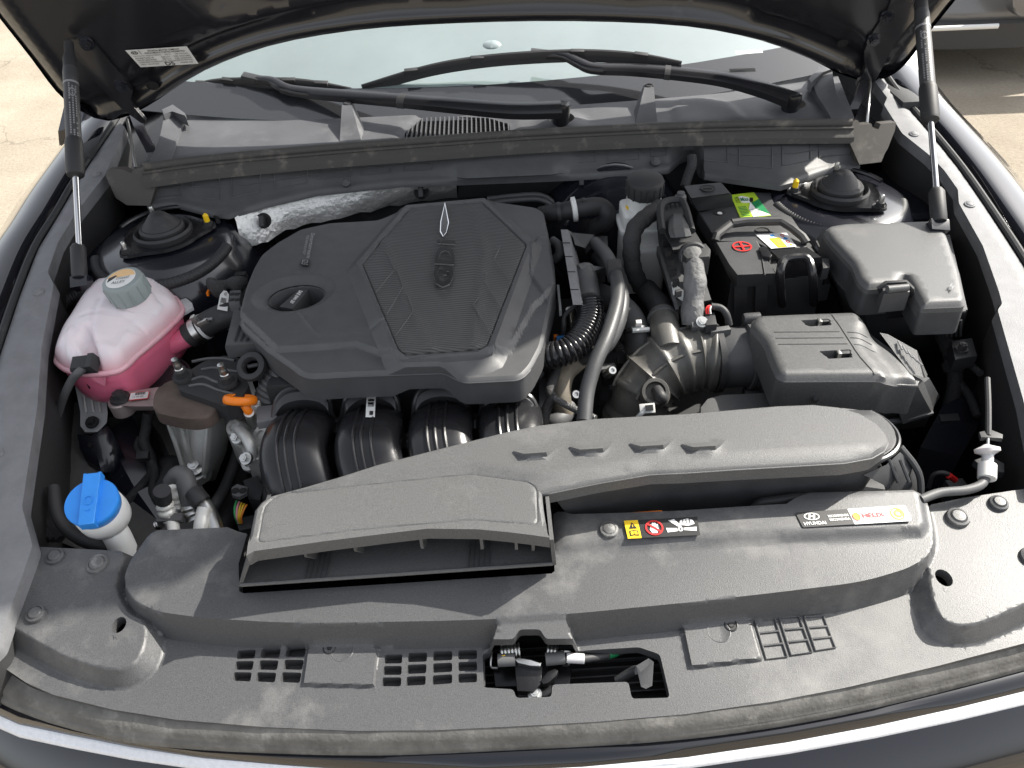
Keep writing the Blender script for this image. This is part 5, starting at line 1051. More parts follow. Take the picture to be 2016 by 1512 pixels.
cq = Quad([cf.pt(-.006, -.004, .001), cf.pt(.014, -.004, .001), cf.pt(.014, .003, .001), cf.pt(-.006, .003, .001)]); cq.n = cf.ez; cq.text('cap_text', 'COOLANT', 0, .1, 1, .9, BLACK, cap); cq = Quad([cf.pt(-.010, -.013, .001), cf.pt(.010, -.013, .001), cf.pt(.010, -.006, .001), cf.pt(-.010, -.006, .001)]); cq.n = cf.ez; cq.text('cap_text', 'ALLEY', 0, .1, 1, .9, BLACK, cap)
lathe('neck', Frame(cf.pt(0, 0, -.05), cf.ex, cf.ey), [(.033, -.012), (.027, -.004), (.025, .018)], TANK, cr_, 32)
# outlet, ear, foot
tube('outlet', [(318, 690, .822), (345, 676, .834), (385, 655, .848)], .0155, PINK, cr_, 18)
lathe('outlet_flange', axis_frame(W(380, 657, .846), W(385, 655, .848)-W(345, 676, .834)), [(.0175, -.002), (.0175, .002)], PINK, cr_, 20)
slab('mounting_ear', [(350, 592), (366, 586), (378, 596), (380, 604), (352, 620)], .868, .006, CLEARW, cr_, .001)
ft = [(145, 758), (208, 764), (212, 822), (205, 838), (192, 849), (168, 849), (157, 838), (160, 815)]
lg = loft('support_leg', [[W(148, 762, .80), W(208, 768, .80), W(206, 770, .79), W(150, 764, .79)], [W(158, 810, .778), W(212, 815, .778), W(210, 818, .768), W(160, 812, .768)], [W(158, 838, .764), W(210, 832, .764), W(208, 836, .756), W(160, 842, .756)], [W(168, 850, .757), W(193, 850, .757), W(193, 853, .75), W(168, 853, .75)]], CLEARW, cr_, bev=.001)
for x0 in (168, 182, 196): loft('leg_rib', sweep_rings([W(x0-4, 768, .803), W(x0, 800, .788), W(x0+2, 812, .784)], .0016, 6), WHITEP, lg)
hexbolt(axis_frame(W(181, 831, .772), (0, -.35, .94)), .0062, .007, RUBBER, lg, washer=1.6)
# overflow hose with its clip
oh = thing('overflow_hose', 'thin dark overflow hose clipped to the front of the coolant reservoir', 'hose', W(92, 890, .74))
tube('pipe', [(170, 716, .886), (158, 730, .884), (143, 746, .872), (128, 775, .85), (118, 805, .82), (106, 840, .79), (92, 892, .745)], lambda s, f: .0062-.0016*f, HOSE, oh, 12)
box('clip_body', axis_frame(W(165, 718, .888), (-.1, -.4, .9)), -.016, .014, -.008, .012, -.012, .006, DULL, oh, .0025)
box('clip_wing', axis_frame(W(180, 714, .890), (-.1, -.4, .9)), -.004, .004, -.010, .012, -.012, .007, RUBBER, oh, .0015)
box('clip_wing', axis_frame(W(148, 722, .886), (-.1, -.4, .9)), -.004, .004, -.008, .008, -.012, .004, RUBBER, oh, .0015)
# big hose from the outlet with clamp
ch = thing('coolant_hose', 'thick black coolant hose with a silver clamp on the reservoir outlet', 'hose', W(420, 640, .83))
tube('hose', [(372, 662, .842), (395, 647, .852), (420, 632, .862), (450, 620, .868), (490, 615, .865)], .0195, RUBBER, ch, 18)
ax_ = W(405, 641, .856)-W(385, 653, .848); cfr = axis_frame(W(392, 649, .851), ax_)
lathe('clamp', cfr, [(.0198, -.006), (.0206, -.006), (.0206, .004), (.0198, .004)], STEEL, ch, 28, cap=False)
lathe('clamp', axis_frame(W(402, 643, .855), ax_), [(.0198, -.003), (.0206, -.003), (.0206, .002), (.0198, .002)], WHITEP, ch, 28, cap=False)
box('clamp_ear', axis_frame(W(388, 634, .874), (-.4, 0, .9)), -.003, .003, -.004, .004, -.006, .012, STEEL, ch, .0006); box('clamp_ear', axis_frame(W(400, 636, .877), (-.4, 0, .9)), -.008, .008, -.002, .003, -.004, .004, STEEL, ch, .0006)
box('paint_mark', axis_frame(W(410, 628, .8765), (0, -.3, .95)), -.007, .006, -.002, .002, -.002, .0006, GREYINK, ch, 0)
# ---------------------------------------------------------------- connector and tag by the engine cover
tg = thing('taped_connector', 'taped grey connector with a white bar code tag beside the tower', 'connector', W(450, 590, .85))
tube('tape_wrap', [(414, 562, .885), (428, 568, .888), (445, 560, .89), (462, 560, .89), (478, 566, .88)], lambda s, f: .010+.004*math.sin(f*9), TAPE, tg, 12, flat=(1.3, .6))
slab('connector', [(452, 572), (474, 570), (472, 598), (450, 598)], .895, .016, HOSE, tg, .0015)
for i in range(2):
    for j in range(2): box('connector_window', axis_frame(W(457+10*i, 579+11*j, .8955), (0, 0, 1)), -.003, .003, -.003, .003, -.001, .0008, DULL, tg, 0)
q = quad_px([(428, 610), (448, 614), (452, 576), (436, 572)], .885); q.poly('tag', [(0, 0), (1, 0), (1, .85), (.7, 1), (.3, 1), (0, .75)], WHITE, tg, .001); q.text('tag_text', '47', .45, .72, .8, .9, BLACK, tg, h=.0018)
for k in range(6): q.rect('tag_bar', .2+k*.1, .34, .2+k*.1+.03+.02*(k % 2), .6, BLACK, tg, .0018)
q.text('tag_text', 'E1', .2, .14, .5, .28, BLACK, tg, h=.0018)
box('orange_edge', axis_frame(W(412, 572, .882), (0, 0, 1)), -.002, .001, -.010, .010, -.004, .002, ORANGEP, tg, 0)
# ---------------------------------------------------------------- strut mounts
def strut_mount(sg, lab):
    c = Vector((sg*.562, 1.162, .909)); t = thing('strut_mount', lab, 'strut mount', c, 'strut top mounts')
    fr = Frame(c)
    lathe('cone_cap', fr, [(.036, .012), (.036, .020), (.033, .024), (.030, .024), (.014, .042), (.010, .045), (.001, .046)], RUBBER, t, 32)
    lathe('bearing_ring', fr, [(.038, .004), (.046, .006), (.047, .014), (.044, .018), (.041, .014), (.039, .008)], RUBBER, t, 36)
    P = []
    for k in range(72):
        a_ = 2*math.pi*k/72; b0 = [R(60 if sg < 0 else 120)-0, R(200) if sg < 0 else R(-20), R(-55) if sg < 0 else R(235)]
        r_2 = .062+.020*sum(math.exp(-((math.atan2(math.sin(a_-b), math.cos(a_-b)))/.30)**2) for b in BA[sg]); P.append((r_2*math.cos(a_), r_2*math.sin(a_)))
    def ph(Q): return .006+.004*ss(1-(sdf(Q, P))/.006)
    molded('mount_plate', fr, P, ph, GLOSS, t, step=.006, skirt=.006, ang=60)
    for b in BA[sg]:
        p = fr.pt(.072*math.cos(b), .072*math.sin(b), .007); hexbolt(Frame(p), .0078, .009, RUBBER, t, 'nut')
        lathe('stud', Frame(p), [(.0042, .006), (.0042, .018), (.003, .021), (.0004, .0215)], STEEL, t, 14)
    p = fr.pt(.072*math.cos(BA[sg][0]), .072*math.sin(BA[sg][0]), .007); lathe('stud_cap', Frame(p), [(.0046, .008), (.0046, .020), (.0012, .0235)], YELLOW, t, 14)
    P2 = [fr.pt((.108 if sg < 0 else .104)*math.cos(a_), .108*math.sin(a_)-(.012 if sg < 0 else -.010), -.008-(.012 if sg < 0 else .002)*ss(np.array(-math.sin(a_)))) for a_ in (np.linspace(R(195), R(352), 30) if sg < 0 else np.linspace(R(345), R(188), 30))]
    P2 = [Vector((p.x, p.y, float(p.z))) for p in P2]
    corrugated('loom', [tuple(p) for p in P2], .0088, RUBBER, t, .005, .0012, 14, False)
    loft('arc_strip', sweep_rings([fr.pt(.088*math.cos(a_), .088*math.sin(a_), .006+.006*math.sin(a_)) for a_ in np.linspace(R(20), R(160), 20)], .004, 8), GLOSS, t)
    return t
BA = {-1: [R(15), R(120), R(235)], 1: [R(170), R(75), R(-52)]}
strut_mount(-1, 'black strut top mount on the tower behind the coolant reservoir'); strut_mount(1, 'black strut top mount on the tower behind the fuse box')
# ---------------------------------------------------------------- washer filler
wf_ = thing('washer_filler', 'white washer bottle neck with a bright blue cap', 'washer filler', W(235, 1072, .78))
wn = Vector((.10, -.30, .95)).normalized(); wc_ = W(181, 989, .872); fr = axis_frame(wc_, wn)
lathe('cap', fr, [(.0255, -.016), (.0275, -.014), (.0290, -.004), (.0295, .0005), (.0285, .0022), (.001, .0030)], BLUEP, wf_, 40, ang=40)
d1 = W(180, 940, .89)-W(170, 1035, .87); d1 = (d1-wn*d1.dot(wn)).normalized(); fb = Frame(wc_, wn.cross(d1)*-1, d1)
fb = Frame(wc_, d1.cross(wn), d1)
hd = prism('handle', fb, [(-.0085, -.031), (.0085, -.031), (.0095, .034), (.0065, .034), (.0062, .031), (-.0062, .031), (-.0065, .034), (-.0095, .034)], -.004, .0095, BLUEP, wf_, .0018, 3)
tq_ = Quad([fb.pt(-.005, -.016, .0096), fb.pt(.005, -.016, .0096), fb.pt(.005, .008, .0096), fb.pt(-.005, .008, .0096)]); tq_.n = wn; tq_.ring('washer_symbol', .5, .6, .5, .25, .75, BLUEP, hd, .0012); tq_.rect('washer_symbol', .3, .05, .7, .15, BLUEP, hd, .0012)
lathe('neck_collar', fr, [(.010, -.06), (.022, -.052), (.0285, -.044), (.0295, -.034), (.0285, -.015), (.024, -.010)], WHITEP, wf_, 36, ang=60)
tube('neck', [(205, 1020, .835), (226, 1048, .815), (240, 1075, .795), (255, 1110, .77)], .0155, WHITEP, wf_, 20)
# ---------------------------------------------------------------- engine mount
mo = thing('engine_mount', 'engine mount with a brown rubber cover and ribbed black bracket', 'engine mount', W(385, 930, .66))
slab('ribbed_bracket', [(348, 748), (372, 730), (400, 712), (440, 700), (470, 702), (490, 760), (470, 790), (440, 798), (415, 790), (352, 768)], .862, .028, RUBBER, mo, .004, .004, 3)
for L_ in ([(378, 712), (410, 706), (440, 706), (462, 710)], [(396, 728), (420, 724), (445, 728), (468, 732)], [(376, 748), (400, 742), (425, 752), (455, 758)], [(372, 760), (400, 757), (430, 768), (460, 776)]):
    loft('rib', sweep_rings(cat([W(x, y, .8625) for x, y in L_], 5), .0022, 6), HOSE, mo)
mq = Quad([W(378, 773, .848), W(407, 781, .848), W(407, 781, .848)+Vector((0, 0, .010)), W(378, 773, .848)+Vector((0, 0, .010))]); mq.n = Vector((-.15, -1, .2)).normalized(); mq.text('cast_number', '241216', 0, 0, 1, 1, GREYINK, mo, h=.003)
for x, y, z in ((360, 741, .866), (449, 752, .868)):
    f_ = axis_frame(W(x, y, z), (0, -.1, 1)); hexbolt(f_, .0098, .012, RUBBER, mo, 'nut', 1.45); lathe('stud', f_, [(.0062, .008), (.0062, .016), (.0054, .017), (.0054, .024), (.0048, .025), (.0046, .033), (.0012, .034)], STEEL, mo, 16)
rub = smooth2(HZ(0).pxs([(346, 747), (322, 755), (306, 775), (302, 800), (310, 813), (345, 822), (382, 826), (412, 818), (428, 800), (415, 792), (370, 778), (348, 765)], .85), 4)
prism('rubber_cover', HZ(0), rub, .831, .851, BROWNRUB, mo, .008, 3, ang=60)
arm_ = [[W(325, 826, .822), W(418, 826, .822), W(456, 818, .80), W(456, 830, .77), W(330, 845, .78)], [W(346, 880, .788), W(412, 880, .788), W(447, 866, .77), W(447, 885, .74), W(350, 900, .75)], [W(363, 940, .748), W(405, 942, .748), W(424, 922, .738), W(424, 945, .70), W(364, 958, .71)]]
loft('cast_arm', arm_, ALU, mo, bev=.003)
for L_ in ([(332, 832, .826), (350, 885, .790), (364, 932, .756)], [(358, 832, .827), (368, 880, .793), (378, 908, .77)], [(412, 828, .826), (408, 880, .792), (404, 930, .758)]): loft('arm_rib', sweep_rings(cat([W(*p) for p in L_], 5), .0042, 8, (1.5, .8)), ALU, mo)
lathe('bolt_seat', axis_frame(W(385, 926, .752), (0, -.3, .95)), [(.019, -.012), (.018, .003), (.015, .004), (.001, .004)], ALU, mo, 28)
hexbolt(axis_frame(W(385, 921, .760), (0, -.3, .95)), .0088, .010, STEEL, mo)
loft('side_arm', [[W(312, 762, .83), W(310, 800, .83), W(308, 808, .81), W(310, 790, .80)], [W(270, 768, .828), W(265, 800, .828), W(264, 808, .806), W(266, 790, .80)], [W(235, 772, .826), W(228, 798, .826), W(226, 806, .81), W(230, 790, .80)]], ALUPINK, mo, bev=.003)
lathe('arm_end', axis_frame(W(236, 789, .824), (0, 0, 1)), [(.016, -.02), (.0165, 0), (.015, .002), (.001, .002)], ALUPINK, mo, 28); hexbolt(axis_frame(W(236, 783, .830), (0, 0, 1)), .0095, .009, RUBBER, mo)
q = quad_px([(254, 790), (292, 786), (295, 771), (258, 774)], .8305); q.rect('barcode_label', 0, 0, 1, 1, RED, mo, .001); q.rect('barcode_field', .03, .06, .97, .9, PAPER, mo, .0015)
for k in range(12): q.rect('barcode_bar', .3+k*.045, .55, .3+k*.045+.016+.012*(k % 3 == 0), .85, BLACK, mo, .002)
q.text('label_text', '11 W 07', .2, .18, .75, .42, BLACK, mo, h=.002)
# sheet metal and harness below the reservoir
sm = thing('side_bracket', 'black pressed steel bracket under the reservoir support leg', 'bracket', W(190, 900, .70))
loft('plate', [[W(152, 855, .752), W(180, 858, .755), W(212, 838, .757), W(218, 845, .75)], [W(158, 885, .738), W(190, 892, .742), W(222, 880, .738), W(242, 892, .73)], [W(176, 918, .715), W(200, 930, .715), W(224, 930, .71), W(232, 912, .708)]], BAYPAINT, sm, closed=False, caps=False, ang=60)
for x, y, z in ((178, 876, .748), (225, 890, .742)): lathe('hole', axis_frame(W(x, y, z), (0, -.5, .86)), [(.004, 0), (.004, .0006), (.0003, .0006)], DARK, sm, 14)
hw = thing('body_harness', 'black taped wiring harness running down beside the engine mount', 'harness', W(280, 900, .68))
tube('branch', [(292, 812, .79), (288, 840, .77), (284, 870, .755), (296, 900, .735), (300, 930, .715), (285, 950, .70), (262, 975, .69), (240, 1000, .68)], .0075, TAPE, hw, 10)
tube('branch', [(298, 905, .735), (306, 930, .72), (300, 965, .70), (310, 985, .69)], .006, TAPE, hw, 10)
tube('branch', [(276, 860, .75), (270, 880, .74), (290, 905, .735)], .0045, TAPE, hw, 8)
box('clip', axis_frame(W(283, 898, .742), (0, -.4, .9)), -.009, .009, -.006, .006, -.005, .006, RUBBER, hw, .001)
o = lathe('rubber_boot', axis_frame(W(330, 940, .70), (-.2, -.3, .93)), [(.026, -.02), (.030, -.008), (.026, .008), (.018, .016), (.001, .018)], RUBBER, None, 24, sy=1.3); tag(o, 'bulging black rubber boot left of the cast mount arm', 'boot')
o = tube('drop_pipe', [(472, 880, .72), (455, 930, .70), (440, 965, .69), (425, 990, .69), (415, 1010, .68)], .0085, HOSE); tag(o, 'grey pipe slanting down behind the air conditioning fittings', 'pipe')
o = tube('lower_hose', [(495, 900, .66), (470, 970, .65), (440, 1030, .65), (425, 1070, .64)], .016, RUBBER, n=16); tag(o, 'thick black hose deep behind the air conditioning fittings', 'hose')
# ---------------------------------------------------------------- air conditioning pipes
ac = thing('air_conditioning_pipes', 'silver air conditioning pipes with crimped fittings behind the radiator cover', 'pipes', W(360, 1040, .70))
CRIMP = mat('bright_fitting', (.80, .79, .74), .38, metal=.2, bump=(200, .2, .0008))
tube('service_cap', [(319, 966, .825), (322, 985, .805)], .0105, RUBBER, ac, 18, 3)
corrugated('fitting', [(323, 990, .80), (330, 1010, .785), (336, 1022, .775)], .0098, CRIMP, ac, .009, .003, 16)
tube('silver_pipe', [(335, 1018, .78), (341, 1035, .775), (343, 1060, .77)], .0078, CRIMP, ac, 14)
tube('elbow_hose', [(340, 950, .80), (352, 935, .812), (364, 942, .81), (370, 965, .80), (376, 990, .785)], .0125, HOSE, ac, 16)
corrugated('fitting', [(341, 950, .803), (348, 968, .792), (352, 985, .78), (352, 1000, .772)], .0118, CRIMP, ac, .010, .0028, 16)
corrugated('fitting', [(374, 992, .786), (380, 1010, .775), (386, 1022, .768)], .0118, STEEL, ac, .008, .0024, 16)
tube('silver_pipe', [(404, 1000, .79), (400, 1018, .784), (397, 1035, .78), (395, 1060, .77)], .0098, CRIMP, ac, 16)
tube('silver_pipe', [(396, 985, .79), (412, 1005, .782), (424, 1035, .775), (428, 1060, .77)], .0090, STEEL, ac, 14)
tube('hose_stub', [(382, 970, .80), (390, 980, .798), (398, 990, .794)], .012, RUBBER, ac, 14)
box('pipe_clamp', axis_frame(W(330, 1022, .78), (0, -.3, .95)), -.012, .020, -.005, .005, -.004, .006, HOSE, ac, .001)
o = corrugated('small_nut', [(308, 1035, .74), (318, 1030, .745)], .006, STEEL, None, .004, .002, 10); tag(o, 'small steel nut beside the air conditioning pipes', 'nut')
# connectors and coloured wires by the duct
cn = thing('sensor_connector', 'black connector with coloured wires and a grey clip beside the duct', 'connector', W(490, 1010, .72))
slab('connector_body', [(478, 945), (505, 935), (520, 960), (512, 985), (488, 980)], .775, .04, DULL, cn, .003)
slab('grey_clip', [(455, 960), (466, 952), (488, 958), (486, 970), (470, 978), (456, 974)], .79, .006, HOSE, cn, .0015)
for x in (463, 478): lathe('clip_hole', axis_frame(W(x, 966, .7905), (0, 0, 1)), [(.005, 0), (.005, .0006), (.0003, .0006)], DARK, cn, 14)
slab('lower_body', [(462, 1020), (500, 1012), (510, 1036), (470, 1045)], .752, .03, DULL, cn, .003)
for k, cl in enumerate(('green', 'pink', 'yellow', 'yellow', 'orange')):
    tube(cl+'_wire', [(466+k*5, 986+k*2, .772), (462+k*5, 1000, .772), (463+k*3, 1018, .765), (468+k*2, 1030, .755)], .0013, WIRES[cl], cn, 6)
hv = thing('vertical_harness', 'taped black harness standing in front of the cast bracket', 'harness', W(545, 980, .68))
tube('sleeve', [(535, 842, .80), (540, 880, .79), (541, 920, .785), (538, 965, .775), (534, 990, .76)], .0125, TAPE, hv, 14)
lathe('cable_tie', axis_frame(W(540, 958, .778), W(541, 920, .785)-W(538, 965, .775)), [(.0133, -.004), (.0142, -.003), (.0142, .003), (.0133, .004)], RUBBER, hv, 20)
corrugated('loom', [(505, 935, .76), (530, 930, .765), (570, 925, .765), (620, 915, .76)], .010, RUBBER, hv, .005, .002)
o = tube('washer_hose', [(105, 960, .82), (112, 1010, .81), (135, 1045, .80), (175, 1068, .795), (230, 1080, .79), (280, 1088, .78)], .0078, RUBBER, n=14); tag(o, 'black hose curving round the washer filler neck', 'hose')
lo_ = thing('wing_loom', 'black cable bundle along the inner wing behind the washer filler', 'harness', W(80, 1000, .74))
for k in range(3): tube('cable', [(88+k*7, 760, .80), (70+k*9, 850, .79), (58+k*9, 950, .79), (66+k*10, 1020, .79), (95+k*12, 1062, .785)], .0055, RUBBER, lo_, 8)
ls = thing('loom_behind_tank', 'corrugated black loom running behind the coolant reservoir', 'harness', W(170, 590, .83)); corrugated('loom', [(100, 640, .84), (125, 600, .85), (160, 578, .86), (205, 568, .865)], .0095, RUBBER, ls, .005, .0014)
tube('drop_tube', [(243, 505, .88), (250, 530, .875), (256, 556, .865)], .008, HOSE, ls, 12)
o = lathe('belt_pulley', axis_frame(W(320, 752, .80), (0, -.3, .95)), [(.045, -.01), (.045, .003), (.042, .004), (.040, .0), (.030, 0), (.029, .003), (.001, .003)], GLOSS, None, 40); tag(o, 'glossy black round cover partly hidden behind the brown mount rubber', 'pulley cover')
# ---------------------------------------------------------------- gearbox mass below the right half
gb = thing('gearbox', 'dark gearbox casing deep below the intake hose', 'gearbox', (.3, .85, .42))
box('casing', Frame((0, 0, 0)), .02, .42, .66, 1.20, .45, .72, DULL, gb, .02)
# ---------------------------------------------------------------- brake fluid reservoir and booster
bb = thing('brake_booster', 'dark round brake booster behind the brake fluid reservoir', 'brake booster', (.22, 1.28, .75))
lathe('drum', axis_frame((.205, 1.30, .80), (0, -1, .12)), [(.135, -.03), (.135, .03), (.128, .045), (.118, .045), (.114, .052), (.098, .054), (.095, .060), (.06, .066), (.055, .09), (.002, .095)], BAYPAINT, bb, 48, ang=30)
br = thing('brake_fluid_reservoir', 'white brake fluid reservoir with a ribbed black cap', 'reservoir', W(1262, 480, .82))
bc_ = W(1271, 350, .975); fr = axis_frame(bc_, (0, -.08, 1))
cp = lathe('cap', fr, [(.027, -.030), (.0295, -.028), (.0300, -.006), (.0285, -.002), (.025, .0), (.001, .001)], RUBBER, br, 40, ang=30)
for k in range(16):
    p = fr.pt(.0298*math.cos(k*math.pi/8), .0298*math.sin(k*math.pi/8), -.017); loft('grip_rib', sweep_rings([p-fr.ez*.011, p+fr.ez*.010], .0018, 6), RUBBER, cp)
lathe('neck', fr, [(.024, -.075), (.0275, -.070), (.0285, -.045), (.0275, -.026)], WHITEP, br, 36)
b0 = HZ(0).pxs([(1226, 378), (1240, 372), (1300, 372), (1306, 382), (1306, 412), (1232, 412)], .92)
prism('upper_body', HZ(0), fillet([(bc_.x-.036, bc_.y-.030), (bc_.x+.030, bc_.y-.030), (bc_.x+.034, bc_.y+.034), (bc_.x-.036, bc_.y+.034)], .01, 3), .80, .925, WHITEP, br, .006, 3, ang=50)
prism('body_flange', HZ(0), fillet([(bc_.x-.041, bc_.y-.035), (bc_.x+.034, bc_.y-.035), (bc_.x+.038, bc_.y+.036), (bc_.x-.041, bc_.y+.036)], .012, 3), .892, .898, WHITEP, br, .002, ang=50)
prism('lower_body', HZ(0), fillet([(bc_.x-.034, bc_.y-.050), (bc_.x+.034, bc_.y-.050), (bc_.x+.034, bc_.y+.03), (bc_.x-.034, bc_.y+.03)], .012, 3), .79, .872, WHITEP, br, .006, 3, ang=50)
box('yellow_mark', axis_frame(fr.pt(-.0272, -.008, -.05), (-1, -.3, 0)), -.004, .004, -.005, .005, -.001, .0012, YELLOW, br, 0)
# ---------------------------------------------------------------- coil rail and hoses right of the engine cover
hr = thing('breather_hose', 'black breather hose with a white band behind the engine cover', 'hose', W(1180, 440, .86))
tube('hose', [(1066, 424, .895), (1100, 418, .91), (1150, 409, .915), (1180, 407, .912), (1195, 420, .902), (1190, 438, .885), (1172, 450, .87), (1168, 470, .85)], .0155, RUBBER, hr, 18)
lathe('white_band', axis_frame(W(1131, 412, .9145), W(1150, 409, .915)-W(1100, 418, .91)), [(.0158, -.005), (.0205, -.004), (.0205, .003), (.0158, .004)], WHITEP, hr, 28)
for x, y in ((1100, 418), (1150, 409)):
    f_ = axis_frame(W(x, y, .914), W(1150, 409, .915)-W(1100, 418, .91)); lathe('clip', f_, [(.0158, -.003), (.0168, -.003), (.0168, .003), (.0158, .003)], RUBBER, hr, 24, cap=False); box('clip_ear', axis_frame(W(x, y-10, .926), (0, 0, 1)), -.003, .003, -.004, .004, -.004, .007, RUBBER, hr, .0006)
cr2 = thing('harness_channel', 'grey plastic wiring channel standing along the edge of the engine cover', 'wiring channel', W(1130, 560, .85))
loft('channel_wall', [[W(1104, 452, .945), W(1117, 452, .945), W(1127, 458, .91), W(1110, 460, .88)], [W(1115, 520, .94), W(1130, 520, .94), W(1142, 525, .90), W(1122, 528, .87)], [W(1128, 600, .935), W(1145, 600, .935), W(1150, 600, .90), W(1134, 602, .87)]], RAIL, cr2, bev=.0015)
loft('channel_body', [[W(1126, 458, .93), W(1170, 462, .92), W(1172, 480, .88), W(1132, 485, .88)], [W(1132, 482, .925), W(1152, 488, .918), W(1154, 500, .88), W(1136, 505, .88)]], PLASTIC, cr2, bev=.002)
loft('channel_body', [[W(1138, 520, .93), W(1192, 526, .92), W(1192, 556, .88), W(1144, 556, .88)], [W(1144, 530, .925), W(1165, 535, .92), W(1165, 560, .88), W(1146, 562, .88)]], PLASTIC, cr2, bev=.002)
tube('channel_spout', [(1150, 535, .91), (1157, 570, .905), (1160, 598, .90)], .0175, HOSE, cr2, 16, flat=(1, 1))
for y in (478, 505, 535, 570): loft('channel_seam', sweep_rings([W(1104+(y-452)*.165, y, .9448), W(1118+(y-452)*.18, y, .9448)], .0009, 6), DULL, cr2)
cg = thing('engine_loom', 'shiny corrugated loom curving from the wiring channel to the engine', 'loom', W(1100, 700, .84))
corrugated('loom', [(1160, 596, .90), (1163, 625, .896), (1152, 655, .892), (1130, 682, .888), (1100, 697, .882), (1072, 702, .872), (1055, 705, .86)], .0180, GLOSS, cg, .0058, .0030, 18)
lathe('loom_clip', axis_frame(W(1161, 600, .90), W(1163, 625, .896)-W(1160, 596, .90)), [(.019, -.003), (.0215, -.002), (.0215, .002), (.019, .003)], DULL, cg, 24)
hp2 = thing('twin_hoses', 'pair of grey rubber hoses running side by side down from a black clip', 'hoses', W(1160, 820, .78))
tube('hose', [(1172, 478, .915), (1192, 500, .925), (1206, 525, .93), (1216, 560, .93), (1214, 600, .925), (1196, 660, .915), (1172, 715, .90), (1156, 770, .88), (1150, 830, .86)], .0098, GREYH, hp2, 14)
tube('hose', [(1176, 505, .89), (1200, 530, .905), (1222, 570, .912), (1224, 610, .905), (1210, 655, .89), (1185, 690, .875), (1150, 705, .855), (1130, 712, .84)], .0098, GREYH, hp2, 14)
slab('hose_clip', [(1195, 510), (1222, 508), (1224, 524), (1198, 528)], .945, .024, RUBBER, hp2, .002)
slab('bracket_plate', [(1172, 466), (1196, 464), (1198, 512), (1174, 514)], .885, .006, PLASTIC, hp2, .001)
fh = thing('heater_hose', 'thick grey hose ending in a white clamp above the intake elbow', 'hose', W(1258, 690, .84))
tube('hose', [(1160, 572, .862), (1185, 580, .868), (1215, 595, .87), (1240, 618, .868), (1254, 645, .862), (1258, 672, .852)], .0165, HOSE, fh, 18)
tube('collar', [(1257, 660, .856), (1260, 690, .842), (1262, 710, .83)], .0215, RUBBER, fh, 20)
f_ = axis_frame(W(1256, 655, .8595), W(1258, 672, .852)-W(1254, 645, .862)); lathe('clamp', f_, [(.0168, -.003), (.0180, -.003), (.0180, .003), (.0168, .003)], STEEL, fh, 28, cap=False)
box('clamp_ear', axis_frame(W(1256, 640, .880), (0, -.4, .9)), -.004, .004, -.003, .003, -.006, .010, WHITEP, fh, .0006); box('clamp_ear', axis_frame(W(1262, 650, .876), (0, -.4, .9)), -.012, .012, -.002, .003, -.003, .003, WHITEP, fh, .0006)
oh2 = thing('water_hose', 'dusty grey hose bending down beside the manifold', 'hose', W(1105, 820, .76))
TAN = mat('dusty_tan_hose', (.16, .14, .11), .65, mottle=(16, .35), dust=(30, (.35, .30, .22), .5, .5))
tube('hose', [(1160, 690, .845), (1135, 712, .845), (1112, 735, .84), (1104, 765, .83), (1105, 795, .815), (1110, 815, .80)], .0145, TAN, oh2, 16)
tube('lower_hose', [(1118, 800, .80), (1110, 818, .80), (1092, 830, .80), (1070, 836, .79)], .013, HOSE, oh2, 16)
pc = thing('braided_cable', 'silver braided cable slanting across the gap beside the manifold', 'cable', W(1110, 800, .80))
BRAID = mat('braided_sleeve', (.16, .16, .16), .45, metal=.4, bump=(420, 1, .002))
tube('braid', [(1088, 782, .842), (1120, 800, .842), (1146, 812, .842), (1172, 824, .842)], .0048, BRAID, pc, 10)
tube('branch', [(1098, 722, .85), (1090, 745, .85), (1082, 770, .848), (1086, 782, .842), (1076, 805, .83), (1070, 838, .82)], .0068, TAPE, pc, 10)
en = thing('throttle_hardware', 'small brackets, bolts and sensors crowded below the twin hoses', 'engine hardware', W(1130, 760, .74))
for x, y, z, r_2 in ((1095, 728, .845, .012), (1058, 735, .845, .009), (1203, 731, .85, .0065), (1132, 778, .80, .007), (1064, 800, .80, .009)):
    f_ = axis_frame(W(x, y, z), (.2, -.6, .75)); lathe('bolt', f_, [(r_2, -.02), (r_2, .004), (r_2*.8, .007), (r_2*.45, .007), (r_2*.4, .003), (.0004, .003)], STEEL if r_2 < .0085 else HOSE, en, 18)
slab('sensor_body', [(1180, 700), (1225, 690), (1240, 705), (1235, 725), (1190, 730)], .80, .03, RUBBER, en, .002)
slab('sensor_body', [(1085, 660), (1115, 655), (1118, 680), (1088, 684)], .83, .03, DULL, en, .002)
slab('sensor_body', [(1185, 735), (1215, 728), (1228, 760), (1205, 790), (1180, 785)], .77, .05, DULL, en, .004)
slab('bracket', [(1060, 745), (1078, 742), (1080, 800), (1062, 802)], .82, .02, RAIL, en, .002)
slab('bracket', [(1172, 718), (1210, 714), (1213, 722), (1172, 730)], .835, .004, HOSE, en, .001)
tube('thin_pipe', [(1140, 585, .89), (1128, 605, .885), (1112, 622, .88), (1110, 642, .87), (1108, 660, .85)], .0034, HOSE, en, 8)
tube('sensor_stem', [(1122, 608, .87), (1124, 630, .85), (1126, 650, .83)], .0065, STEEL, en, 12)
box('blue_plug', axis_frame(W(1104, 668, .852), (0, -.3, .95)), -.006, .006, -.004, .004, -.004, .004, BLUEINK, en, .0006); box('orange_plug', axis_frame(W(1094, 664, .85), (0, -.3, .95)), -.003, .003, -.003, .003, -.004, .004, ORANGEP, en, .0006)
tube('breather_stub', [(1088, 474, .90), (1100, 484, .90), (1102, 500, .895), (1092, 512, .885)], .0075, HOSE, en, 12)
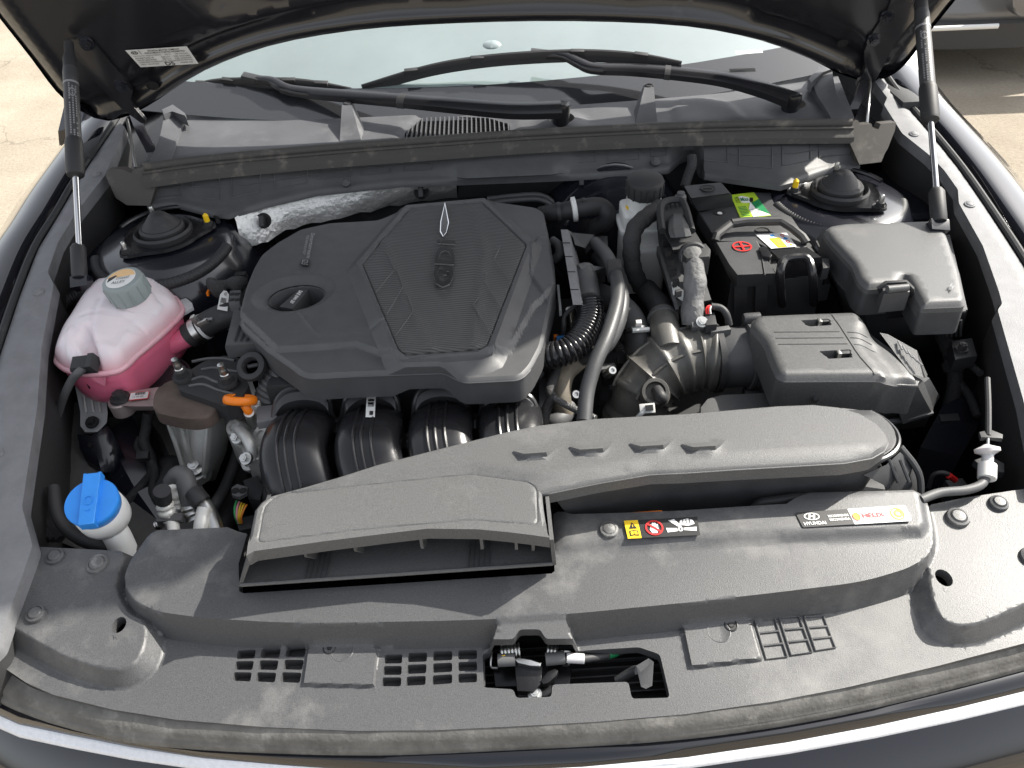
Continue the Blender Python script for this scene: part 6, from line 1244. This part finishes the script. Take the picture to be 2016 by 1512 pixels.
slab('white_tab', [(1096, 560), (1101, 560), (1106, 610), (1101, 612)], .885, .01, WHITEP, en, .0008)
# ---------------------------------------------------------------- intake elbow, air flow meter
EL = thing('intake_elbow', 'ribbed black rubber intake elbow bending from the air box down to the engine', 'intake hose', W(1250, 830, .70))
ctrl = [W(1412, 706, .838), W(1375, 704, .838), W(1335, 712, .836), W(1298, 732, .826), W(1270, 765, .806), W(1258, 795, .785), W(1252, 830, .755), W(1250, 860, .72)]
P = dense([tuple(p) for p in ctrl], False, .0028); Lt = .0028*(len(P)-1)
def er(s):
    r = .043+.003*math.sin(s*30)
    for c_, w_, a_ in ((.052, .003, .0052), (.075, .003, .0052), (.098, .003, .0052), (.121, .003, .0052), (.030, .0035, .0055)):
        r += a_*math.exp(-((s-c_)/w_)**2)
    if s < .018: r = .0455+(.0035 if .004 < s < .010 else 0)
    if s > .150: r = .046+.0035*(1 if int((s-.15)/.0075) % 2 else 0)
    return r
rings = sweep_rings(P, 1, 36); out = [[c+(q-c)*er(i*.0028) for q in g_] for i, (c, g_) in enumerate(zip(P, rings))]
elb = loft('elbow', out, ELBOW, EL, ang=70)
for a_ in (R(20), R(-40)):
    k_ = int(a_/(2*math.pi)*36) % 36; loft('long_rib', sweep_rings([P[i]+(rings[i][k_]-P[i])*.0455 for i in range(10, 46)], .0028, 6), ELBOW, EL)
lathe('side_port', axis_frame(W(1290, 772, .842), (-.12, -.62, .78)), [(.021, -.018), (.018, -.004), (.0185, .004), (.0175, .006), (.0135, .006), (.0128, -.004), (.001, -.004)], ELBOW, EL, 30)
tube('port_pipe', [(1293, 768, .845), (1300, 780, .846), (1306, 786, .84)], .008, RUBBER, EL, 12)
box('port_clip', axis_frame(W(1276, 805, .836), (-.15, -.6, .78)), -.011, .009, -.006, .007, -.004, .003, WHITEP, EL, .001); box('port_clip_gap', axis_frame(W(1277, 804, .8385), (-.15, -.6, .78)), -.004, .006, -.003, .004, -.004, .003, DULL, EL, 0)
tube('clip_strap', [(1270, 808, .836), (1262, 815, .832), (1255, 822, .826)], .003, WHITEP, EL, 8)
tube('branch_stub', [(1318, 690, .865), (1312, 665, .872), (1308, 640, .876), (1304, 622, .876)], .0205, ELBOW, EL, 22)
lathe('stub_rim', axis_frame(W(1305, 628, .876), W(1304, 622, .876)-W(1312, 665, .872)), [(.0205, -.003), (.0222, -.002), (.0222, .003), (.0205, .004)], HOSE, EL, 26)
corrugated('branch_hose', [(1304, 622, .874), (1296, 600, .868), (1285, 588, .86), (1272, 570, .84)], .0165, RUBBER, EL, .005, .002, 16)
wq_ = Quad([W(1224, 732, .823), W(1234, 736, .826), W(1237, 728, .832), W(1228, 724, .83)]); wq_.n = (CAM-W(1230, 730, .83)).normalized(); wq_.rect('paint_mark', 0, 0, .9, .9, GREYINK, EL, .0025)
mf = thing('air_flow_meter', 'black tubular air flow meter clamped to the intake elbow', 'air flow meter', W(1440, 740, .78))
A0 = W(1402, 706, .838); A1 = W(1495, 700, .838); ax_ = (A1-A0).normalized(); fr = axis_frame(A0, ax_, (0, 0, 1)); Lm = (A1-A0).length
MAFP = mat('air_meter_plastic', (.085, .086, .089), .38, bump=(700, .2, .0008), dust=(30, DUST, .62, .3))
lathe('tube', fr, [(.040, -.01), (.0415, 0), (.0415, .014), (.0425, .016), (.0425, Lm*.70), (.041, Lm*.72), (.041, Lm+.01)], MAFP, mf, 44)
lathe('flange', fr, [(.0415, Lm*.70), (.0475, Lm*.71), (.0475, Lm*.78), (.046, Lm*.79), (.0475, Lm*.80), (.0475, Lm*.90), (.042, Lm*.92)], MAFP, mf, 44)
for a_ in (R(-28), R(150)):
    c_ = fr.pt(.0530*math.cos(a_), .0530*math.sin(a_), 0); f2_ = axis_frame(c_, ax_); lathe('flange_lug', f2_, [(.0075, Lm*.66), (.0085, Lm*.72), (.0085, Lm*1.0)], PLASTIC, mf, 16)
lathe('hose_clamp', fr, [(.0462, .0), (.0486, .0005), (.0486, .0085), (.0462, .009)], RUBBER, mf, 44, cap=False)
box('clamp_bracket', axis_frame(W(1384, 640, .892), (0, -.3, .95)), -.016, .014, -.006, .007, -.006, .004, HOSE, mf, .001); hexbolt(axis_frame(W(1382, 634, .898), (0, -.5, .86)), .0058, .005, STEEL, mf)
slab('sensor_base', [(1398, 645), (1435, 640), (1440, 648), (1400, 654)], .890, .012, HOSE, mf, .0015); slab('sensor_plug', [(1387, 617), (1407, 614), (1412, 638), (1390, 640)], .900, .014, DULL, mf, .0015)
for k, cl in enumerate(('red', 'red', 'white')): tube(cl+'_wire', [(1391+k*4, 618, .902), (1390+k*4, 608, .908), (1396+k*3, 602, .91), (1404+k*2, 606, .908)], .0013, WIRES[cl], mf, 6)
tube('sensor_cable', [(1400, 603, .908), (1418, 606, .906), (1430, 618, .90), (1436, 640, .885)], .0048, RUBBER, mf, 10)
# ---------------------------------------------------------------- air filter box
AZ = .905; AF = HZ(AZ)
ab_ = thing('air_filter_box', 'grey plastic air filter box with clip recesses in its lid', 'air filter box', W(1660, 800, .75))
ao = [(1478, 640), (1482, 622), (1495, 616), (1560, 613), (1678, 609), (1690, 612), (1735, 655), (1778, 680), (1800, 705), (1822, 738), (1780, 733), (1748, 745), (1733, 741), (1640, 741), (1545, 742), (1530, 735), (1515, 700), (1505, 672)]
ap = fillet(AF.pxs(ao), .010, 4)
rec = [fillet(AF.pxs(p), .001, 2) for p in ([(1580, 631), (1632, 629), (1634, 639), (1590, 641)], [(1616, 692), (1672, 689), (1676, 702), (1632, 705)])]
gl_ = [AF.pxs(p) for p in ([(1630, 609), (1643, 628), (1652, 640), (1684, 690), (1694, 704), (1728, 742)],)]
rl_ = [AF.pxs(p) for p in ([(1524, 654), (1652, 653)], [(1527, 666), (1660, 665)], [(1532, 678), (1668, 677)], [(1668, 654), (1710, 656)], [(1674, 665), (1720, 667)], [(1682, 678), (1728, 680)])]
slp = AF.pxs([(1730, 650), (1800, 680), (1840, 745), (1780, 735), (1735, 680)])
def airh(Q):
    h = -.009*ss(1-sdf(Q, ap)/.010)**2
    for r_2 in rec: h -= bump(Q, r_2, .010, .0008)
    h -= bump(Q, slp, .012, .03)
    return h
lid = molded('lid', AF, ap, airh, AIRB, ab_, step=.0065, skirt=.045, ang=35, lines=rings_of(ap, (-.002, -.005, -.010)), fine=[(rec[0], .003, .0015), (rec[1], .003, .0015)])
for g_ in gl_+rl_:
    g2 = [p for p in resample(g_, .006, False) if sdf([p], ap)[0] > .003 and max(sdf([p], r_2)[0] for r_2 in rec) < -.001]
    if len(g2) > 2: loft('groove_shade_line', sweep_rings([AF.pt(p[0], p[1], float(h_)-.0001) for p, h_ in zip(g2, airh(np.array(g2)))], .0009, 6), DULL, lid)  # dark bead laid where a groove runs, painting its shade
for (x, y) in ((1622, 633), (1660, 696)):
    box('clip_tongue', axis_frame(W(x, y, .901), (0, 0, 1)), -.010, .010, -.004, .004, -.006, .003, DULL, lid, .001); box('clip_tongue', axis_frame(W(x-8, y, .903), (0, 0, 1)), -.003, .002, -.004, .004, -.004, .003, STEEL, lid, .001)
loft('outlet_collar', [[A1.lerp(A0, .10)+(q-A0)*1.0 for q in [fr.pt(.047*math.cos(t), .047*math.sin(t), 0) for t in np.linspace(0, 2*math.pi, 29)[:-1]]], [A1+ax_*.025+(q-A0)*1.05 for q in [fr.pt(.047*math.cos(t), .047*math.sin(t), 0) for t in np.linspace(0, 2*math.pi, 29)[:-1]]]], GRAIN, ab_, ang=60)
# base with ribs: front wall, corner block
loft('base', [[W(1512, 700, .862), W(1535, 752, .872), W(1745, 758, .874), W(1806, 762, .872), W(1830, 745, .865), W(1690, 640, .862)], [W(1520, 800, .80), W(1550, 812, .80), W(1730, 822, .80), W(1832, 812, .80), W(1850, 780, .80), W(1700, 680, .80)], [W(1525, 830, .72), W(1560, 850, .72), W(1730, 850, .72), W(1820, 840, .72), W(1840, 800, .72), W(1700, 700, .72)]], PLASTIC, ab_, bev=.004)
loft('corner_block', [[W(1746, 757, .886), W(1806, 759, .886), W(1812, 746, .886), W(1780, 735, .888), W(1750, 742, .888)], [W(1752, 762, .874), W(1808, 763, .874), W(1818, 750, .874), W(1790, 735, .874), W(1750, 740, .874)], [W(1778, 835, .80), W(1836, 815, .80), W(1838, 800, .80), W(1790, 770, .80), W(1752, 775, .80)]], AIRB, ab_, bev=.002)
for xa, ya, xb, yb_ in ((1692, 745, 1738, 818), (1662, 760, 1702, 822), (1634, 776, 1660, 822), (1604, 790, 1618, 812)):
    pa = W(xa, ya, .872); pb = W(xb, yb_, .806); thick('base_rib', [pa, pb, pb+Vector((0, .02, 0)), pa+Vector((0, .02, 0))], (.003, 0, .003), PLASTIC, ab_, .0008)
loft('base_ledge', sweep_rings([W(1650, 800, .838), W(1735, 764, .846)], .003, 6), PLASTIC, ab_); loft('base_lip', sweep_rings([W(1730, 832, .803), W(1782, 826, .803), W(1834, 812, .803)], .004, 6), PLASTIC, ab_)
loft('info_panel', [[W(1732, 655, .900), W(1748, 658, .900), W(1805, 690, .898), W(1826, 738, .894), W(1822, 744, .890), W(1792, 735, .892)], [W(1732, 655, .885), W(1748, 658, .885), W(1805, 690, .885), W(1826, 738, .88), W(1822, 744, .878), W(1792, 735, .88)]], GRAIN, ab_, bev=.003)
for k in range(5): loft('moulded_text', sweep_rings([W(1768+k*9, 672+k*9, .9008), W(1776+k*10, 688+k*8, .9006)], .0012, 6), LETT, ab_)
lw = slab('lower_ledge', [(1378, 800), (1392, 783), (1420, 775), (1520, 770), (1530, 806), (1440, 812), (1378, 818)], .835, .06, GRAIN, ab_, .006)
# ---------------------------------------------------------------- battery
bt = thing('battery', 'black car battery with lime green sticker and red plus terminal cover', 'battery', W(1480, 560, .72))
BTOP = .905
slab('case', [(1372, 415), (1440, 404), (1486, 379), (1520, 378), (1540, 402), (1612, 500), (1622, 545), (1440, 552), (1415, 480)], .885, .19, DULL, bt, .004)
slab('top_lid', [(1375, 418), (1440, 404), (1440, 384), (1486, 379), (1519, 378), (1537, 403), (1556, 424), (1590, 472), (1588, 486), (1516, 492), (1488, 474), (1412, 476), (1402, 458)], BTOP, .024, PLASTIC, bt, .003)
ng = loft('negative_cover', [[W(1347, 366, .945), W(1419, 359, .945), W(1436, 380, .942), W(1361, 390, .942)], [W(1349, 372, .935), W(1422, 362, .935), W(1441, 384, .93), W(1363, 396, .93)], [W(1360, 400, .905), W(1432, 385, .905), W(1444, 406, .905), W(1374, 416, .905)]], PLASTIC, bt, bev=.003)
lathe('minus_mark', axis_frame(W(1393, 371, .9445), (0, 0, 1)), [(.012, 0), (.012, .001), (.0105, .001), (.0105, .0004), (.0003, .0004)], RUBBER, ng, 24); box('minus_bar', axis_frame(W(1393, 371, .945), (0, 0, 1)), -.007, .007, -.0012, .0012, 0, .0012, RUBBER, ng, 0)
lathe('vent_plug', axis_frame(W(1417, 420, BTOP), (0, 0, 1)), [(.010, -.001), (.010, .0012), (.009, .0014), (.0003, .0012)], RUBBER, bt, 20, sy=.8); lathe('vent_dot', axis_frame(W(1417, 420, BTOP+.0012), (0, 0, 1)), [(.0042, 0), (.0040, .001), (.0003, .001)], WHITE, bt, 12)
lathe('vent_plug', axis_frame(W(1501, 454, BTOP), (0, 0, 1)), [(.012, -.001), (.012, .0012), (.010, .0014), (.0095, .0002), (.0003, .0002)], RUBBER, bt, 20, sy=.8)
q = quad_px([(1458, 432), (1518, 426), (1484, 380), (1438, 385)], BTOP, .0008); st = q.rect('green_sticker', 0, 0, 1, 1, LIME, bt)
q.poly('sticker_field', [(.42, .02), (.98, .02), (.98, .40), (.80, .55), (.60, .60), (.42, .35)], WHITE, st, .0011); q.poly('sticker_field', [(.66, .30), (.985, .05), (.985, .70), (.80, .62), (.62, .58)], GREEN, st, .0014); q.poly('sticker_field', [(.28, .62), (.62, .58), (.66, .80), (.40, .90), (.26, .86)], WHITE, st, .0011)
q.poly('sticker_figure', [(.60, .60), (.72, .62), (.80, .76), (.70, .78), (.62, .70)], BLACK, st, .0016); q.text('sticker_text', 'Max', .30, .66, .62, .82, GREEN, st, h=.0016, bold=.02); q.text('sticker_text', 'BATTERY', .10, .62, .25, .86, BLACK, st, h=.0013)
for k in range(7): q.rect('sticker_line', .08, .08+k*.06, .36, .10+k*.06, GREEN, st, .0012)
for k in range(4): q.rect('sticker_line', .46, .08+k*.07, .76, .10+k*.07, GREYINK, st, .0016)
hdl = [W(1408, 474, .912), W(1411, 462, .918), W(1440, 440, .922), W(1470, 436, .922), W(1536, 435, .922), W(1560, 450, .918), W(1580, 466, .914), W(1588, 478, .908)]
loft('handle', sweep_rings(hdl, .0062, 8, (.9, 1.1)), RUBBER, bt, ang=30)
loft('handle_grip', sweep_rings([hdl[2], hdl[3], hdl[4]], .0072, 10), RUBBER, bt)
pcv = loft('positive_cover', [[W(1411, 477, .920), W(1488, 473, .920), W(1497, 490, .920), W(1526, 538, .918), W(1452, 541, .918), W(1436, 520, .918)], [W(1405, 480, .91), W(1490, 474, .91), W(1500, 492, .91), W(1530, 542, .908), W(1452, 548, .908), W(1430, 530, .908)], [W(1410, 496, .885), W(1490, 486, .885), W(1502, 500, .885), W(1530, 560, .885), W(1450, 566, .885), W(1434, 545, .885)]], PLASTIC, bt, bev=.002)
pf = axis_frame(W(1461, 486, .9203), (0, 0, 1)); pq = Quad([pf.pt(-.02, -.02, 0), pf.pt(.02, -.02, 0), pf.pt(.02, .02, 0), pf.pt(-.02, .02, 0)])
pq.ring('plus_ring', .5, .5, .36, .36, .84, RED, pcv, .0012); pq.rect('plus_bar', .22, .46, .78, .54, RED, pcv, .0012); pq.rect('plus_bar', .46, .22, .54, .78, RED, pcv, .0016)
loft('cover_seam', sweep_rings([W(1497, 490, .9205), W(1506, 542, .919)], .0008, 6), DULL, pcv)
q = quad_px([(1518, 491), (1568, 487), (1548, 460), (1487, 463)], BTOP, .001); wl_ = q.rect('warning_label', 0, 0, 1, 1, WHITE, bt); q.rect('yellow_field', .28, .02, .64, .66, YELLOW, wl_, .0011)
for k in range(6): q.rect('label_line', .32, .10+k*.08, .60, .12+k*.08, GREYINK, wl_, .0015)
q.ring('pictogram', .80, .82, .06, .10, .7, RED, wl_); q.ring('pictogram', .82, .36, .06, .10, .7, RED, wl_); q.poly('pictogram', [(.74, .58), (.82, .50), (.90, .58), (.82, .70)], BLUEINK, wl_, .0012); q.poly('pictogram', [(.42, .78), (.54, .78), (.54, .90), (.42, .90)], BLUEINK, wl_, .0012); q.poly('pictogram', [(.78, .10), (.90, .10), (.84, .22)], YELLOW, wl_, .0012)
for xa, xb in ((1446, 1472), (1488, 1512)): loft('case_rib', [[W(xa, 560, .885), W(xb, 558, .885), W(xb, 560, .87), W(xa, 562, .87)], [W(xa-2, 640, .80), W(xb-4, 636, .80), W(xb-4, 640, .79), W(xa-2, 644, .79)]], PLASTIC, bt, bev=.002)
loft('front_wall', [[W(1440, 556, .88), W(1528, 552, .88)], [W(1448, 640, .79), W(1530, 634, .79)]], DULL, bt, closed=False, caps=False)
hb_ = thing('battery_clamp', 'glossy black moulded strap over the front corner of the battery', 'clamp', W(1575, 590, .78))
loft('strap', [[W(1516, 493, .918), W(1588, 486, .918), W(1617, 506, .914), W(1540, 514, .914)], [W(1530, 520, .905), W(1618, 512, .905), W(1622, 530, .895), W(1536, 540, .895)], [W(1530, 600, .82), W(1622, 590, .82), W(1624, 600, .81), W(1532, 612, .81)]], GLOSS, hb_, bev=.003)
loft('strap_loop', sweep_rings(cat([W(1540, 600, .845), W(1536, 540, .912), W(1545, 512, .924), W(1575, 506, .925), W(1592, 512, .922), W(1600, 545, .905), W(1602, 598, .845)], 6), .0062, 10), GLOSS, hb_)
slab('catch', [(1618, 508), (1633, 508), (1634, 526), (1620, 528)], .905, .02, PLASTIC, hb_, .002); slab('clip', [(1494, 486), (1508, 484), (1520, 500), (1516, 506), (1500, 502)], .925, .016, GLOSS, hb_, .002)
slab('shelf', [(1600, 520), (1634, 540), (1636, 558), (1590, 566)], .86, .03, PLASTIC, hb_, .003)
# battery tray
tr = thing('battery_tray', 'black battery tray with ledges around the battery case', 'tray', W(1480, 620, .66)); slab('tray', [(1370, 440), (1540, 410), (1640, 560), (1640, 610), (1440, 640), (1400, 600)], .76, .06, DULL, tr, .006)
# ---------------------------------------------------------------- control unit with lever connector
cu = thing('control_unit', 'black engine control unit with a large lever connector and taped cable', 'control unit', W(1340, 600, .74))
loft('housing', [[W(1290, 410, .93), W(1330, 398, .93), W(1345, 398, .86), W(1290, 420, .86)], [W(1298, 490, .92), W(1362, 470, .92), W(1375, 480, .85), W(1300, 500, .85)], [W(1330, 605, .90), W(1400, 590, .90), W(1404, 600, .82), W(1332, 618, .82)]], PLASTIC, cu, bev=.003)
loft('side_plate', [[W(1293, 485, .922), W(1299, 484, .922), W(1299, 500, .86), W(1292, 502, .86)], [W(1330, 610, .902), W(1337, 608, .902), W(1338, 620, .84), W(1330, 622, .84)]], HOSE, cu, bev=.001)
lv = loft('connector_body', [[W(1296, 400, .955), W(1346, 396, .955), W(1350, 402, .93), W(1296, 408, .93)], [W(1302, 440, .962), W(1355, 436, .962), W(1362, 444, .93), W(1302, 450, .93)], [W(1325, 492, .955), W(1385, 484, .955), W(1390, 492, .92), W(1328, 500, .92)]], DULL, cu, bev=.003)
loft('lever', sweep_rings(cat([W(1304, 455, .965), W(1300, 415, .972), W(1308, 398, .974), W(1338, 394, .974), W(1350, 410, .972), W(1362, 455, .965)], 5), .0055, 8), DULL, lv)
loft('connector_hump', [[W(1316, 430, .966), W(1326, 420, .970), W(1342, 420, .970), W(1350, 428, .966)], [W(1316, 455, .974), W(1326, 450, .980), W(1346, 448, .980), W(1358, 452, .972)], [W(1320, 468, .966), W(1330, 468, .968), W(1350, 466, .968), W(1362, 464, .964)]], PLASTIC, lv, ang=30)
slab('cable_exit', [(1345, 482), (1390, 478), (1400, 490), (1398, 504), (1352, 508), (1344, 500)], .962, .030, DULL, lv, .004); lathe('exit_collar', axis_frame(W(1364, 503, .950), (-.02, -.75, .3)), [(.019, -.01), (.020, .004), (.0175, .006)], RUBBER, lv, 24)
for k in range(5): slab('connector_rib', [(1310+k*9, 396-k*.7), (1314+k*9, 396-k*.7), (1316+k*9, 404-k*.7), (1312+k*9, 404-k*.7)], .962, .01, RUBBER, lv, .0006)
for k in range(6): slab('cooling_rib', [(1304+k*5, 470+k*20), (1316+k*5, 467+k*20), (1318+k*5, 472+k*20), (1306+k*5, 475+k*20)], .932, .01, RUBBER, cu, .0008)
tube('cable_sleeve', [(1362, 500, .952), (1366, 525, .946), (1368, 560, .930), (1364, 600, .908), (1362, 640, .885)], lambda s, f: .0150+.0012*math.sin(s*160), SLEEVE, cu, 18)
q = Quad([W(1325, 580, .897), W(1348, 596, .890), W(1346, 572, .912), W(1322, 555, .914)]); q.n = (CAM-W(1335, 575, .9)).normalized(); q.rect('white_label', 0, 0, 1, 1, WHITE, cu, .020, .016); q.text('label_text', 'P41', .12, .30, .75, .78, BLACK, cu, h=.0206, bold=.02)
box('green_tip', axis_frame(W(1347, 514, .945), (0, -.5, .86)), -.0015, .0015, -.005, .005, -.002, .002, GREEN, cu, 0)
o = tube('brake_sleeve_cable', [(1300, 408, .945), (1276, 425, .945), (1250, 450, .938), (1243, 490, .915), (1247, 530, .885), (1262, 565, .85)], lambda s, f: .0135+.0007*math.sin(s*300), TAPE, n=18); tag(o, 'thick black taped cable arching in front of the brake reservoir', 'cable')
o = tube('rail_grommet_cable', [(1362, 308, .945), (1362, 325, .935), (1355, 345, .92), (1348, 368, .905)], .0085, TAPE, n=12); tag(o, 'black cable passing through the notch in the cowl rail', 'cable')
o = lathe('terminal_bolt', axis_frame(W(1340, 388, .955), (0, 0, 1)), [(.009, -.03), (.009, .002), (.006, .004), (.006, .008), (.0005, .009)], HOSE, None, 18); tag(o, 'grey terminal bolt behind the control unit connector', 'bolt')
# ---------------------------------------------------------------- fuse box
FZ = .93; FF = HZ(FZ)
fb_ = thing('fuse_box', 'large black fuse box with a grained grey lid behind the air filter box', 'fuse box', W(1770, 600, .76))
fo_ = [(1622, 448), (1632, 440), (1663, 435), (1838, 430), (1856, 436), (1866, 455), (1893, 528), (1906, 586), (1900, 594), (1818, 597), (1784, 537), (1772, 556), (1708, 560), (1692, 545), (1680, 515), (1640, 472)]
fp_ = fillet(FF.pxs(fo_), .006, 4); bolt_ = FF.pxs([(1872, 562), (1880, 560), (1876, 566), (1882, 565), (1870, 572), (1874, 566), (1870, 567)])
def fuseh(Q): return -.008*ss(1-sdf(Q, fp_)/.009)**2+.0012*np.sin(Q[:, 0]*9)
fl_ = molded('lid', FF, fp_, fuseh, GRAIN, fb_, step=.0075, skirt=.018, ang=35, lines=rings_of(fp_, (-.002, -.0045, -.009)))
q = quad_px([(1868, 572), (1886, 570), (1880, 558), (1864, 560)], FZ+.0025); q.poly('lightning_mark', [(.3, 0), (.4, .45), (.1, .5), (.55, 1), (.7, 1), (.45, .6), (.8, .5)], LETT, fl_, .0008)
loft('lid_side', [[FF.pt(p[0], p[1], -.016) for p in fp_], [FF.pt(p[0]*1.0+(fpc[0]-p[0])*-.02, p[1]+(fpc[1]-p[1])*-.02, -.05) for p in fp_]] if (fpc := np.mean(np.array(fp_), 0)) is not None else [], PLASTIC, fb_, ang=50)
loft('left_slope', [[W(1622, 448, .925), W(1640, 475, .925), W(1682, 520, .925), W(1706, 560, .922)], [W(1608, 470, .90), W(1620, 500, .895), W(1655, 560, .88), W(1700, 605, .875)]], GRAIN, fb_, closed=False, caps=False, ang=60)
loft('base', [[W(1606, 474, .893), W(1870, 462, .893), W(1905, 610, .885), W(1700, 612, .878), W(1650, 560, .885)], [W(1615, 520, .80), W(1880, 500, .80), W(1895, 650, .80), W(1715, 660, .80), W(1660, 610, .80)], [W(1620, 560, .72), W(1880, 540, .72), W(1890, 690, .72), W(1720, 700, .72), W(1665, 650, .72)]], PLASTIC, fb_, bev=.004)
la = slab('latch', [(1736, 562), (1788, 558), (1792, 574), (1740, 579)], .934, .030, PLASTIC, fb_, .002)
loft('latch_frame', sweep_rings([W(1740, 592, .905), W(1731, 566, .934), W(1744, 557, .938), W(1783, 555, .938), W(1795, 568, .934), W(1796, 590, .905)], .0034, 6), DULL, la); tube('latch_bar', [(1747, 570, .938), (1787, 566, .938)], .0052, GRAIN, la, 12)
loft('latch_window', [[W(1742, 588, .912), W(1792, 584, .912)], [W(1746, 628, .872), W(1790, 623, .872)]], GLOSS, la, closed=False, caps=False)
for k in range(4): loft('base_fin', sweep_rings([W(1868+k*8, 630, .865), W(1864+k*9, 662, .83)], .0018, 6), PLASTIC, fb_)
loft('base_line', sweep_rings([W(1806, 620, .887), W(1900, 612, .889)], .0022, 6), HOSE, fb_)
# ---------------------------------------------------------------- bonnet release cable and wing bits on the right
rc_ = thing('release_cable', 'grey bonnet release cable with white nylon fittings on the inner wing', 'cable', W(1945, 940, .76))
tube('sheath', [(1812, 984, .845), (1850, 970, .845), (1900, 965, .845), (1930, 955, .845), (1942, 938, .845)], .0052, HOSE, rc_, 12)
tube('nylon_joint', [(1943, 942, .846), (1944, 915, .852)], .0098, WHITEP, rc_, 16, 3); tube('adjuster', [(1944, 914, .853), (1945, 893, .858)], .0062, CLEARW, rc_, 14, 3)
lathe('flange_collar', axis_frame(W(1944, 888, .86), (0, .8, .6)), [(.004, -.006), (.0135, -.001), (.0135, .003), (.006, .006), (.002, .008)], CLEARW, rc_, 24)
tube('inner_wire', [(1944, 884, .862), (1945, 862, .868)], .0018, STEEL, rc_, 8, 3); slab('cable_bracket', [(1928, 850), (1950, 845), (1975, 855), (1974, 864), (1950, 860), (1932, 862)], .87, .005, RUBBER, rc_, .001); tube('outer_cable', [(1946, 858, .868), (1946, 800, .88), (1944, 745, .89)], .0034, RUBBER, rc_, 8)
slab('wing_bracket', [(1918, 905), (1945, 895), (1978, 912), (1978, 930), (1940, 925)], .82, .01, DULL, rc_, .002)
pb_ = thing('headlight_plug', 'black plug with a red taped wire deep by the side rail', 'connector', W(1870, 950, .70)); slab('plug', [(1860, 945), (1895, 940), (1915, 965), (1880, 972)], .75, .03, DULL, pb_, .002); tube('wire', [(1828, 960, .75), (1838, 935, .77), (1862, 932, .775), (1878, 945, .765)], .003, RUBBER, pb_, 8); tube('red_tape', [(1868, 936, .774), (1880, 945, .765)], .0042, WIRES['red'], pb_, 8)
ub = thing('washer_nozzle_bracket', 'black bracket with a bolt below the fuse box', 'bracket', W(1890, 690, .78)); slab('plate', [(1872, 670), (1915, 664), (1925, 700), (1880, 708)], .83, .02, DULL, ub, .003); hexbolt(axis_frame(W(1893, 688, .832), (0, 0, 1)), .006, .01, RUBBER, ub)
# ---------------------------------------------------------------- looms filling the gaps
ga = thing('gearbox_loom', 'grey corrugated loom and clips deep between the twin hoses and intake elbow', 'loom', W(1200, 720, .74))
corrugated('loom', [(1180, 620, .80), (1205, 660, .80), (1225, 700, .79), (1215, 750, .77), (1190, 800, .75)], .0095, HOSE, ga, .005, .0018, 12)
tube('taped_branch', [(1205, 660, .805), (1235, 668, .81), (1262, 690, .80)], .006, TAPE, ga, 10)
for x, y in ((1196, 645), (1226, 712)): box('loom_clip', axis_frame(W(x, y, .812), (0, -.3, .95)), -.009, .009, -.006, .006, -.005, .005, RUBBER, ga, .001)
fa = thing('fuse_box_loom', 'black taped loom leaving the fuse box toward the inner wing', 'loom', W(1900, 740, .72))
tube('trunk', [(1850, 650, .80), (1872, 700, .79), (1880, 750, .76), (1868, 810, .72), (1850, 870, .70)], .011, TAPE, fa, 12)
tube('branch', [(1880, 745, .765), (1905, 775, .75), (1925, 820, .74)], .006, TAPE, fa, 10)
tube('branch', [(1870, 700, .79), (1900, 712, .80), (1930, 735, .81)], .005, RUBBER, fa, 10)
for x, y, z in ((1877, 722, .785), (1862, 830, .72)): box('loom_clip', axis_frame(W(x, y, z), (0, -.3, .95)), -.014, .014, -.006, .006, -.004, .013, PLASTIC, fa, .001)
ta = thing('tower_loom', 'taped black wires running down the strut tower beside the engine cover', 'loom', W(470, 560, .78))
tube('trunk', [(446, 470, .87), (462, 505, .86), (474, 545, .85), (470, 600, .83), (452, 650, .80)], .0085, TAPE, ta, 10)
tube('branch', [(440, 430, .90), (444, 455, .885), (456, 490, .865)], .006, TAPE, ta, 10)
for x, y, z in ((455, 488, .872), (474, 545, .858)): box('loom_clip', axis_frame(W(x, y, z), (0, -.3, .95)), -.011, .011, -.004, .004, -.004, .009, RUBBER, ta, .001)
fw = thing('firewall_pipes', 'pair of thin dark pipes crossing the firewall behind the engine cover', 'pipes', W(1100, 400, .86))
for k in range(2): tube('pipe', [(960, 392+9*k, .885), (1010, 386+9*k, .89), (1060, 384+9*k, .89), (1085, 396+9*k, .88), (1090, 415+9*k, .86)], .0052, GREYH, fw, 10)
